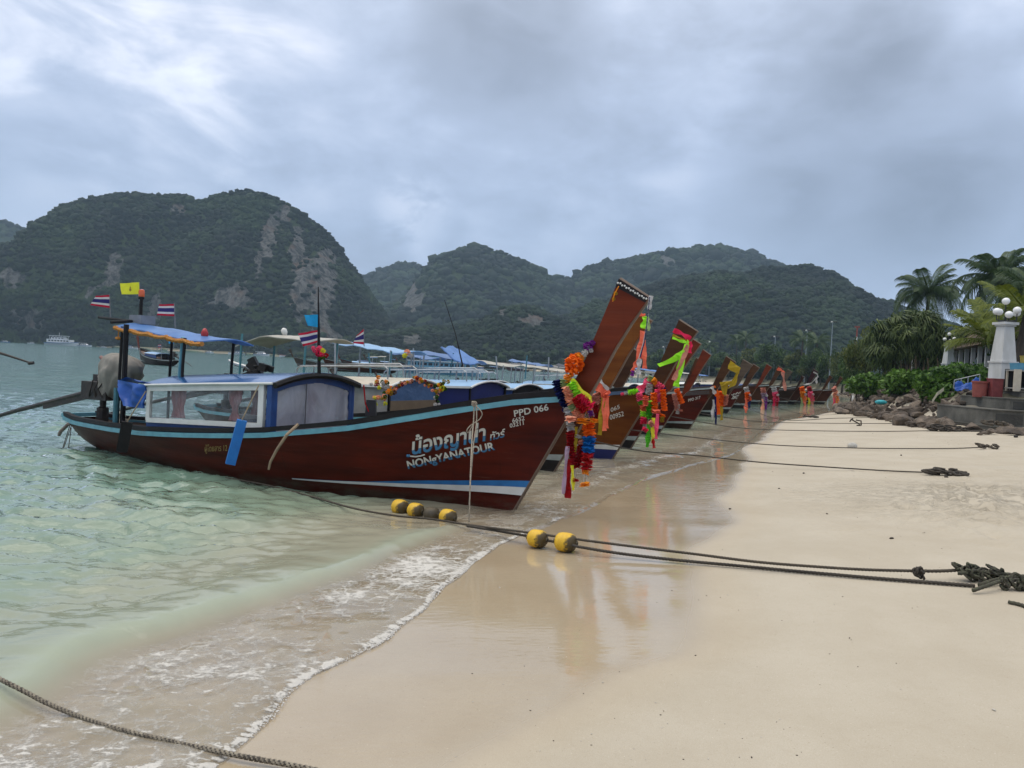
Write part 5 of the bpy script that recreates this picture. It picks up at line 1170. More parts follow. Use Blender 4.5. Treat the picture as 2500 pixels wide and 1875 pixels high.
garland('orange, white and navy ribbons on the bow numbered PPD 317', 28.2, [('rib', 'orange', [(1742, 942), (1752, 972), (1756, 1012)], 5.5), ('rib', 'white', [(1738, 944), (1746, 962)], 4), ('rib', 'white', [(1744, 976), (1739, 1024)], 4.5), ('rib', 'navy', [(1746, 968), (1748, 1038)], 3), ('rib', 'mustard', [(1762, 970), (1762, 1026)], 3.5), ('ruf', 'orange', [(1760, 956), (1764, 990)], 5), ('ruf', 'salmon', [(1774, 964), (1770, 988)], 4.5)], GB, name='prow_ribbon', seed=19)
YELLOW_CLOTH = True
SMALL = [('H', 1821, 946, 'white', 'orange', 'coral', 'navy', 'red and white garland with orange tail on the bow with three lines of lettering'),
         ('I', 1862, 948, 'salmon', 'lilac', 'peach', 'purple', 'faded pink garland with lilac ribbon on the bare straight-prowed boat'),
         ('J', 1889, 946, 'white', 'pink', 'hot', 'dkred', 'pink garland with dark red ribbon below the coral ribbon'),
         ('M', 1957, 945, 'orange', 'amber', 'pale', 'coral', 'orange garland with pale green ribbon below the white-ribboned prow'),
         ('N', 1975, 945, 'dkred', 'pink', 'yellow', 'salmon', 'dark red garland with yellow ribbon, last but one before the water'),
         ('O', 2036, 946, 'salmon', 'peach', 'pink', 'amber', 'peach garland at the bow nearest the rubble bank')]
for i, (k_, x, y, a, c, d, e, lb) in enumerate(SMALL):
    Yb = ROOTM[B_ROWS[k_][0].name].translation.y - 0.7
    garland(lb, Yb, [('ruf', a, [(x, y), (x + 3, y + 12)], 5), ('ruf', c, [(x + 3, y + 12), (x + 7, y + 32)], 5.5), ('rib', d, [(x + 1, y + 26), (x, y + 62)], 4), ('rib', e, [(x + 8, y + 20), (x + 8, y + 52)], 3.5), ('pom', 'white', [(x + 10, y + 18)], 3)], GB, seed=30 + i)
garland('coral ribbon hung over the top of a brown prow, far down the row', 59.6, [('rib', 'coral', [(1898, 900), (1908, 904), (1914, 912)], 3.6), ('rib', 'salmon', [(1911, 908), (1914, 930), (1917, 954)], 3.4)], GB, name='prow_ribbon', seed=40)
garland('white ribbon on the broad oxblood prow, far down the row', 65.0, [('rib', 'white', [(1986, 908), (1996, 914), (1996, 922)], 1.8), ('rib', 'white', [(1995, 922), (1980, 936), (1962, 940)], 1.8), ('rib', 'white', [(1993, 922), (1994, 938)], 2.4)], GB, name='prow_ribbon', seed=41)

# --- flags
def flag_cloth(mb_colors, P00, P10, P11, P01, root, name='flag_cloth', wave=0.02, n=10):
    """cloth between four corners (hoist top, fly top, fly bottom, hoist bottom) with horizontal bands [(share, colour)]"""
    P00, P10, P11, P01 = map(Vector, (P00, P10, P11, P01)); nn = (P10 - P00).cross(P01 - P00).normalized(); mb = MB(); v0 = 0
    pt = lambda u, v: (P00 * (1 - u) + P10 * u) * (1 - v) + (P01 * (1 - u) + P11 * u) * v + nn * wave * math.sin(u * 7 + v * 2) * (0.3 + u)
    for i, (sh, _c) in enumerate(mb_colors):
        mb.grid([[pt(u / n, v0 + sh * w / 2) for w in range(3)] for u in range(n + 1)], i); v0 += sh
    return mb.build(name, [CL[c] for _s, c in mb_colors], root, smooth=True, world=True)
THAI = [(1 / 6, 'flagred'), (1 / 6, 'white'), (1 / 3, 'flagblue'), (1 / 6, 'white'), (1 / 6, 'flagred')]
POLE = mat('flag_pole', (.20, .21, .22), .5)
def flag(label, Y, base, top, corners, bands, group=None, emblem=None):
    root = thing('flag', label, 'flag', W(*base, Y), 0, group)
    MB().tube([W(*base, Y), W(*top, Y)], 0.012, 6).build('pole', POLE, root, world=True)
    c = flag_cloth(bands, *[W(x, y, Y - .01) for x, y in corners], root)
    if emblem:
        mb = MB(); ex, ey = emblem
        for (dx, dy, r_) in ((0, 0, 2.6), (0, -4.2, 1.7), (0, -7.2, .9), (-1.8, 2.2, 1.3), (1.8, 2.2, 1.3), (0, 4, 1.4)): mb.ball(W(ex + dx, ey + dy, Y - .035), r_ * Y / FPX, 5, (1, .15, 1))
        mb.build('emblem', mat('emblem_brown', (.30, .20, .03), .7), root, world=True)
    return root
GF = 'flags on the stern canopy of the front boat'
flag('Thai flag on the leftmost pole over the stern canopy of the front boat', 14.6, (270, 782), (267, 718), [(267, 720), (236, 722), (221, 745), (268, 752)], THAI, GF)
flag('plain yellow flag with small emblem, topmost over the stern of the front boat', 14.3, (341, 735), (340, 688), [(340, 689), (294, 692), (298, 719), (341, 718)], [(1, 'yellow')], GF, emblem=(318, 706))
flag('Thai flag beside the beacon mast, above the middle of the blue stern canopy', 13.8, (428, 800), (425, 740), [(425, 742), (390, 743), (384, 770), (426, 772)], THAI, GF)
fp = thing('flagpole', 'tall dark flagpole at the cabin front with a light blue flag above a Thai flag', 'flagpole', W(777, 910, 12.2))
MB().tube([W(779, 915, 12.2), W(778, 800, 12.2), W(777, 700, 12.2)], [.030, .020, .008], 8).build('pole', BLACKW, fp, world=True)
flag_cloth([(1, 'sky')], *[W(x, y, 12.15) for x, y in ((776, 768), (744, 769), (752, 795), (776, 799))], fp, 'light_blue_flag', .03)
flag_cloth(THAI, *[W(x, y, 12.12) for x, y in ((775, 806), (729, 814), (741, 846), (775, 836))], fp, 'thai_flag', .03)
garland('bouquet of pink, red and yellow flowers tied to the tall flagpole', 12.1, [('pom', 'pink', [(770, 855)], 7), ('pom', 'hot', [(778, 862)], 8), ('pom', 'pink', [(780, 850)], 6), ('pom', 'yellow', [(789, 856)], 6), ('pom', 'red', [(796, 868)], 6), ('pom', 'hot', [(786, 866)], 6), ('pom', 'leafgreen', [(782, 876)], 5), ('pom', 'leafgreen', [(790, 874)], 4), ('pom', 'pink', [(765, 850)], 5)], None, seed=50)
flag('limp Thai flag over the canopies behind the white stern canopy', 19.5, (889, 846), (888, 802), [(888, 803), (872, 818), (862, 838), (888, 841)], THAI)
# --- flower arch and sunflowers on the cream cabin
YB = 14.3
ar = []; rg = random.Random(77)
for i in range(44):
    f = i / 43; ar.append(('pom', ('amber', 'mustard', 'salmon', 'dkred', 'peach', 'leafbrown', 'mustard')[i % 7], [(960 + 108 * f + rg.uniform(-3, 3), 954 - 27 * math.sin(math.pi * min(1, f * 1.04)) + rg.uniform(-6, 5))], rg.uniform(2.6, 4.6)))
def cluster(cols, cx, cy, rx, ry, n_, sd):
    r_ = random.Random(sd); return [('pom', r_.choice(cols), [(cx + r_.gauss(0, .5) * rx, cy + r_.gauss(0, .5) * ry)], r_.uniform(2.8, 5.4)) for _ in range(n_)]
garland('autumn leaf garland arched over the front of the cream-roofed cabin', YB, ar, seed=51)
garland('cluster of sunflowers and roses at the left corner of the cream-roofed cabin', YB - .05, cluster(('dkred', 'yellow', 'leafgreen', 'amber', 'salmon', 'white'), 935, 938, 22, 14, 18, 1) + cluster(('peach', 'mustard', 'amber', 'leafgreen', 'yellow', 'peach'), 932, 972, 18, 14, 16, 2) + cluster(('mustard', 'amber', 'leafbrown'), 955, 955, 10, 14, 8, 3), seed=52)
garland('cluster of sunflowers at the right corner of the cream-roofed cabin', 13.6, cluster(('mustard', 'yellow', 'leafgreen', 'leafbrown', 'amber'), 1076, 944, 18, 16, 20, 4) + cluster(('salmon', 'white', 'mustard', 'leafgreen'), 1066, 968, 10, 16, 10, 5), seed=53)
garland('small pink, white and yellow bouquet on the rack of the cream roof', 16.0, [('pom', 'peach', [(994, 860)], 7), ('pom', 'white', [(1002, 868)], 6), ('pom', 'yellow', [(988, 868)], 6)], seed=54)
# --- tarpaulins
def sheet(name, label, cat, quad, mtl, nu=18, nv=14, fold=0.05, seed=1, sagz=0.0, th=0.02):
    root = thing(name, label, cat, quad[0]); q = [Vector(p) for p in quad]; nn = (q[1] - q[0]).cross(q[3] - q[0]).normalized()
    rows = []
    for i in range(nu + 1):
        u = i / nu; row = []
        for j in range(nv + 1):
            v = j / nv; p = (q[0] * (1 - u) + q[1] * u) * (1 - v) + (q[3] * (1 - u) + q[2] * u) * v
            p = p + nn * fold * (float(fbm(np.array([u * 3 + seed * 7]), np.array([v * 3]), 4)[0]) * 1.8 + .4 * math.sin(u * 9 + v * 5 + seed)); p.z -= sagz * 4 * u * (1 - u); row.append(p)
        rows.append(row)
    back = [[p + nn * -th for p in r_] for r_ in rows]
    MB().grid(rows).grid([r_[::-1] for r_ in back]).build('cloth', mtl, root, smooth=True, world=True)
    return root
yc_ = sheet('yellow_cloth', 'yellow cloth tied over the prow tip and hanging down on boat PPD 317', 'cloth', [W(1757, 934, 27.6), W(1780, 936, 27.6), W(1772, 966, 27.6), W(1764, 962, 27.6)], CL['mustard'], nu=8, nv=8, fold=.06, seed=12)
for qd in ([(1783, 880), (1808, 898), (1803, 914), (1776, 900)], [(1797, 910), (1806, 902), (1796, 940), (1776, 950)], [(1757, 933), (1786, 930), (1790, 938), (1762, 944)]):
    rows = []; c_ = [W(x, y, 27.55) for x, y in qd]
    for i in range(9):
        u = i / 8; rows.append([(c_[0] * (1 - u) + c_[1] * u) * (1 - v / 8) + (c_[3] * (1 - u) + c_[2] * u) * (v / 8) + Vector((0, -.04 * math.sin(u * 8 + v), 0)) for v in range(9)])
    MB().grid(rows).build('cloth_fold', CL['mustard'], yc_, smooth=True, world=True)
# grey cover over the engine: a draped bag
TARP = mat('grey_tarpaulin', (.30, .275, .235), .75, (.17, .155, .13), nscale=2.5, bump=.6, bscale=5)
root = thing('engine_cover', 'crumpled grey tarpaulin draped over the engine at the stern of the front boat', 'tarpaulin', at_boat(bA, 8.4, 0, 1.0))
rows = []
prof = [(0.02, 1.0), (.30, .99), (.60, .95), (.85, .86), (.97, .68), (.98, .48), (.90, .28), (.74, .12), (.60, 0.0)]
pr_ = np.array([[np.interp(q, np.linspace(0, 1, 9), [p[0] for p in prof]), np.interp(q, np.linspace(0, 1, 9), [p[1] for p in prof])] for q in np.linspace(0, 1, 30)])
an_ = np.linspace(0, 2 * math.pi, 97)[:, None]; rr_, hh_ = pr_[:, 0][None], pr_[:, 1][None]
ux, uy = np.cos(an_) * 1.3 + 5 + hh_ * .8, np.sin(an_) * 1.3 + hh_ * 1.6
ridge = 1 - 2 * np.abs(fbm(ux * 1.5, uy * 1.5, 2)) ; ridge2 = 1 - 2 * np.abs(fbm(ux * 3.2 + 9, uy * 2.2 + 4, 3)); big = fbm(ux * .8 + 2, uy * .8, 2)
wob = 1 + rr_ * (0.16 * big + 0.17 * (ridge - .5) + 0.10 * (ridge2 - .5))
xx = -8.40 - 0.36 * (1 - hh_) ** 1.3 + 0.64 * rr_ * np.cos(an_) * wob * (0.42 + 0.58 * hh_ ** .7); yy = 0.30 * rr_ * np.sin(an_) * wob
zz = 1.00 + (0.84 - 0.26 * (xx + 8.4) * np.where(xx > -8.4, 1, .3)) * hh_ + 0.10 * big * rr_ + 0.07 * (ridge - .5) * rr_ * hh_ + .04 * (ridge2 - .5) * rr_
rows = [[at_boat(bA, -xx[i, j], yy[i, j], zz[i, j]) for j in range(30)] for i in range(97)]
MB().grid(rows).build('cloth', TARP, root, smooth=True, world=True)
MB().tube([at_boat(bA, 8.95, .05, 1.62), at_boat(bA, 9.2, .05, 1.76)], .04, 7).build('exhaust_stub', mat('rust_pink', (.30, .17, .15), .8), root, world=True)
sheet('blue_awning', 'bright blue tarpaulin sagging between the cabin roof and the stern post of the front boat', 'tarpaulin', [at_boat(bA, 7.5, -.74, 1.40), at_boat(bA, 6.46, -.98, 1.37), at_boat(bA, 6.5, -.96, .98), at_boat(bA, 7.05, -.92, .98)], BLUETARP, fold=.035, seed=3)
sheet('blue_awning', 'blue tarpaulin stretched flat behind the cabin roof of the front boat', 'tarpaulin', [at_boat(bA, 7.5, -.72, 1.41), at_boat(bA, 7.5, .6, 1.42), at_boat(bA, 6.4, .9, 1.42), at_boat(bA, 6.4, -.96, 1.40)], BLUETARP, fold=.03, seed=4, sagz=.04)
sheet('blue_awning', 'light blue tarpaulin sloping like a lean-to over the fourth cabin', 'tarpaulin', [W(1075, 848, 21), W(1105, 846, 22.5), W(1170, 890, 21.5), W(1135, 894, 20)], CANB, fold=.05, seed=5)
# --- fenders hanging on the side of the front boat
FEND = 'fender boards hanging on the front boat'
def board_fender(label, m_, top, bot, w, Y, line_to):
    root = thing('fender', label, 'fender', W(*top, Y), 0, FEND)
    a, c = W(*top, Y), W(*bot, Y); MB().bar(a, c, w, .09, (0.4, -.9, 0)).build('board', m_, root, world=True)
    MB().tube([W(*line_to, Y + .08), a - (c - a) * .02, a], .010, 5).build('hanging_rope', mat('rope_tan', (.36, .28, .18), .9, bump=.4), root, world=True)
board_fender('black fender board hanging near the stern of the front boat', BLACKW, (311, 1030), (297, 1103), .17, 12.62, (356, 955))
board_fender('bright blue fender board hanging below the white window frame', mat('fender_blue', (.010, .17, .52), .5, (.008, .12, .40), bump=.2), (591, 1026), (562, 1133), .135, 11.05, (632, 940))
root = thing('bent_stick', 'curved pale wooden stick leaning on the side of the front boat', 'stick', W(728, 1036, 10.75))
MB().tube([W(728, 1036, 10.80), W(700, 1062, 10.66), W(676, 1098, 10.66), (W(660, 1128, 10.68)), W(656, 1146, 10.7)], [.022, .022, .020, .018, .016], 7).build('wood', mat('driftwood', (.32, .235, .15), .8, bump=.5), root, world=True)
ob = thing('black_bag', 'black bag hanging beside the hazy front sheet of the front boat', 'bag', W(905, 1000, 12.9))
MB().box(W(906, 996, 12.9), (.18, .12, .27), taper=.85).build('bag', mat('bag_black', (.02, .02, .024), .7, bump=.3), ob, world=True)
MB().tube([W(888, 940, 12.8), W(892, 985, 12.85), W(900, 1005, 12.85)], .012, 5).build('red_cord', CL['red'], ob, world=True)
# ================================================================== ROPES, FLOATS, THINGS LYING ON THE SAND
ROPE_D = mat('rope_dark', (.105, .085, .058), .9, (.045, .036, .026), nscale=25, bump=.5, bscale=70)
ROPE_G = mat('rope_grey', (.34, .30, .225), .9, (.12, .10, .075), nscale=25, bump=.5, bscale=70)
ROPE_K = mat('rope_wet_black', (.030, .024, .018), .75, (.06, .048, .034), nscale=20, bump=.6, bscale=60)
MOSS = mat('rope_mossy', (.10, .105, .062), .95, (.035, .036, .024), nscale=18, bump=.8, bscale=50)
def smooth_path(P, step):
    """Catmull-Rom through the points, evenly resampled"""
    P = [Vector(p) for p in P]; Q = [P[0] * 2 - P[1]] + P + [P[-1] * 2 - P[-2]]; out_ = []
    for i in range(1, len(Q) - 2):
        a, b_, c, d = Q[i - 1:i + 3]
        n_ = max(2, int((c - b_).length / (step * .5)))
        for k in range(n_):
            t = k / n_; out_.append(0.5 * ((2 * b_) + (c - a) * t + (2 * a - 5 * b_ + 4 * c - d) * t * t + (3 * b_ - a - 3 * c + d) * t ** 3))
    out_.append(P[-1]); res = [out_[0]]
    for p in out_[1:]:
        if (p - res[-1]).length >= step: res.append(p)
    return res
def laid(mb, path, r, lay=2.3, n=9):
    """three-strand laid rope"""
    acc = [0.0]
    for i in range(1, len(path)): acc.append(acc[-1] + (path[i] - path[i - 1]).length)
    f0 = len(mb.f); mb.tube(path, r, n, shape=lambda i, a: 1.0 + 0.20 * math.cos(3 * (a - acc[i] / (r * lay) * 2.0944 * 1.0)))
    for i in range(len(path) - 1):                       # the grooves between the strands get the darker second material
        for j in range(n):
            if math.cos(3 * (2 * math.pi * (j + .5) / n - (acc[i] + acc[i + 1]) / 2 / (r * lay) * 2.0944)) < -0.25: mb.m[f0 + i * n + j] = 1
    return mb
def rope(label, px_pts, r, mtl, off=None, group=None, step=.012, name='mooring_rope', twist=True, cat='rope'):
    """px_pts: (px, py, height of the rope above the sand or water)"""
    P = []
    for x, y, h in px_pts:
        q = T(x, y, h)
        if float(terr(q.x, q.y)) + h < h * .999: q = G(x, y, max(h, 0.0))
        P.append(q)
    path = smooth_path(P, step); root = thing(name, label, cat, P[0], 0, group)
    (laid(MB(), path, r) if twist else MB().tube(path, r, 6)).build('rope', [mtl, ROPE_K], root, smooth=True, world=True)
    return root, path
# foreground rope, half under the swash
rope('thick laid rope lying in the swash at the bottom left corner', [(-60, 1628, .14), (20, 1668, .11), (60, 1688, .08), (110, 1714, .05), (180, 1744, .03), (260, 1772, .03), (330, 1790, .03), (400, 1806, .02), (450, 1818, .025), (520, 1832, .03), (600, 1848, .03), (700, 1866, .025), (820, 1890, .02)], .0120, ROPE_G, name='beach_rope', step=.0065)
GR = 'ropes from the floats to the tangle on the sand'
r1, path1 = rope('longer of the two laid ropes, passing behind the yellow floats up to the knot', [(540, 1165, .02), (640, 1182, .02), (760, 1212, .02), (860, 1240, .05), (960, 1258, .06), (1060, 1268, .08), (1150, 1282, .10), (1290, 1300, .14), (1420, 1318, .14), (1560, 1336, .12), (1700, 1353, .10), (1850, 1372, .09), (2000, 1384, .08), (2120, 1391, .08), (2236, 1394, .08)], .0125, ROPE_D, group=GR, step=.0065)
r2, path2 = rope('second laid rope threaded through the two floats on the sand', [(1140, 1284, .10), (1210, 1295, .09), (1290, 1309, .09), (1330, 1318, .09), (1383, 1328, .09), (1420, 1336, .085), (1520, 1352, .05), (1660, 1368, .035), (1800, 1381, .025), (1960, 1396, .02), (2120, 1410, .02), (2260, 1421, .02), (2380, 1430, .02)], .0145, ROPE_K, group=GR, step=.0075)
rope('doubled rope between the dark knot and the mossy tangle', [(2240, 1394, .08), (2300, 1394, .085), (2360, 1391, .09), (2400, 1392, .08)], .014, ROPE_D, group=GR, step=.010)
# upright rope from the rail of the front boat
tp = at_boat(bA, -.02, -.46, 1.56); lo_ = T(1145, 1276, .12)
root = thing('hanging_rope', 'pale doubled rope looped over the rail of the front boat and hanging to the floats', 'rope', lo_)
mb = MB(); a_ = W(1158, 988, tp.y - .05)
mid1 = W(1152, 1080, 9.75); mid2 = W(1148, 1180, 9.2)
laid(mb, smooth_path([a_, W(1156, 1030, 10.02), mid1, mid2, lo_], .012), .0085); laid(mb, smooth_path([a_ + Vector((.03, 0, 0)), W(1163, 1035, 10.0), W(1156, 1085, 9.75), mid2], .012), .008)
laid(mb, smooth_path([a_, W(1176, 1006, 10.05), W(1172, 1022, 10.05), W(1150, 1038, 10.0), W(1140, 1050, 9.98), W(1143, 1056, 9.98), W(1156, 1036, 9.98)], .012), .007)
mb.build('rope', mat('rope_pale', (.40, .345, .27), .9, (.24, .20, .15), nscale=25, bump=.4, bscale=60), root, smooth=True, world=True); bpy.data.objects[root.children[0].name].data.materials.append(ROPE_G)
mb = MB()
for q in range(3): mb.tube([a_ + Vector((.03 * math.cos(t + q), .03 * math.sin(t * 1.3 + q), .03 * math.sin(t) + .01)) for t in np.linspace(0, 6, 14)], .009, 6)
mb.build('knot', MATS['rope_pale'], root, smooth=True, world=True)
# --- yellow floats
FLOATY = bpy.data.materials.new('float_yellow'); FLOATY.use_nodes = True
q = NB(FLOATY); co = q.coord(); sp = q.n.new('ShaderNodeSeparateXYZ'); q.l.new(co, sp.inputs[0])
gr1 = q.noise(co, 9, 6, .65); gr2 = q.noise(co, 40, 4, .6)
yel = q.mix(q.ss(gr2, .3, .7), (.62, .36, .015), (.70, .44, .025))
dirt = q.math('ADD', q.math('ADD', q.math('MULTIPLY', sp.outputs[0], 6.5), 0.44), q.math('MULTIPLY', q.math('SUBTRACT', gr1, .5), 1.8))
dirt = q.math('ADD', dirt, q.math('MULTIPLY', sp.outputs[2], -2.8))
yel = q.mix(q.ss(dirt, .50, .78, 0, .93), yel, (.022, .018, .012)); yel = q.mix(q.ss(gr1, .60, .68, 0, .8), yel, (.05, .035, .015))
q.put(q.p.inputs['Base Color'], yel); q.p.inputs['Roughness'].default_value = .55; q.put(q.p.inputs['Normal'], q.bump(gr2, .5, .01))
FLOATK = mat('float_black', (.035, .030, .022), .6, (.10, .075, .035), nscale=9, bump=.5)
GY = 'floats of the swimming line'
def float_(label, px, py, w_px, axis_px, m_, h=.10, squash=1.0):
    c = T(px, py, h)
    if float(terr(c.x, c.y)) < 0: c = G(px, py, h)
    kk = c.y / FPX; L_ = w_px * kk; r_ = L_ * .46
    root = thing('float', label, 'float', c, math.atan2(axis_px[1], axis_px[0]), GY)
    prof = [(r_ * .20, -L_ * .54), (r_ * .24, -L_ * .52), (r_ * .30, -L_ * .50), (r_ * .62, -L_ * .47), (r_ * .88, -L_ * .36), (r_ * .98, -L_ * .20), (r_, 0), (r_ * .98, L_ * .20), (r_ * .88, L_ * .36), (r_ * .62, L_ * .47), (r_ * .30, L_ * .50), (r_ * .24, L_ * .52), (r_ * .20, L_ * .54)]
    MB().lathe(prof, (0, 0, 0), 20, (1, 0, 0)).build('body', m_, root, smooth=True, angle=50)
    for s_ in (-1, 1): MB().lathe([(r_ * .27, 0), (r_ * .27, .012), (r_ * .12, .012), (r_ * .12, 0)], (s_ * L_ * .53, 0, 0), 14, (s_, 0, 0)).build('end_collar', FLOATK, root, smooth=True, angle=40)
    return root
float_('leftmost yellow float with one blackened end, in the water below the front boat', 977, 1238, 41, (.8, -.55), FLOATY, .06)
float_('yellow float second from the left in the water below the front boat', 1015, 1246, 40, (.8, -.50), FLOATY, .06)
float_('blackened float between two yellow floats in the water', 1054, 1255, 38, (.8, -.45), FLOATK, .05)
float_('yellow float nearest the breaking wave crest, with dark end', 1094, 1262, 42, (.8, -.62), FLOATY, .06)
float_('yellow float on the wet sand, with dark end and rope hole turned this way', 1312, 1315, 48, (.86, -.45), FLOATY, .10)
float_('yellow float on the wet sand, larger and next to the two long ropes', 1381, 1324, 52, (.9, -.35), FLOATY, .10)
# --- knot and mossy tangle at the right edge
def tangle(label, px, py, spread, m_, n_, r_, h=.05, name='rope_tangle', seed=1, extra=()):
    rg = random.Random(seed); c = T(px, py, h); kk = c.y / FPX
    root = thing(name, label, 'knot', T(px, py, 0)); mb = MB()
    for i in range(n_):
        o_ = Vector((rg.uniform(-1, 1) * spread[0] * kk * .8, rg.uniform(-.5, .5) * spread[0] * kk * .5, rg.uniform(-.4, .6) * spread[1] * kk)); P = []
        ax, ay, az = rg.uniform(.3, 1) * spread[0] * kk * .5, rg.uniform(.2, .6) * spread[0] * kk * .4, rg.uniform(.4, 1) * spread[1] * kk * .55
        ph = rg.uniform(0, 6)
        for t in np.linspace(0, rg.uniform(3.5, 7.5), 14): P.append(c + o_ + Vector((ax * math.cos(t + ph), ay * math.sin(t * 1.2), az * math.sin(t + ph * .5))))
        for p in P: p.z = max(p.z, float(terr(p.x, p.y)) + r_)
        laid(mb, smooth_path(P, r_ * 1.1), r_ * rg.uniform(.7, 1.15))
    for P in extra: laid(mb, smooth_path([T(x, y, hh) for x, y, hh in P], r_), r_ * 1.2)
    mb.build('rope', [m_, ROPE_K], root, smooth=True, world=True); return root
tangle('dark knot joining the two long ropes on the sand', 2244, 1400, (14, 20), ROPE_K, 9, .011, .07, seed=3)
tangle('mossy green tangle of old rope ends lying on the sand at the right edge', 2395, 1400, (52, 26), MOSS, 26, .013, .07, seed=4, extra=([(2390, 1428, .03), (2430, 1416, .05), (2480, 1408, .06), (2540, 1410, .05)], [(2340, 1400, .08), (2400, 1398, .08), (2460, 1402, .07), (2530, 1412, .05)], [(2375, 1442, .03), (2410, 1430, .06), (2450, 1418, .07), (2510, 1416, .05)]))
tangle('pale mossy knot of rope half buried at the right edge of the sand', 2478, 1430, (30, 30), MOSS, 14, .012, .04, seed=5, extra=([(2462, 1470, .015), (2490, 1476, .015), (2530, 1490, .015)],))
# --- mooring lines of the row, run up the beach
GL = 'mooring lines running up the beach'
LINES = [('B', [(1480, 1092, .42), (1560, 1100, .30), (1700, 1112, .20), (1850, 1128, .12), (2000, 1139, .07), (2160, 1149, .03), (2258, 1153, .03)], 'first thin mooring line up the sand, ending in a black tangle'),
         ('C', [(1606, 1056, .40), (1750, 1074, .22), (1900, 1087, .10), (2100, 1094, .05), (2300, 1095, .03), (2400, 1092, .03)], 'mooring line beside the white stone, ending in a grey heap'),
         ('E', [(1688, 1032, .40), (1800, 1044, .18), (1950, 1051, .08), (2150, 1053, .03), (2295, 1051, .03)], 'mooring line ending in a heap of dark net'),
         ('F', [(1752, 1024, .30), (1850, 1029, .14), (2000, 1033, .05), (2180, 1034, .03), (2440, 1035, .03)], 'mooring line with a small anchor on it'),
         ('H', [(1788, 1020, .25), (1900, 1023, .10), (2040, 1021, .04), (2180, 1018, .03)], 'mooring line between the anchor and the dark stones'),
         ('I', [(1868, 1008, .25), (1960, 1011, .08), (2070, 1009, .03), (2130, 1008, .03)], 'far mooring line close to the rubble bank'),
         ('K', [(1950, 998, .22), (2030, 1001, .06), (2110, 1003, .03)], 'farthest mooring line, below the last boats')]
for k_, pts, lb in LINES:
    rt = B_ROWS[k_][0]; P = [ROOTM[rt.name] @ Vector((.42, -.02, .72))] + [T(x, y, h_) for x, y, h_ in pts[1:]]
    root = thing('mooring_rope', lb, 'rope', P[-1], 0, GL); MB().tube(smooth_path(P, .25), .015, 6).build('rope', ROPE_K, root, smooth=True, world=True)
for lb, x, y, sp_, m_, n_, r_, s_ in (('black tangle of wet rope on the nearest mooring line', 2305, 1153, (55, 9), ROPE_K, 16, .022, 11), ('grey heap of rope at the end of the second mooring line', 2414, 1091, (24, 7), ROPE_D, 10, .024, 12), ('heap of dark net with a frayed end on the sand', 2330, 1049, (60, 12), ROPE_K, 20, .028, 13),
        ('dark net rolled up on the far sand, left of the platform', 2266, 1032, (52, 7), ROPE_K, 15, .028, 14), ('flat dark rope coil in front of the concrete platform', 2428, 1033, (26, 5), ROPE_D, 9, .026, 15), ('small dark rope heap on the far sand line', 2140, 1017, (18, 5), ROPE_K, 9, .03, 16), ('small black bundle on the far mooring line', 2052, 1009, (14, 3), ROPE_K, 6, .03, 17),
        ('black bundle beside the rubble bank', 2128, 1007, (18, 4), ROPE_K, 7, .035, 18), ('pale rope coil lying on the sand behind the anchor', 2196, 1029, (22, 5), ROPE_G, 9, .026, 19), ('dark rope end lying on the far sand', 1978, 1018, (20, 3), ROPE_K, 6, .03, 20)):
    tangle(lb, x, y, sp_, m_, n_, r_, .06, seed=s_)
an = thing('anchor', 'small two-pronged anchor lying on the sand by a mooring line', 'anchor', T(2090, 1034, 0)); c = T(2090, 1034, .1)
MB().tube([c + Vector((-.20, 0, .16)), c + Vector((.15, 0, -.02))], .03, 6).build('shank', ROPE_K, an, world=True)
MB().tube([c + Vector((-.05, -.1, .15)), c + Vector((.18, -.05, .12)), c + Vector((.22, 0, -.05)), c + Vector((.05, .05, -.09))], .032, 6).build('fluke', ROPE_K, an, world=True)
MB().tube([c + Vector((-.27, 0, .06)), c + Vector((-.21, 0, .17)), c + Vector((-.14, 0, .20))], .028, 6).build('ring', ROPE_K, an, world=True)
ws = thing('white_stone', 'white stone or lump resting against the second mooring line', 'stone', T(2081, 1090, 0))
mb = MB().ball(T(2081, 1089, .05), .13, 6, (1.1, .8, .8)); mb.build('stone', mat('bleached', (.58, .56, .50), .8, bump=.5), ws, smooth=True, world=True)
# --- scraps on the open sand
SC_D = mat('scrap_dark', (.03, .022, .016), .8); SC_W = mat('shell_white', (.62, .58, .50), .6)
rg = random.Random(8)
SCR = [(1962, 1156, 9, 0, 'dark bark scrap below the nearest mooring line'), (1902, 1193, 6, 0, 'speck of driftwood on the open sand near the wet edge'), (2177, 1316, 15, 0, 'short dark twig alone on the open sand'), (2019, 1255, 7, 0, 'tiny dark chip on the sand above the twig'), (1782, 1243, 8, 0, 'thin dark sprig at the edge of the wet sand'), (2074, 1558, 6, 0, 'round dark seed on the sand at centre right'), (1909, 1516, 5, 0, 'small dark seed below the ropes'), (1896, 1763, 4, 0, 'dark seed near the bottom edge'), (1022, 0, 0, 0, ''),
       (2426, 1734, 12, 1, 'white shell fragment near the right bottom corner'), (1729, 1853, 8, 1, 'white shell near the bottom edge'), (1835, 1850, 9, 0, 'brown chip at the bottom edge'), (1318, 1833, 6, 1, 'pale shell at the bottom left of the dry sand'), (1698, 1601, 7, 0, 'grey chip in the middle of the sand'), (1220, 1435, 6, 1, 'small white shell on the wet sand'), (1153, 1645, 5, 0, 'dark speck of shell below the swash'), (2050, 1245, 0, 0, ''), (2200, 1112, 8, 0, 'leaf scrap between two mooring lines'), (2310, 1166, 12, 0, 'dark scrap below the black rope tangle'), (2480, 1068, 22, 0, 'dark driftwood stick at the right edge of the upper sand')]
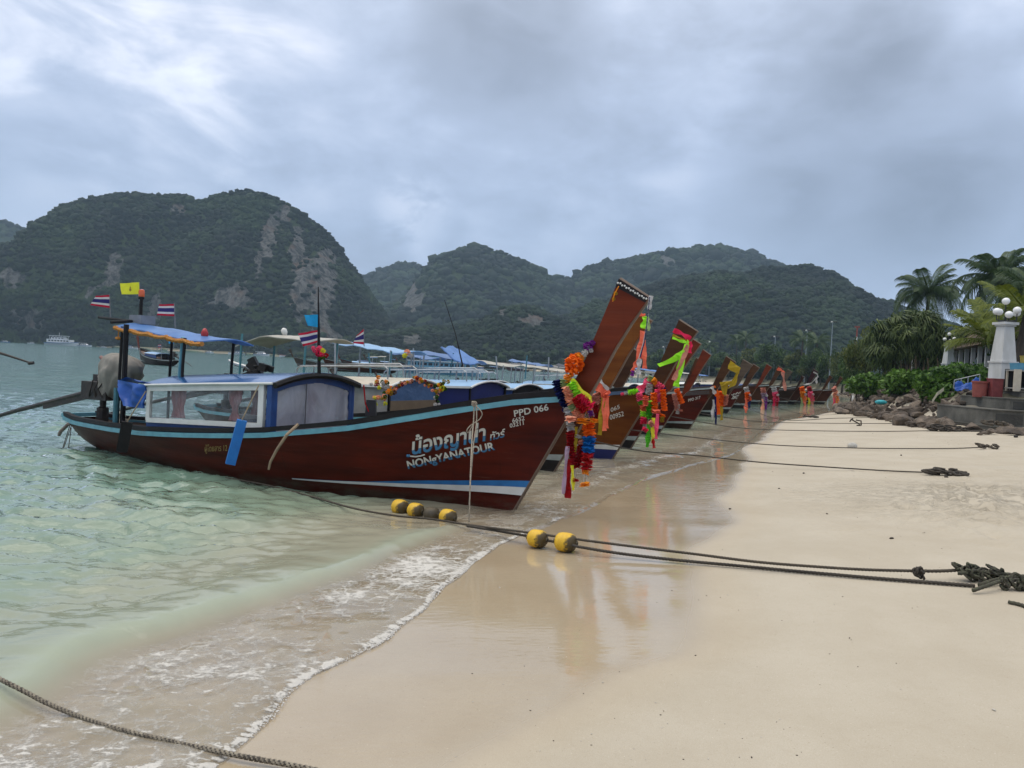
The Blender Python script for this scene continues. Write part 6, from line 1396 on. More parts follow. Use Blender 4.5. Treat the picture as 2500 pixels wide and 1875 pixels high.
for x, y, s_, w_, lb in SCR:
    if not lb: continue
    p = T(x, y, 0); L_ = s_ * p.y / FPX; t = thing('shell' if w_ else 'driftwood_scrap', lb, 'shell' if w_ else 'scrap', p, rg.uniform(0, 3), 'scraps scattered on the sand')
    MB().ball((0, 0, L_ * .12), L_ * .5, 5, (1, .42, .4)).build('piece', SC_W if w_ else SC_D, t, smooth=True)
# ================================================================== RIGHT BANK: rubble, garden, resort
def leaf_mat(name, a, c, tr=.25):
    mt = bpy.data.materials.new(name); mt.use_nodes = True; q = NB(mt); t = q.attr('tone')
    q.put(q.p.inputs['Base Color'], q.mix(t, a, c)); q.p.inputs['Roughness'].default_value = .5; q.p.inputs['Specular IOR Level'].default_value = .3
    trn = q.n.new('ShaderNodeBsdfTranslucent'); q.put(trn.inputs[0], q.mix(t, a, c)); mx = q.n.new('ShaderNodeMixShader'); mx.inputs[0].default_value = tr
    q.l.new(q.p.outputs[0], mx.inputs[1]); q.l.new(trn.outputs[0], mx.inputs[2]); q.l.new(mx.outputs[0], q.o.inputs[0]); MATS[name] = mt; return mt
LEAF_H = leaf_mat('hedge_leaf', (.022, .062, .008), (.105, .205, .026))
LEAF_T = leaf_mat('tree_leaf', (.014, .034, .010), (.085, .145, .030))
LEAF_Y = leaf_mat('yellowing_leaf', (.030, .055, .012), (.165, .180, .038))
LEAF_P = leaf_mat('palm_leaf', (.016, .040, .016), (.080, .125, .042), .25)
LEAF_YP = leaf_mat('young_palm_leaf', (.050, .080, .008), (.190, .220, .022), .3)
LEAF_PAN = leaf_mat('pandanus_leaf', (.018, .040, .010), (.120, .160, .045), .25)
BARK = mat('bark', (.10, .075, .055), .9, (.04, .03, .022), nscale=6, bump=.8, bscale=14, stretch=(1, 1, .4))
def leaf_np(C_, size, seed, upb=.5, asp=.55):
    """diamond leaves at points C_; returns verts, faces"""
    g_ = np.random.default_rng(seed); n_ = len(C_)
    nrm_ = g_.normal(size=(n_, 3)); nrm_[:, 2] += upb * 1.6; nrm_ /= np.linalg.norm(nrm_, axis=1)[:, None]
    a = np.cross(nrm_, g_.normal(size=(n_, 3))); a /= np.linalg.norm(a, axis=1)[:, None]; b_ = np.cross(nrm_, a)
    s_ = (size * g_.uniform(.6, 1.25, n_))[:, None]
    V = np.stack([C_ - a * s_, C_ + b_ * s_ * asp - nrm_ * s_ * .12, C_ + a * s_, C_ - b_ * s_ * asp - nrm_ * s_ * .12], 1).reshape(-1, 3)
    return V, np.arange(4 * n_).reshape(-1, 4)
def blob_points(cents, rads, n_, seed, shell=.55):
    g_ = np.random.default_rng(seed); idx = g_.choice(len(cents), n_, p=np.array(rads) ** 2 / np.sum(np.array(rads) ** 2))
    d = g_.normal(size=(n_, 3)); d /= np.linalg.norm(d, axis=1)[:, None]; r_ = np.array(rads)[idx] * (shell + (1.05 - shell) * g_.random(n_) ** .6)
    return np.array(cents)[idx] + d * r_[:, None] * np.array([1, 1, .8]), idx
def shrub(label, cat, spots, n_, size, lm, group, seed, name='shrub'):
    """spots: (x, y, z, r) leaf clumps in the world"""
    root = thing(name, label, cat, (spots[0][0], spots[0][1], float(terr(spots[0][0], spots[0][1]))), 0, group); o = np.array(root.location)
    P, idx = blob_points([np.array(s[:3]) - o for s in spots], [s[3] for s in spots], n_, seed)
    V, F = leaf_np(P, size, seed); g_ = np.random.default_rng(seed + 1); tone = np.clip(.5 + .35 * g_.normal(size=len(spots))[idx] * .6 + .3 * g_.normal(size=n_), 0, 1)
    np_mesh('foliage', V, F, [lm], root, attrs={'tone': np.repeat(tone, 4)})
    mb = MB(); rg = random.Random(seed)
    for s in spots[::2]:
        b0 = Vector((s[0], s[1], float(terr(s[0], s[1])))) - Vector(o); mb.tube([b0, b0.lerp(Vector(s[:3]) - Vector(o), .5) + Vector((rg.uniform(-.1, .1),) * 3), Vector(s[:3]) - Vector(o)], .03, 5)
    mb.build('stem', BARK, root)
    return root
# --- rubble
ROCKM = bpy.data.materials.new('rubble_rock'); ROCKM.use_nodes = True
q = NB(ROCKM); co = q.coord(); oi = q.n.new('ShaderNodeObjectInfo'); ov = q.n.new('ShaderNodeVectorMath'); ov.operation = 'ADD'; q.l.new(co, ov.inputs[0]); q.l.new(oi.outputs['Location'], ov.inputs[1])
f1 = q.noise(ov.outputs[0], 3.5, 7, .65); f2 = q.noise(ov.outputs[0], 14, 5, .7)
rc = q.mix(oi.outputs['Random'], (.085, .062, .045), (.230, .180, .135)); rc = q.mix(q.ss(f1, .35, .7, 0, .75), rc, (.045, .038, .031)); rc = q.mix(q.ss(f2, .6, .75, 0, .5), rc, (.22, .19, .15))
q.put(q.p.inputs['Base Color'], rc); q.p.inputs['Roughness'].default_value = .9; q.put(q.p.inputs['Normal'], q.bump(q.math('ADD', f1, f2), 1.0, .06))
def rock_mesh(seed):
    rg = random.Random(seed); bm = bmesh.new()
    for i in range(15):
        v = Vector((rg.gauss(0, 1), rg.gauss(0, 1), rg.gauss(0, 1))).normalized() * rg.uniform(.8, 1.05); bm.verts.new((v.x * .5, v.y * .38, v.z * .30))
    r_ = bmesh.ops.convex_hull(bm, input=bm.verts[:]); bmesh.ops.delete(bm, geom=[g for g in r_['geom_interior'] if isinstance(g, bmesh.types.BMVert)] , context='VERTS')
    bmesh.ops.bevel(bm, geom=bm.edges[:], offset=.025, segments=1, affect='EDGES')
    me = bpy.data.meshes.new('boulder'); bm.to_mesh(me); bm.free(); me.materials.append(ROCKM); return me
RM = [rock_mesh(s) for s in range(9)]
rg = random.Random(21)
def boulder(p, s, label='dark brown boulder in the rubble bank below the hedges', group='boulders of the rubble bank'):
    o = bpy.data.objects.new('boulder', rg.choice(RM)); COL.objects.link(o); o.location = p; o.scale = (s * rg.uniform(.85, 1.3), s * rg.uniform(.8, 1.2), s * rg.uniform(.7, 1.2)); o.rotation_euler = (rg.uniform(-.6, .6), rg.uniform(-.6, .6), rg.uniform(0, 6.3))
    return tag(o, label, 'boulder', group)
def bank_xy(y, e): return float(np.interp(y, BK[:, 0], BK[:, 1])) + e
n_big = 0
for i in range(315):
    y = 28 + 38 * rg.random() ** 1.3; e = -1.0 + 3.0 * rg.random(); x = bank_xy(y, e)
    if y < 31 and x > 17.2: continue
    boulder((x, y, float(terr(x, y)) + rg.uniform(-.02, .22)), rg.uniform(.45, 1.05) * (1.15 if e < .6 else .95)); n_big += 1
mb = MB(); rv = [np.array([v.co[:] for v in me.vertices]) for me in RM]; rf = [[tuple(p.vertices) for p in me.polygons] for me in RM]
for i in range(700):
    y = 26 + 110 * rg.random() ** 1.35; e = rg.uniform(-1.0, 2.6); x = bank_xy(y, e); k_ = rg.randrange(len(RM)); s = rg.uniform(.2, .55) * max(1, y / 62)
    if y < 31 and x > 17.2: continue
    R_ = np.array(Matrix.Rotation(rg.uniform(0, 6), 3, Vector((rg.random(), rg.random(), rg.random())).normalized()))
    mb.add((rv[k_] @ R_.T) * s + np.array([x, y, float(terr(x, y)) + .03]), rf[k_])
tag(mb.build('rubble', ROCKM), kind='stuff')
for (px, py, s, lb) in ((2455, 1037, 1.5, 'large brown boulder at the foot of the concrete platform'), (2492, 1044, 1.6, 'boulder cut by the right edge, in front of the concrete platform'), (2478, 1053, 1.1, 'flat boulder half sunk in the sand at the right edge'), (2420, 1046, .8, 'small dark stone beside the large brown boulder'), (2400, 1052, .6, 'low stone by the platform corner')):
    p = W(px, py, 26.7 - (py - 1037) * .05); p.z = float(terr(p.x, p.y)) + .08; boulder(p, s * .62, lb, 'boulders at the platform')
# --- hedges
GH = 'hedges along the top of the rubble bank'
def hedge(label, x0, x1, ybot, ytop, Y, seed, n_, size=.14, lm=None, sunk=.5):
    r_ = random.Random(seed); sp = []
    for i in range(26):
        f = r_.random(); px = x0 + (x1 - x0) * f; yy = ybot + (ytop - ybot) * r_.random() * (0.55 + .45 * math.sin(math.pi * min(.95, max(.05, f)))); c = W(px, yy, Y + r_.uniform(-1.2, 1.6)); sp.append((c.x, c.y, c.z, r_.uniform(.38, .8) * Y / 45))
    return shrub(label, 'hedge', sp, n_, size, lm or LEAF_H, GH, seed, 'hedge')
hedge('bright green hedge nearest the blue tarpaulin, spilling over the rubble', 2262, 2325, 968, 912, 37, 3, 5200)
hedge('tall bright green hedge under the middle lamp pillar', 2300, 2395, 925, 905, 42, 4, 3600, .15)
hedge('bright green hedge under the pandanus tree', 2180, 2255, 945, 922, 46, 5, 3600, .15)
hedge('low bright green hedge close to the last boats', 2088, 2158, 945, 930, 53, 6, 3200, .16)
# --- broadleaf trees
CROWN_CACHE = {}
def crown_data(kind, seed, n_=3000, leaf=.055):
    """unit crown: clumps on an ellipsoid of radius 1, ragged"""
    key = (kind, seed, n_)
    if key in CROWN_CACHE: return CROWN_CACHE[key]
    g_ = np.random.default_rng(seed); k = 26
    d = g_.normal(size=(k, 3)); d[:, 2] = np.abs(d[:, 2]) * .9 - .25; d /= np.linalg.norm(d, axis=1)[:, None]
    C_ = d * g_.uniform(.35, .82, (k, 1)) * np.array([1, 1, .75]); rr_ = g_.uniform(.20, .38, k)
    P, idx = blob_points(C_, rr_, n_, seed, .45); V, F = leaf_np(P, leaf, seed, .4, .6)
    tone = np.clip(.42 + .22 * g_.normal(size=k)[idx] + .20 * g_.normal(size=n_), 0, 1)
    me = bpy.data.meshes.new('crown'); CROWN_CACHE[key] = (V, F, np.repeat(tone, 4)); return CROWN_CACHE[key]
_crown_me = {}
def tree(label, x, y, h, r_, lm, group, seed, trunk=.45, name='broadleaf_tree', n_=3000, leaf=.055, zsq=1.0):
    z = float(terr(x, y)); root = thing(name, label, 'tree', (x, y, z - .1), 0, group); rg_ = random.Random(seed)
    top = Vector((rg_.uniform(-.1, .1) * r_, rg_.uniform(-.1, .1) * r_, h * .62))
    MB().tube([(0, 0, 0), top * .35 + Vector((.05 * r_, 0, 0)), top * .7, top], [r_ * .075, r_ * .055, r_ * .04, r_ * .02], 7).build('trunk', BARK, root, smooth=True)
    for i in range(4):
        an = i * 1.6 + rg_.random(); e_ = Vector((math.cos(an) * r_ * .6, math.sin(an) * r_ * .6, h * rg_.uniform(.62, .8))); MB().tube([top * .55, top * .55 + (e_ - top * .55) * .5 + Vector((0, 0, .05 * h)), e_], [r_ * .035, r_ * .025, r_ * .012], 5).build('limb', BARK, root)
    key = (seed % 5, n_, leaf, lm.name)
    if key not in _crown_me:
        V, F, tn = crown_data('b', seed % 5, n_, leaf); o = np_mesh('crown', V, F, [lm], root, attrs={'tone': tn}); _crown_me[key] = o.data
    else: o = share(_crown_me[key], 'crown', root)
    ch = (h - trunk * h) / 1.45; o.location = (0, 0, h - ch * .70); o.scale = (r_, r_, ch * zsq); o.rotation_euler = (0, 0, rg_.uniform(0, 6))
    return root
def shore_y(px):
    """distance at which the shoreline crosses a column of the photograph"""
    ys = np.linspace(55, 480, 400); xs = 1250 + shore(ys) / ys * FPX + 0.052 * 0; return float(np.interp(px, xs[::-1][np.argsort(xs[::-1])], ys[::-1][np.argsort(xs[::-1])]))
GT = 'trees along the far shore behind the boats'
TL = [(1585, 862, 60), (1625, 850, 66), (1668, 842, 60), (1712, 868, 52), (1755, 858, 54), (1800, 862, 56), (1842, 848, 54), (1880, 838, 54), (1915, 846, 50), (1950, 852, 52), (1985, 862, 46), (2020, 872, 44), (2050, 880, 36), (1600, 880, 50), (1690, 885, 50), (1780, 888, 48), (1865, 880, 50), (1932, 890, 46), (1968, 890, 40), (2005, 898, 40), (2038, 905, 34)]
TREF = ['just right of the sashed prow', 'under the boxy white floodlight pole', 'behind the narrow bare red prow', 'left of the short floodlight mast', 'right of the short floodlight mast', 'behind the yellow-clothed prow', 'behind the weathered grey prow', 'under the mast above the palms', 'behind the coral-ribboned prow', 'left of the second tallest mast', 'between the two tallest masts', 'left of the tallest mast', 'right of the tallest mast',
        'low down between the third and fourth prows', 'low down behind boat PPD 317', 'low down behind the three-lined bow', 'low down behind the straight bare prow', 'low down behind the small dark boat', 'low down behind the white-ribboned prow', 'low down behind the last two boats', 'at the near end, where the rubble bank starts']
for i, (px, top, wpx) in enumerate(TL):
    Yt = max(95, min(390, shore_y(px - 25))) + (14 if i < 13 else 4); p = W(px, top, Yt); z = float(terr(p.x, Yt)); h = p.z - z; r_ = wpx * Yt / FPX * .62
    tree(('dark leafy tree ', 'olive green tree ')[i % 3 == 0] + TREF[i], p.x, Yt, h, r_, LEAF_Y if i % 3 == 0 else LEAF_T, GT, 60 + i, trunk=.18, n_=2200, leaf=.075, zsq=1.0)
GR_ = 'garden trees above the rubble bank'
def tree_px(label, px, top, Yt, wpx, lm, seed, trunk=.2, n_=4200, leaf=.05, **k):
    p = W(px, top, Yt); z = float(terr(p.x, Yt)); return tree(label, p.x, Yt, p.z - z, wpx * Yt / FPX * .62, lm, GR_, seed, trunk, n_=n_, leaf=leaf, **k)
tree_px('round dark tree with yellowing top, left of the pandanus', 2128, 792, 76, 104, LEAF_Y, 71, .12)
tree_px('dense dark green tree against the trunk of the pandanus', 2168, 815, 70, 80, LEAF_T, 72, .10)
tree_px('bushy green tree at the inner end of the far shore, right of the signal tower', 2098, 826, 112, 74, LEAF_T, 81, .1)
tree_px('bushy green tree between the signal tower and the tallest mast', 2062, 842, 138, 66, LEAF_Y, 82, .1)
tree_px('broad dark tree under the tallest floodlight mast', 2028, 850, 165, 62, LEAF_T, 83, .1)
tree_px('broad green tree left of the tallest floodlight mast', 1992, 848, 178, 60, LEAF_T, 84, .1)
tree_px('low dark tree behind the first lamp pillar', 2085, 868, 84, 70, LEAF_T, 73, .1)
tree_px('olive green tree rising behind the pandanus', 2196, 780, 88, 80, LEAF_Y, 74, .12)
tree_px('dark tree filling the garden between pandanus and palm', 2300, 800, 84, 110, LEAF_T, 75, .1)
tree_px('dark brownish tree behind the tall coconut palm', 2385, 752, 80, 120, LEAF_Y, 76, .1)
tree_px('dark tree at the right edge behind the near lamp pillar', 2490, 745, 62, 120, LEAF_T, 77, .1)
# --- palms
def frond_mesh(name, L_, droop, lm, leaflets=34, wl=.42, seed=1, hang=.5):
    g_ = random.Random(seed); V, F, Tn = [], [], []; pts = []
    for i in range(13):
        f = i / 12; pts.append(Vector((L_ * (math.sin(f * 1.25) / math.sin(1.25)) * .92, 0, L_ * (.42 * f - droop * f ** 2.1))))
    def at(f): a = f * 12; i = int(min(11, a)); return pts[i].lerp(pts[i + 1], a - i)
    for i in range(12):
        for s_ in (-1, 1):
            w_ = .022 * L_ * (1 - i / 13); a, b_ = pts[i], pts[i + 1]; k = len(V); V += [a - Vector((0, w_, 0)), a + Vector((0, w_, 0)), b_ + Vector((0, w_ * .9, 0)), b_ - Vector((0, w_ * .9, 0))]; F.append((k, k + 1, k + 2, k + 3)); Tn += [.9] * 4
    for i in range(leaflets):
        f = .10 + .88 * i / leaflets; p = at(f); t = (at(min(1, f + .03)) - at(max(0, f - .03))).normalized(); ll = wl * L_ * .55 * (math.sin(math.pi * (.12 + .82 * f)) ** .6)
        for s_ in (-1, 1):
            d = (t * .55 + Vector((0, s_, 0)) * .85 + Vector((0, 0, .18))).normalized(); mid = p + d * ll * .5; tip = p + d * ll * .9 - Vector((0, 0, hang * ll * g_.uniform(.6, 1.2))); sw = t * (.0098 * L_) * g_.uniform(.8, 1.25)
            k = len(V); V += [p - sw * .7, p + sw * .7, mid + sw, mid - sw, tip + sw * .2, tip - sw * .2]; F += [(k, k + 1, k + 2, k + 3), (k + 3, k + 2, k + 4, k + 5)]; tn = g_.uniform(.15, .8); Tn += [tn] * 6
    me = bpy.data.meshes.new(name); me.from_pydata([tuple(v) for v in V], [], F); a = me.attributes.new('tone', 'FLOAT', 'POINT'); a.data.foreach_set('value', Tn); me.materials.append(lm); return me
FR = [frond_mesh('frond', 1, d, LEAF_P, 42, .50, s, h) for d, s, h in ((.35, 1, .6), (.62, 2, .9), (.95, 3, 1.0))]
FRY = [frond_mesh('frond', 1, d, LEAF_YP, 40, .44, s, h) for d, s, h in ((.22, 4, .35), (.42, 5, .5), (.7, 6, .7))]
def palm(label, px, crown_y, Yt, L_, fr, group, seed, nf=20, base=None, wind=-.25, name='coconut_palm', el=(-.35, 1.25)):
    rg_ = random.Random(seed); c = W(px, crown_y, Yt); bx = c.x + (base if base is not None else rg_.uniform(-.6, .6)); z = float(terr(bx, Yt)); root = thing(name, label, 'palm tree', (bx, Yt, z - .1), 0, group)
    top = Vector((c.x - bx, 0, c.z - z + .1)); r_ = .075 * L_ ** .8
    MB().tube([(0, 0, 0), top * .3 + Vector((-.04 * top.z * .3, 0, 0)), top * .7 + Vector((-.02 * top.z, 0, 0)), top], [r_ * 1.35, r_, r_ * .9, r_ * .8], 8).build('trunk', BARK, root, smooth=True)
    for i in range(nf):
        an = i * 2.399 + rg_.uniform(-.3, .3); e_ = el[0] + (el[1] - el[0]) * ((i + .5) / nf); k = 0 if e_ > .75 else (1 if e_ > .1 else 2); s = L_ * rg_.uniform(.82, 1.1)
        o = share(fr[k], 'frond', root, top + Vector((0, 0, .05 * L_)), (0, 0, 0), (s, s, s)); d = Euler3(an, e_ * .75 - .2, wind); o.rotation_euler = d
    return root
def Euler3(az, el, wind):
    """frond direction: azimuth, lift, and all of it leaning with the wind along x"""
    q_ = Quaternion((0, 0, 1), az) @ Quaternion((0, 1, 0), -el); q_ = Quaternion((0, 1, 0), wind) @ q_; return q_.to_euler()
GP = 'coconut palms in the resort garden'
palm('dark coconut palm rising behind the pandanus tree', 2268, 722, 74, 3.6, FR, GP, 5, 30)
palm('tallest coconut palm, behind the near lamp pillar', 2448, 690, 60, 3.7, FR, GP, 6, 34)
palm('young yellow-green palm with long arching fronds beside the near lamp pillar', 2445, 850, 44, 3.6, FRY, GP, 7, 20, base=.3, name='young_palm', el=(.35, 1.35), wind=-.3)
palm('yellow-green palm at the right edge above the near lamp pillar', 2505, 770, 40, 3.0, FRY, GP, 8, 16, name='young_palm')
palm('coconut palm cut by the right edge, level with the lamp globes', 2520, 715, 52, 3.2, FR, GP, 9, 20)
GPF = 'coconut palms far along the shore'
for i, (px, cy) in enumerate(((1702, 840), (1730, 848), (1800, 836), (1822, 828), (1960, 832), (1996, 838), (1865, 858))):
    Yt = max(110, min(380, shore_y(px - 20))) + 18; palm('slender coconut palm ' + ('left of the short floodlight mast', 'right of the short floodlight mast', 'left of the pair above the yellow-clothed prow', 'right one of the pair above the grey prow', 'beside the second tallest mast', 'between the two tallest masts', 'below the mast above the palms')[i], px, cy, Yt, 4.2, FR, GPF, 20 + i, 13)
# --- pandanus
def rosette_mesh(seed, lm=None):
    g_ = random.Random(seed); V, F, Tn = [], [], []
    for i in range(30):
        an = i * 2.4; up_ = g_.uniform(.15, 1.2); d = Vector((math.cos(an), math.sin(an), 0)); L_ = g_.uniform(.75, 1.15); w_ = .045
        P = [Vector((0, 0, 0)), d * .42 * L_ + Vector((0, 0, .42 * up_ * L_)), d * .78 * L_ + Vector((0, 0, (.42 * up_ - .18) * L_)), d * .88 * L_ + Vector((0, 0, (.42 * up_ - .75) * L_))]
        sw = Vector((-d.y, d.x, 0)); k = len(V); tn = g_.uniform(.05, .95)
        for p, ww in zip(P, (1, 1, .8, .15)): V += [p - sw * w_ * ww, p + sw * w_ * ww]
        F += [(k + 2 * j, k + 2 * j + 1, k + 2 * j + 3, k + 2 * j + 2) for j in range(3)]; Tn += [tn] * 8
    me = bpy.data.meshes.new('leaf_rosette'); me.from_pydata([tuple(v) for v in V], [], F); a = me.attributes.new('tone', 'FLOAT', 'POINT'); a.data.foreach_set('value', Tn); me.materials.append(LEAF_PAN); return me
RO = [rosette_mesh(s) for s in range(4)]
DRY = mat('dry_leaf', (.16, .115, .065), .9, (.08, .055, .033), nscale=8)
pc = W(2222, 905, 56); pz = float(terr(pc.x, 56)); pan = thing('pandanus_tree', 'big drooping pandanus tree with strap leaves on forked trunks', 'tree', (pc.x, 56, pz - .1), 0, None, 1.18)
rg = random.Random(12); forks = []
for i, (ex, ez) in enumerate(((-1.3, 2.2), (-.4, 2.7), (.5, 2.4), (1.2, 2.0), (0.0, 3.5))):
    p = [Vector((ex * .18, 0, 0)), Vector((ex * .45, rg.uniform(-.3, .3), ez * .4)), Vector((ex, rg.uniform(-.5, .5), ez))]; MB().tube(p, [.13, .11, .08], 7).build('trunk', BARK, pan, smooth=True); forks.append(p[-1])
heads = [(f_ + Vector((0, 0, .15)), rg.uniform(.75, 1.15)) for f_ in forks] + [(Vector((-1.75, .3, 3.1)), .8), (Vector((1.5, -.2, 3.2)), .85), (Vector((.55, .2, 4.3)), .75), (Vector((-.7, .1, 3.7)), .9), (Vector((-2.0, -.3, 2.2)), .6)]
for i in range(120):
    hc, hr = heads[i % len(heads)]; d = Vector((rg.gauss(0, 1), rg.gauss(0, 1), rg.gauss(.25, .8))).normalized() * hr * rg.uniform(.35, 1.0)
    share(RO[i % 4], 'leaf_rosette', pan, hc + d, (rg.uniform(-.6, .6), rg.uniform(-.6, .6), rg.uniform(0, 6)), (rg.uniform(.6, 1.1),) * 3)
mb = MB()
for i in range(60):
    an = rg.uniform(0, 6.3); r_ = rg.uniform(.3, 1.9); x, y = r_ * math.cos(an), r_ * .8 * math.sin(an); z = rg.uniform(1.5, 2.2); mb.ribbon([(x, y, z), (x + .08, y, z - .5), (x + .05, y + .03, z - rg.uniform(.8, 1.3))], (.07, .02, 0))
o = mb.build('dead_leaf', DRY, pan); o['kind'] = 'stuff'
# --- lamp pillars
GLOBE = mat('globe_glass', (.80, .80, .78), .25, (.74, .74, .72), coat=.4)
PLASTER = mat('white_plaster', (.66, .66, .65), .8, (.44, .44, .41), nscale=2.2, stretch=(1, 1, .35), bump=.3, bscale=25)
IRON = mat('black_iron', (.015, .015, .015), .5)
def lamp_pillar(label, px, base_y, top_y, Yt, globes):
    b_ = W(px, base_y, Yt); t_ = W(px, top_y, Yt); h = t_.z - b_.z; root = thing('lamp_pillar', label, 'lamp pillar', b_, R(9), 'white lamp pillars along the garden'); w_ = h * .118
    MB().box((0, 0, h * .14), (2.0 * w_ * 1.28, 2.0 * w_ * 1.28, h * .28)).box((0, 0, h * .295), (2.0 * w_ * 1.42, 2.0 * w_ * 1.42, h * .03)).build('plinth', PLASTER, root)
    MB().box((0, 0, h * .62), (2.0 * w_ * 1.2, 2.0 * w_ * 1.2, h * .62), taper=.66).build('shaft', PLASTER, root)
    MB().box((0, 0, h * .945), (2.0 * w_ * .98, 2.0 * w_ * .98, h * .03)).box((0, 0, h * .98), (2.0 * w_ * 1.22, 2.0 * w_ * 1.22, h * .045)).build('cap', PLASTER, root)
    g_ = h * .066; br = MB().tube([(0, 0, h), (0, 0, h * 1.18)], .03, 6)
    ps = [(-.95, -.2, .10), (.95, .1, .10), (.22, -.75, .13), (-.25, -.55, .05), (0, .1, .30), (.1, .8, .12)][:globes]
    for x, y, z in ps: br.tube([(0, 0, h * 1.03), (x * h * .24, y * h * .24, h * 1.03), (x * h * .24, y * h * .24, h * (1.02 + z))], .022, 6)
    bo = br.build('bracket', IRON, root)
    for x, y, z in ps: MB().ball((x * h * .24, y * h * .24, h * (1.02 + z) + g_ * .9), g_, 9, (1, 1, .95)).build('globe', GLOBE, bo, smooth=True)
    return root
lamp_pillar('nearest and tallest white lamp pillar with six globes, at the platform', 2446, 925, 787, 33, 6)
lamp_pillar('middle white lamp pillar, half hidden by the bright hedge', 2313, 908, 841, 46, 5)
lamp_pillar('farthest white lamp pillar, mostly behind the pandanus leaves', 2224, 915, 862, 72, 5)
# --- resort building behind the palms
A_, B_ = Vector((47.0, 84.0, 0)), Vector((33.5, 46.0, 0)); dl = (B_ - A_); Lb = dl.length; ang = math.atan2(dl.y, dl.x)
RT = thing('resort_building', 'low white resort building with dark openings and thatched roof behind the palms', 'building', (A_.x, A_.y, 2.0), ang)
# local: x along the facade, +y away from the beach
nb_ = 15; st = Lb / nb_
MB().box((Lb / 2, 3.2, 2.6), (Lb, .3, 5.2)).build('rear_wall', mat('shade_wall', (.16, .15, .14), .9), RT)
MB().box((Lb / 2, 0, .55), (Lb, .35, 1.1)).build('lower_wall', PLASTER, RT)
MB().box((Lb / 2, 1.6, .98), (Lb, 3.2, .12)).build('floor_slab', PLASTER, RT)
for i in range(nb_ + 1): MB().box((i * st, 0, 2.55), (.34, .32, 2.9)).build('column', PLASTER, RT)
for i in range(nb_):
    MB().box(((i + .5) * st, -.02, 1.98), (st - .36, .10, .12)).box(((i + .18) * st, -.02, 1.52), (.10, .08, .84)).box(((i + .82) * st, -.02, 1.52), (.10, .08, .84)).build('balustrade', PLASTER, RT)
    MB().box(((i + .5) * st, .05, 1.5), (st * .56, .05, .78)).build('balcony_panel', mat('navy_panel', (.012, .014, .045), .5), RT)
    w_ = MB().box(((i + .5) * st, 3.02, 2.3), (st * .6, .06, 2.2)).build('window', mat('dark_glass', (.012, .014, .018), .15), RT); MB().box(((i + .5) * st, 2.98, 2.3), (.06, .04, 2.2)).build('mullion', PLASTER, w_)
MB().prism([(-.9, 3.95), (5.4, 3.95), (2.4, 6.2), (1.9, 6.2)], -.6, Lb + .6, lambda u, v, h_: (h_, u, v)).build('roof', mat('thatch', (.16, .105, .062), .95, (.07, .045, .028), nscale=5, bump=1, bscale=18, stretch=(3, 1, 1)), RT)
# --- concrete platform with the clutter on it
CONC = mat('old_concrete', (.165, .158, .132), .9, (.060, .058, .049), nscale=1.6, bump=.6, bscale=12, rvar=.05)
CONC2 = mat('concrete_panel', (.070, .068, .058), .9, (.030, .029, .026), nscale=2, bump=.5, bscale=14)
pb = T(2400, 1052, 0); PL = thing('concrete_platform', 'stained stepped concrete platform at the top of the beach', 'platform', (17.35, 27.8, .30), R(-3))
for nm, x0, x1, z0, z1, y0 in (('bottom_step', 0, 7, 0, .42, -.1), ('lower_step', .05, 7, .42, 1.02, 0), ('upper_step', .95, 7, 1.02, 1.45, .55), ('top_slab', 1.9, 7, 1.45, 1.75, 1.1)):
    st_ = MB().box(((x0 + x1) / 2, (y0 + 4) / 2, (z0 + z1) / 2), (x1 - x0, 4 - y0, z1 - z0)).build(nm, CONC, PL)
    MB().box(((x0 + x1) / 2, (y0 + 4) / 2 - .03, z1 + .02), (x1 - x0 + .06, 4 - y0 + .06, .04)).build('nosing', CONC, st_)
    if nm != 'bottom_step':
        for k_ in range(4): MB().box((x0 + .6 + k_ * 1.5, y0 - .004, (z0 + z1) / 2), (.95, .03, (z1 - z0) * .62)).build('panel', CONC2, st_)
def pl(x, y, z): return ROOTM[PL.name] @ Vector((x, y, z))
cb = thing('open_cabinet', 'cream open cabinet with dark shelf standing on the concrete platform', 'cabinet', pl(1.65, 1.9, 1.75), R(-3))
MB().box((.12, -.3, .42), (.26, .06, .84)).build('door', CREAM, cb); MB().box((.95, 0, .80), (1.9, .6, .05)).build('top_board', mat('grey_board', (.30, .30, .28), .7), cb); MB().box((.95, 0, .12), (1.9, .6, .05)).build('shelf', mat('grey_board', (.3, .3, .28), .7), cb); MB().box((.95, .3, .45), (1.9, .04, .8)).build('back_board', BLACKW, cb)
MB().box((.95, -.1, .25), (.5, .35, .2)).box((1.2, 0, .55), (.9, .3, .2)).build('stored_pot', mat('grimy', (.08, .07, .06), .8, bump=.5), cb)
for x in (.05, 1.85): MB().box((x, .25, .4), (.06, .06, .8)).build('leg', CREAM, cb)
def crate(label, x, y, z, dx, dy, dz, c): t = thing('crate', label, 'crate', pl(x, y, z), R(-3), 'plastic crates on the cream cabinet'); MB().box((0, 0, dz / 2), (dx, dy, dz), taper=1.05).build('body', c, t); MB().box((0, 0, dz), (dx * 1.08, dy * 1.08, .03)).build('rim', c, t); return t
cy_ = mat('crate_yellow', (.42, .30, .05), .6); cb_ = mat('crate_blue', (.03, .16, .34), .6)
crate('long yellow crate on top of the cream cabinet', 2.65, 1.9, 2.86, 1.0, .45, .26, cy_); crate('light blue crate under the yellow crate', 2.15, 1.9, 2.58, .72, .5, .24, mat('crate_lblue', (.08, .28, .42), .6)); crate('dark blue crate under the yellow crate, right of the light blue one', 2.95, 1.9, 2.58, .7, .5, .24, cb_)
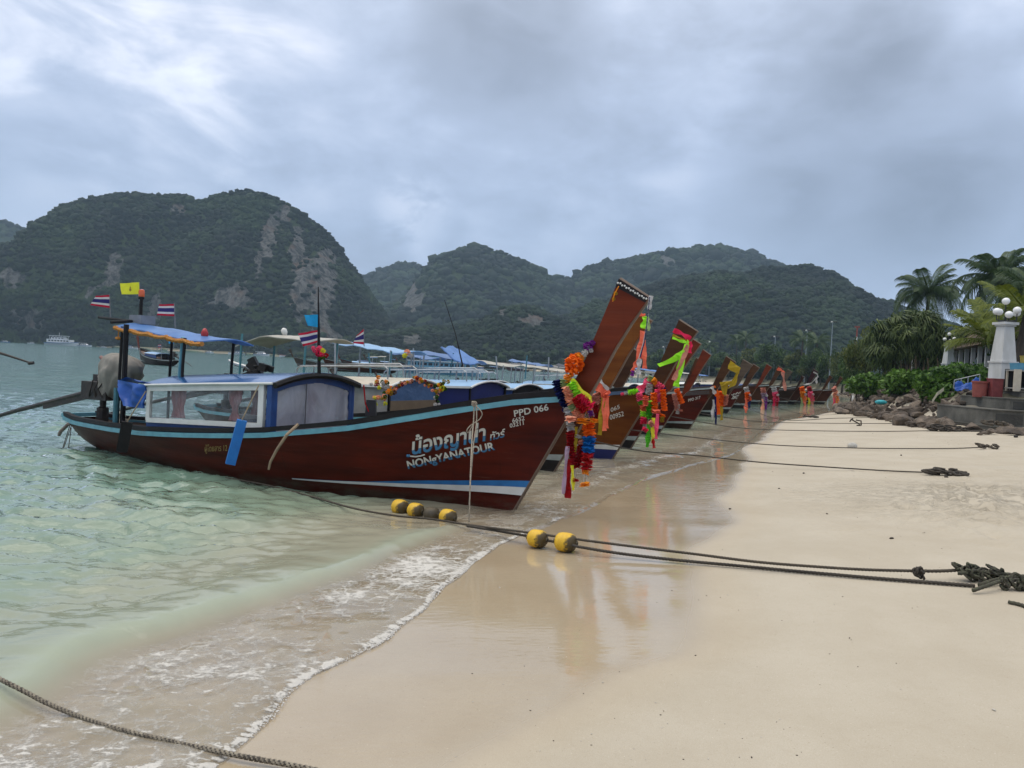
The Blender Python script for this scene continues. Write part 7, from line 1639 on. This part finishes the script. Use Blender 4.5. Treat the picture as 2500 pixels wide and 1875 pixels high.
rb = thing('red_bin', 'faded red bin beside the cream cabinet', 'bin', pl(.95, 2.6, 1.45), 0); MB().lathe([(.24, 0), (.28, .55), (.31, .57), (.31, .63), (.27, .63)], (0, 0, 0), 14).build('body', mat('faded_red', (.30, .075, .055), .7, (.2, .05, .04)), rb, smooth=True, angle=40)
rb2 = thing('red_box', 'dull red square box between the bin and the cream cabinet', 'box', pl(1.40, 2.4, 1.45), 0); MB().box((0, 0, .36), (.4, .4, .72)).box((0, 0, .74), (.44, .44, .04)).build('body', mat('dull_red', (.24, .05, .05), .7), rb2)
rk = thing('metal_rack', 'tilted tube rack heaped with blue tarpaulin on top of the rubble', 'rack', W(2355, 942, 33), 0); mb = MB()
for a, c in (((2328, 948), (2330, 928)), ((2330, 928), (2392, 914)), ((2328, 948), (2392, 938)), ((2345, 945), (2347, 924)), ((2362, 943), (2364, 920)), ((2392, 938), (2392, 914))): mb.tube([W(*a, 33), W(*c, 33)], .02, 5)
mb.build('frame', STEEL, rk, world=True)
sheet('blue_tarpaulin', 'crumpled bright blue tarpaulin heaped in the tube rack', 'tarpaulin', [W(2332, 940, 32.8), W(2390, 926, 32.8), W(2392, 944, 32.4), W(2330, 952, 32.4)], BLUETARP, fold=.22, seed=9)
cyan = thing('cyan_scrap', 'cyan plastic scrap caught on the rubble bank', 'plastic scrap', W(2150, 981, 40)); mb = MB(); mb.ball(W(2151, 982, 40.6), .28, 6, (1.2, .5, .45)); mb.build('scrap', mat('cyan_plastic', (.03, .40, .46), .5, bump=.5), cyan, smooth=True, world=True)
lf = thing('fallen_frond', 'pale dry frond leaning on the rubble below the bright hedge', 'frond', W(2300, 955, 35)); MB().ribbon([W(2304, 950, 35), W(2288, 962, 34.6), W(2276, 980, 34.4)], (.05, .1, .16), .02).build('blade', mat('dry_pale', (.34, .32, .24), .8), lf, world=True)
# --- floodlight masts
MASTM = mat('mast_grey', (.26, .31, .34), .5)
for lb, px, top, bot, Yt in (('tallest floodlight mast over the far trees', 2033, 787, 870, 150), ('second tallest floodlight mast, left of the tallest', 1971, 808, 870, 190), ('floodlight mast above the palms in the middle of the far trees', 1893, 823, 880, 230), ('short floodlight mast at the left end of the far trees', 1735, 836, 890, 300), ('boxy white floodlight pole behind the third prow', 1622, 848, 880, 340)):
    a = W(px, top, Yt); z = float(terr(a.x, Yt)); t = thing('floodlight_mast', lb, 'floodlight mast', (a.x, Yt, z), 0, 'floodlight masts over the far trees'); h = a.z - z; k_ = Yt / FPX
    MB().tube([(0, 0, 0), (0, 0, h)], [1.6 * k_, 1.0 * k_], 7).build('pole', MASTM, t); MB().bar((-9 * k_, 0, h), (9 * k_, 0, h), 1.2 * k_, 1.2 * k_).build('crossbar', MASTM, t)
    for j in (-8, -3, 3, 8): MB().box((j * k_, -1.5 * k_, h + 1.2 * k_), (3.4 * k_, 2 * k_, 2.6 * k_), Matrix.Rotation(R(30), 3, 'X')).build('floodlight', MATS['white_paint'] if j in (-3,) else IRON, t)
a = W(2093, 798, 140); t = thing('signal_tower', 'slim red and white tower beside the tallest floodlight mast', 'tower', (a.x, 140, float(terr(a.x, 140)))); h = a.z - t.location.z
for j in range(6): MB().tube([(0, 0, h * j / 6), (0, 0, h * (j + 1) / 6)], .13, 7).build('segment', MATS['white_paint'] if j % 2 == 0 else MATS['faded_red'], t)
MB().box((0, 0, h), (.8, .3, .28)).build('beacon_head', MATS['faded_red'], t)
# --- a person bending in the garden
def person(label, p, h, shirt, bend=.6, rz=0.0, legs_m=None):
    root = thing('person', label, 'person', p, rz); me = bpy.data.meshes.new('body'); k = h / 1.7
    hip = Vector((0, 0, .90)); ch = hip + Vector((math.sin(bend) * .48, 0, math.cos(bend) * .48)); nk = ch + Vector((math.sin(bend) * .12, 0, math.cos(bend) * .12)); hd = nk + Vector((math.sin(bend * .8) * .16, 0, math.cos(bend * .8) * .16))
    J = {'hip': (hip, .13), 'ch': (ch, .15), 'nk': (nk, .055), 'hd': (hd, .095), 'hd2': (hd + Vector((.01, 0, .09)), .085)}
    E_ = [('hip', 'ch'), ('ch', 'nk'), ('nk', 'hd'), ('hd', 'hd2')]
    for s_, nm in ((-1, 'l'), (1, 'r')):
        J[nm + 'kn'] = (Vector((.04, s_ * .12, .48)), .068); J[nm + 'an'] = (Vector((-.02 + .06 * s_, s_ * .12, .07)), .048); J[nm + 'ft'] = (Vector((.14 + .06 * s_, s_ * .13, .035)), .038)
        J[nm + 'sh'] = (ch + Vector((0, s_ * .18, .04)), .062); J[nm + 'el'] = (ch + Vector((.12, s_ * .22, -.24)), .045); J[nm + 'wr'] = (ch + Vector((.30, s_ * .16, -.42)), .034); J[nm + 'ha'] = (ch + Vector((.36, s_ * .15, -.49)), .032)
        E_ += [('hip', nm + 'kn'), (nm + 'kn', nm + 'an'), (nm + 'an', nm + 'ft'), ('ch', nm + 'sh'), (nm + 'sh', nm + 'el'), (nm + 'el', nm + 'wr'), (nm + 'wr', nm + 'ha')]
    ks = list(J); me.from_pydata([tuple(J[q_][0] * k) for q_ in ks], [(ks.index(a_), ks.index(b_)) for a_, b_ in E_], [])
    o = bpy.data.objects.new('body', me); COL.objects.link(o); o.parent = root
    sk = o.modifiers.new('skin', 'SKIN')
    for i, q_ in enumerate(ks): me.skin_vertices[0].data[i].radius = (J[q_][1] * k,) * 2; me.skin_vertices[0].data[i].use_root = (i == 0)
    o.modifiers.new('sub', 'SUBSURF').levels = 1; o.modifiers['sub'].render_levels = 1
    me.materials.append(mat('skin_tone', (.30, .17, .11), .6))
    q_ = [hip * k, (hip + (ch - hip) * .5) * k, (ch + Vector((0, 0, .05))) * k]
    MB().tube([hip * k - Vector((0, 0, .05)), q_[1], q_[2], nk * k], [.17 * k, .175 * k, .19 * k, .08 * k], 12).build('shirt', shirt, root, smooth=True)
    for s_ in (-1, 1): MB().tube([J[('l' if s_ < 0 else 'r') + 'sh'][0] * k, J[('l' if s_ < 0 else 'r') + 'el'][0] * k], [.085 * k, .07 * k], 9).build('sleeve', shirt, root, smooth=True)
    for s_ in (-1, 1): MB().tube([hip * k + Vector((0, s_ * .07 * k, .02)), Vector((.04, s_ * .12, .48)) * k, Vector((-.02 + .06 * s_, s_ * .12, .12)) * k], [.12 * k, .095 * k, .07 * k], 9).build('trouser_leg', legs_m or BLACKW, root, smooth=True)
    MB().ball((hd + Vector((-.02, 0, .06))) * k, .115 * k, 8).build('hair', BLACKW, root, smooth=True)
    return root
p = W(2188, 922, 58); person('person in a white shirt bending forward among the garden trees', (p.x, 58, float(terr(p.x, 58))), 1.65, WHITE, .75, 3.1)
p = W(2086, 931, 72); person('person in pale clothes standing far off beside the last boats', (p.x, 72, float(terr(p.x, 72)) ), 1.65, WHITE, .08, 2.6, WHITE)
# ================================================================== BOATS AFLOAT
AF = 'longtail boats moored on the water'
def afloat(label, px, py, k, head, hm=None, pm=None, rm=None, cabin=None, canopy=None, engine=True, group=AF, **kw):
    p = G(px, py); r_, h_ = longtail(label, (p.x, p.y, 0.06), k, hm or H_DARK, pm or P_BROWN, rm or RAILP, group, heading=head, cabin=cabin, canopy=canopy, engine=engine, stripe=('pale', None), **kw); return r_
cabw = lambda m_=ROOFLB, w=NAVYC: dict(roof_m=m_, wall_m=w, front_m=w, s0=3.3, z0=1.35, z1=1.25)
r_ = afloat('dark longtail boat afloat beyond the stern, its red prow to the left, three small flags', 345, 887, 1.06, R(-136), H_DARK, P_RED, RAILP, cabin=dict(roof_m=ROOFLB, wall_m=BLUECLOTH, front_m=BLUECLOTH, s0=3.3, z0=1.2, z1=1.1), canopy=dict(cloth=BLACKW, s0=5.4, s1=7.2, z0=1.9, z1=1.9, hw=.6))
def tinyflag(label, x, y, Y, c, h=40, w=12, grp='small flags on boats afloat'):
    t = thing('flag', label, 'flag', W(x, y + h, Y), 0, grp); k = Y / FPX; MB().tube([W(x, y + h, Y), W(x, y, Y)], .9 * k, 5).build('pole', POLE, t, world=True)
    flag_cloth(c if isinstance(c, list) else [(1, c)], W(x, y, Y - .05), W(x - w, y + 1, Y - .05), W(x - w, y + 8, Y - .05), W(x, y + 9, Y - .05), t, wave=.06)
Yf = G(338, 888).y
tinyflag('small light blue flag on the dark boat beyond the stern', 424, 831, Yf, 'sky', 22); tinyflag('small pale yellow flag on the dark boat beyond the stern', 456, 832, Yf, 'yellow', 22, 10); tinyflag('tiny white and red flag on the dark boat beyond the stern', 393, 841, Yf, THAI, 16, 7)
afloat('grey longtail boat afloat in the gap under the white stern canopy, prow to the left', 726, 893, .95, R(180 - 12), H_GREY, H_GREY, RAILP, cabin=None, canopy=None)
afloat('brown longtail boat afloat with pink prow cloth, behind the flagpole', 802, 905, 1.0, R(180 - 14), H_BROWN, P_RED, RAILP, cabin=cabw(ROOFLB), canopy=dict(cloth=CANW))
afloat('reddish longtail boat afloat right of the flagpole, low in the crowd', 838, 893, 1.0, R(180 - 10), H_RED, P_RED, RAILB, cabin=cabw(BLUECLOTH), canopy=dict(cloth=CANB))
CAND = mat('canopy_dark', (.030, .034, .045), .6, (.05, .055, .07), bump=.5, bscale=5); CANB2 = mat('canopy_dull_blue', (.06, .13, .30), .5, (.10, .18, .34), nscale=3, bump=.5, bscale=5)
CR = [(900, 893, 1.0, 176, ROOFLB, CANB), (975, 893, 1.0, 184, WHITE, CANW), (1060, 898, 1.05, 172, ROOFB, CANB), (1125, 905, 1.0, 186, CREAM, CANB), (1180, 900, 1.0, 178, ROOFLB, CANB), (1240, 905, 1.0, 168, WHITE, CANB), (1290, 903, .95, 190, CREAM, CANW), (1345, 904, .95, 182, ROOFLB, CANW),
      (1420, 914, 1.05, 176, WHITE, CANW), (1470, 912, 1.0, 184, ROOFB, CANW), (1520, 913, 1.0, 170, CREAM, CANW), (1560, 916, .95, 188, WHITE, CANW), (1600, 919, 1.0, 178, ROOFLB, CANW), (1640, 921, .95, 186, WHITE, CANW), (1690, 924, 1.0, 174, CREAM, CANW), (1735, 927, .95, 182, WHITE, CANW), (1780, 929, .9, 176, ROOFLB, CANW), (1822, 930, .9, 186, WHITE, CANW)]
ROOFNAME = {'roof_light_blue': 'light blue', 'white_paint': 'white', 'roof_blue': 'dark blue', 'cream_board': 'cream'}
CREF = ['right of the limp Thai flag', 'behind the small roof bouquet', 'left of the thin black rod', 'under the sloping light blue tarpaulin', 'right of the sloping tarpaulin', 'second left of the prow garlands', 'just left of the orange silk flower', 'behind the front prow', 'right of the amber prow', 'under the flying coral ribbons', 'left of the neon garland bunch', 'behind the neon garland bunch', 'behind the sashed prow',
        'right of the sashed prow', 'behind the narrow bare red prow', 'left of the yellow-clothed prow', 'behind the yellow-clothed prow', 'behind the straight bare prow']
for i, (px, py, k, hd, rm_, cm) in enumerate(CR):
    afloat('%s-roofed longtail boat afloat in the crowd, %s' % (ROOFNAME[rm_.name], CREF[i]), px, py, k, R(hd), (H_BROWN, H_DARK, H_RED)[i % 3], (P_BROWN, P_RED, H_GREY)[i % 3], (RAILP, RAILB, RAILD)[i % 3], cabin=cabw(rm_, NAVYC if i % 2 else BLUECLOTH), canopy=dict(cloth=(cm, CAND, CANB2)[i % 3], hw=.52 + .1 * (i % 3), s0=5.9 - .3 * (i % 2), s1=7.5, z0=(2.0, 2.25, 1.85)[i % 3], z1=(2.15, 2.2, 2.1)[i % 3], post_m=(STEEL, BLACKW)[i % 2], sag=.1), inside=False)
# second half of the row: more sterns showing between the near cabins
extra = [('longtail boat with pale blue roof, between the fourth and fifth boats of the row', (2.3, 22.6), .95, ROOFLB, CANB2), ('longtail boat with tall blue stern canopy, behind the navy cabins', (6.3, 31.5), .95, ROOFLB, CANB2), ('longtail boat with cream roof deep in the row, behind boat PPD 317', (8.4, 35.0), .92, CREAM, CANW)]
for lb, p, k, rm_, cm in extra:
    longtail(lb, (p[0], p[1], 0), k, H_BROWN, P_BROWN, RAILP, ROW, cabin=cab(roof_m=rm_, rails=True), canopy=dict(cloth=(CAND if cm is CANW else cm), s0=5.6, s1=7.5, hw=.5, sag=.12), stripe=('pale', None), prow_h=.80)
# --- poles among the near sterns
GPO = 'bare poles standing among the sterns'
for i, (x, y0, y1, Y, tilt) in enumerate(((818, 912, 838, 17, 0), (950, 915, 858, 19, 6), (1012, 918, 850, 20, -3), (1098, 920, 862, 21, 9), (1215, 925, 870, 22, -4), (1282, 925, 868, 22, 5), (1338, 925, 872, 23, 2), (905, 910, 862, 19, -5))):
    t = thing('pole', 'bare %s pole standing among the sterns, %s' % (('grey', 'teal')[i % 2], ('right of the tall flagpole', 'behind the roof bouquet', 'over the flower arch', 'left of the thin black rod', 'right of the sloping tarpaulin', 'left of the orange silk flower', 'just left of the front prow garlands', 'under the limp Thai flag')[i]), 'pole', W(x, y0, Y), 0, GPO)
    MB().tube([W(x, y0, Y), W(x + tilt, y1, Y)], .022, 6).build('pole', (STEEL, MATS['teal_post'])[i % 2], t, world=True)
# --- stern gear that stands above the second boat
rB = B_ROWS['B'][0]
e_ = thing('spare_engine', 'black engine on a post with its shaft raised, at the stern of the cream-roofed boat', 'engine', at_boat(rB, 8.0, 0, 1.2)); mb = MB(); rg = random.Random(6)
for i in range(9): mb.box(at_boat(rB, 7.95 + rg.uniform(-.32, .32), rg.uniform(-.15, .15), 1.62 + rg.uniform(-.12, .14)), (rg.uniform(.12, .3), rg.uniform(.12, .25), rg.uniform(.1, .22)), Matrix.Rotation(rg.uniform(0, 1.5), 3, 'Y'))
for i in range(6): mb.tube([at_boat(rB, 7.95 + rg.uniform(-.35, .35), -.2, 1.5 + rg.uniform(-.1, .2)) for _ in range(4)], .02, 5)
mb.build('engine_block', ENG, e_, world=True); MB().tube([at_boat(rB, 8.2, 0, 1.62), at_boat(rB, 8.7, 0, 1.70), at_boat(rB, 8.95, 0, 1.78)], [.05, .05, .03], 7).build('exhaust', STEEL, e_, world=True)
MB().tube([at_boat(rB, 7.9, .05, .6), at_boat(rB, 7.9, .05, 1.5)], .05, 7).build('post', STEEL, e_, world=True)
s_ = thing('roof_lamp', 'small white lamp on the bent tube of the white stern canopy', 'lamp', at_boat(rB, 7.1, 0, 2.43)); MB().lathe([(.03, 0), (.07, .08), (.07, .16), (.02, .2)], at_boat(rB, 7.1, 0, 2.43), 10, (-.4, 0, 1)).build('lamp_head', WHITE, s_, smooth=True, world=True)
aw = thing('fishing_rod', 'long thin black rod slanting up from the boats left of the prow', 'rod', W(1128, 890, 19)); MB().tube([W(1130, 895, 19), W(1112, 815, 19), W(1085, 732, 19)], [.02, .014, .007], 5).build('rod', BLACKW, aw, world=True)
# long shaft of a boat outside the frame on the left
ls = thing('propeller_shaft', 'long propeller shaft slanting into the water at the left edge', 'shaft', W(-60, 845, 26)); MB().tube([W(-60, 846, 26), W(10, 865, 26), W(75, 886, 26)], [.05, .045, .03], 7).tube([W(70, 887, 26), W(82, 886, 26)], .06, 6).build('shaft', ENG, ls, world=True)
# --- bigger craft
HULLW = mat('gelcoat_white', (.66, .68, .70), .3, (.56, .58, .60), coat=.3); GLASSD = mat('boat_window', (.015, .022, .035), .1); BLUEH = mat('ferry_blue', (.035, .12, .30), .4); LBLUE = mat('ferry_light_blue', (.16, .36, .50), .4)
def ship(name, label, px, py, wpx, kind, head=0.0, group=None, hullm=None, flip=False):
    """px, py: waterline centre; wpx: length on the photograph"""
    p = G(px, py); p.y = min(p.y, 560); q = W(px, py, p.y); L_ = wpx * p.y / FPX; root = thing(name, label, 'boat', (q.x, p.y, 0), head, group); hm = hullm or HULLW; f = -1 if flip else 1
    def X_(u): return f * (u - .5) * L_
    B = L_ * .15; rows = []
    for i in range(13):
        u = i / 12; wv = B * min(1, (1 - u) * 3.2) ** .6 if u > .3 else B * (.85 + .5 * u); sh = L_ * (.075 + .05 * u ** 2); rows.append([Vector((X_(u + (.05 * (1 - j) * 0)), s_ * wv * (.7 + .3 * abs(t)), -.4 + (sh + .4) * abs(t))) for s_, t, j in ((-1, 1, 1), (-1, .5, .5), (-1, 0, 0), (1, .5, .5), (1, 1, 1))])
    hl = MB().grid(rows); hl.add([rows[0][i] for i in range(5)], [(0, 1, 2, 3, 4)]); hl.grid([[r[0] * 1.0, Vector((r[0].x, 0, r[0].z * .97)), r[4]] for r in rows]); hl.build('hull', hm, root, smooth=True, angle=40)
    MB().grid([[r[0] + Vector((0, -.04, -.0)), r[0] + Vector((0, -.05, -L_ * .02))] for r in rows]).grid([[r[4] + Vector((0, .04, 0)), r[4] + Vector((0, .05, -L_ * .02))] for r in rows]).build('hull_stripe', BLUEH if kind != 'speed2' else mat('sign_red', (.5, .03, .03), .5), root)
    def deck(u0, u1, z0, z1, w_, m_=HULLW, rake=.0, wins=0, nm='cabin'):
        mb = MB(); xs0, xs1 = X_(u0), X_(u1); h = z1 - z0; v = []
        for z, k in ((z0, 0), (z1, 1)): v += [(xs0 + f * rake * h * k * .4, -w_, z), (xs1 - f * rake * h * k, -w_, z), (xs1 - f * rake * h * k, w_, z), (xs0 + f * rake * h * k * .4, w_, z)]
        mb.add(v, [(0, 1, 5, 4), (1, 2, 6, 5), (2, 3, 7, 6), (3, 0, 4, 7), (4, 5, 6, 7), (3, 2, 1, 0)]); o = mb.build(nm, m_, root)
        for i in range(wins):
            for s_ in (-1, 1):
                a = xs0 + (xs1 - xs0) * (.06 + .88 * (i + .5) / wins); MB().box((a, s_ * (w_ + .015), z0 + h * .55), (abs(xs1 - xs0) * .62 / wins, .03, h * .42)).build('window', GLASSD, o)
        return o
    sh = L_ * .085
    if kind == 'ferry':
        deck(.08, .80, sh, sh + L_ * .10, B * .82, wins=7); deck(.20, .62, sh + L_ * .10, sh + L_ * .17, B * .7, rake=.5, wins=4, nm='upper_cabin'); deck(.14, .66, sh + L_ * .20, sh + L_ * .215, B * .78, nm='roof')
        for u in (.16, .35, .50, .64):
            for s_ in (-1, 1): MB().tube([(X_(u), s_ * B * .6, sh + L_ * .1), (X_(u), s_ * B * .6, sh + L_ * .2)], L_ * .006, 5).build('roof_post', HULLW, root)
        MB().tube([(X_(.4), 0, sh + L_ * .2), (X_(.4), 0, sh + L_ * .31)], L_ * .005, 5).build('mast', HULLW, root)
    elif kind == 'long':
        deck(.04, .90, sh, sh + L_ * .075, B * .8, LBLUE, wins=11); deck(.02, .92, sh + L_ * .075, sh + L_ * .085, B * .9, nm='roof'); deck(.30, .72, sh + L_ * .085, sh + L_ * .14, B * .6, LBLUE, rake=.6, wins=4, nm='upper_cabin')
        for s_ in (-1, 1): MB().tube([(X_(.1), s_ * B * .7, sh + L_ * .12), (X_(.85), s_ * B * .7, sh + L_ * .12)], L_ * .004, 5).build('rail', HULLW, root)
    else:
        deck(.22, .70, sh, sh + L_ * .09, B * .7, rake=1.2, wins=3); deck(.10, .55, sh + L_ * .13, sh + L_ * .145, B * .72, CANB if kind == 'speed3' else HULLW, nm='sun_roof')
        for u in (.14, .5):
            for s_ in (-1, 1): MB().tube([(X_(u), s_ * B * .6, sh), (X_(u), s_ * B * .6, sh + L_ * .13)], L_ * .008, 5).build('roof_post', STEEL, root)
        for s_ in (-.4, .4): MB().box((X_(-.02), s_ * B, L_ * .07), (L_ * .05, B * .3, L_ * .12)).build('outboard', BLACKW, root)
    return root
GS = 'speedboats anchored across the bay'
ship('ferry', 'white and blue double-deck ferry far off at the left under the cliffs', 152, 841, 78, 'ferry', R(3))
for lb, x, y, w_, kd, fl in (('white speedboat just right of the far ferry', 208, 841, 38, 'speed', False), ('small white boat between the far speedboat and the grey engine cover', 253, 844, 16, 'speed', False), ('white and blue speedboat seen behind the stern post', 318, 850, 36, 'speed3', False), ('tiny boat near the left edge under the cliff', 76, 838, 20, 'speed', True), ('white speedboat right of the blue stern canopy', 512, 860, 24, 'speed', False), ('low white speedboat beside the dark spare engine', 578, 864, 40, 'speed3', True), ('white speedboat seen under the white stern canopy', 640, 868, 46, 'speed', False), ('long white speedboat behind the teal canopy post', 705, 872, 44, 'speed2', True), ('white speedboat behind the tall flagpole', 790, 876, 60, 'speed', False), ('white speedboat in the crowd right of the limp flag', 850, 877, 55, 'speed3', True),
                          ('white speedboat behind the light blue ferry', 1000, 886, 60, 'speed', True), ('white speedboat in the gap left of the prow garlands', 1225, 896, 56, 'speed2', False), ('white speedboat far behind the third prow', 1560, 909, 60, 'speed', False), ('white speedboat far behind the grey prow', 1700, 917, 60, 'speed3', True)): ship('speedboat', lb, x, y, w_, kd, R(random.Random(x).uniform(-25, 25)), GS, flip=fl)
ship('passenger_boat', 'long light blue passenger boat with a row of dark windows behind the sloping tarpaulin', 1085, 915, 190, 'long', R(-4), hullm=LBLUE)
ship('motor_yacht', 'white motor yacht with red stripe behind the light blue passenger boat', 1155, 889, 100, 'ferry', R(8), flip=True)
def dot_boat(label, x, y, w_): return ship('small_boat', label, x, y, w_, 'speed', 0.0, 'tiny boats at the foot of the left cliffs', hullm=BLUEH)
dot_boat('tiny dark boat at the cliff foot, left edge', 14, 835, 22); dot_boat('tiny dark boat left of the far ferry', 118, 839, 16)
# --- huts and jetties at the far shore
GHU = 'low huts along the far shore'
HREF = [' left of the orange silk flower', ' just left of the prow garlands', ' behind the front prow', ' right of the amber prow', ' below the flying coral ribbons', ' above the neon garland bunch', ' behind the third prow', ' right of the motor yacht']
rg = random.Random(31)
for i, (px, py, w_) in enumerate(((1265, 886, 40), (1312, 884, 55), (1365, 888, 60), (1430, 894, 50), (1480, 896, 56), (1540, 900, 60), (1600, 902, 50), (1230, 884, 30))):
    Yh = min(520, shore_y(px - 6) + 6) if px > 1400 else 430 + rg.uniform(-10, 20); p = W(px, py, Yh); z = max(.8, float(terr(p.x, Yh))); k = Yh / FPX; wl_ = w_ * k; hh_ = 13 * k
    t = thing('hut', ('low grey-roofed hut on the far shore', 'low brown-roofed hut on the far shore')[i % 2] + HREF[i], 'hut', (p.x, Yh, z), rg.uniform(-.2, .2), GHU)
    MB().box((0, 0, hh_ * .3), (wl_ * .9, wl_ * .4, hh_ * .6)).build('wall', (PLASTER, TAN)[i % 2], t); MB().prism([(-wl_ * .28, hh_ * .58), (wl_ * .28, hh_ * .58), (0, hh_)], -wl_ * .52, wl_ * .52, lambda u, v, h_: (h_, u, v)).build('roof', (mat('grey_roof', (.20, .19, .18), .8), mat('brown_roof', (.12, .075, .05), .9))[i % 2], t)
    for j in range(3): MB().box((wl_ * (-.28 + .28 * j), -wl_ * .205, hh_ * .3), (wl_ * .12, .05, hh_ * .3)).build('opening', BLACKW, t)
# --- thick belt of trees at the foot of the hills behind the far shore
Pb = []; g_ = np.random.default_rng(77)
for px in np.linspace(1120, 2030, 520):
    Yb = min(520, shore_y(px - 40) + 14 + 40 * g_.random()) if px > 1330 else 455 + 60 * g_.random(); p = W(px, 900, Yb); z = max(.5, float(terr(p.x, Yb))); Pb.append((p.x, Yb, z + 7.5 * g_.random() ** 1.2 * (Yb / 330) ** .6))
Pb = np.array(Pb); lumps(2); crowns('far_shore_woods', Pb, g_.uniform(1.6, 3.2, len(Pb)), np.clip(.5 + .3 * g_.normal(size=len(Pb)), 0, 1), FOREST)
T_ALL = sum(len(o.data.loops) - 2 * len(o.data.polygons) for o in bpy.data.objects if o.type == 'MESH')
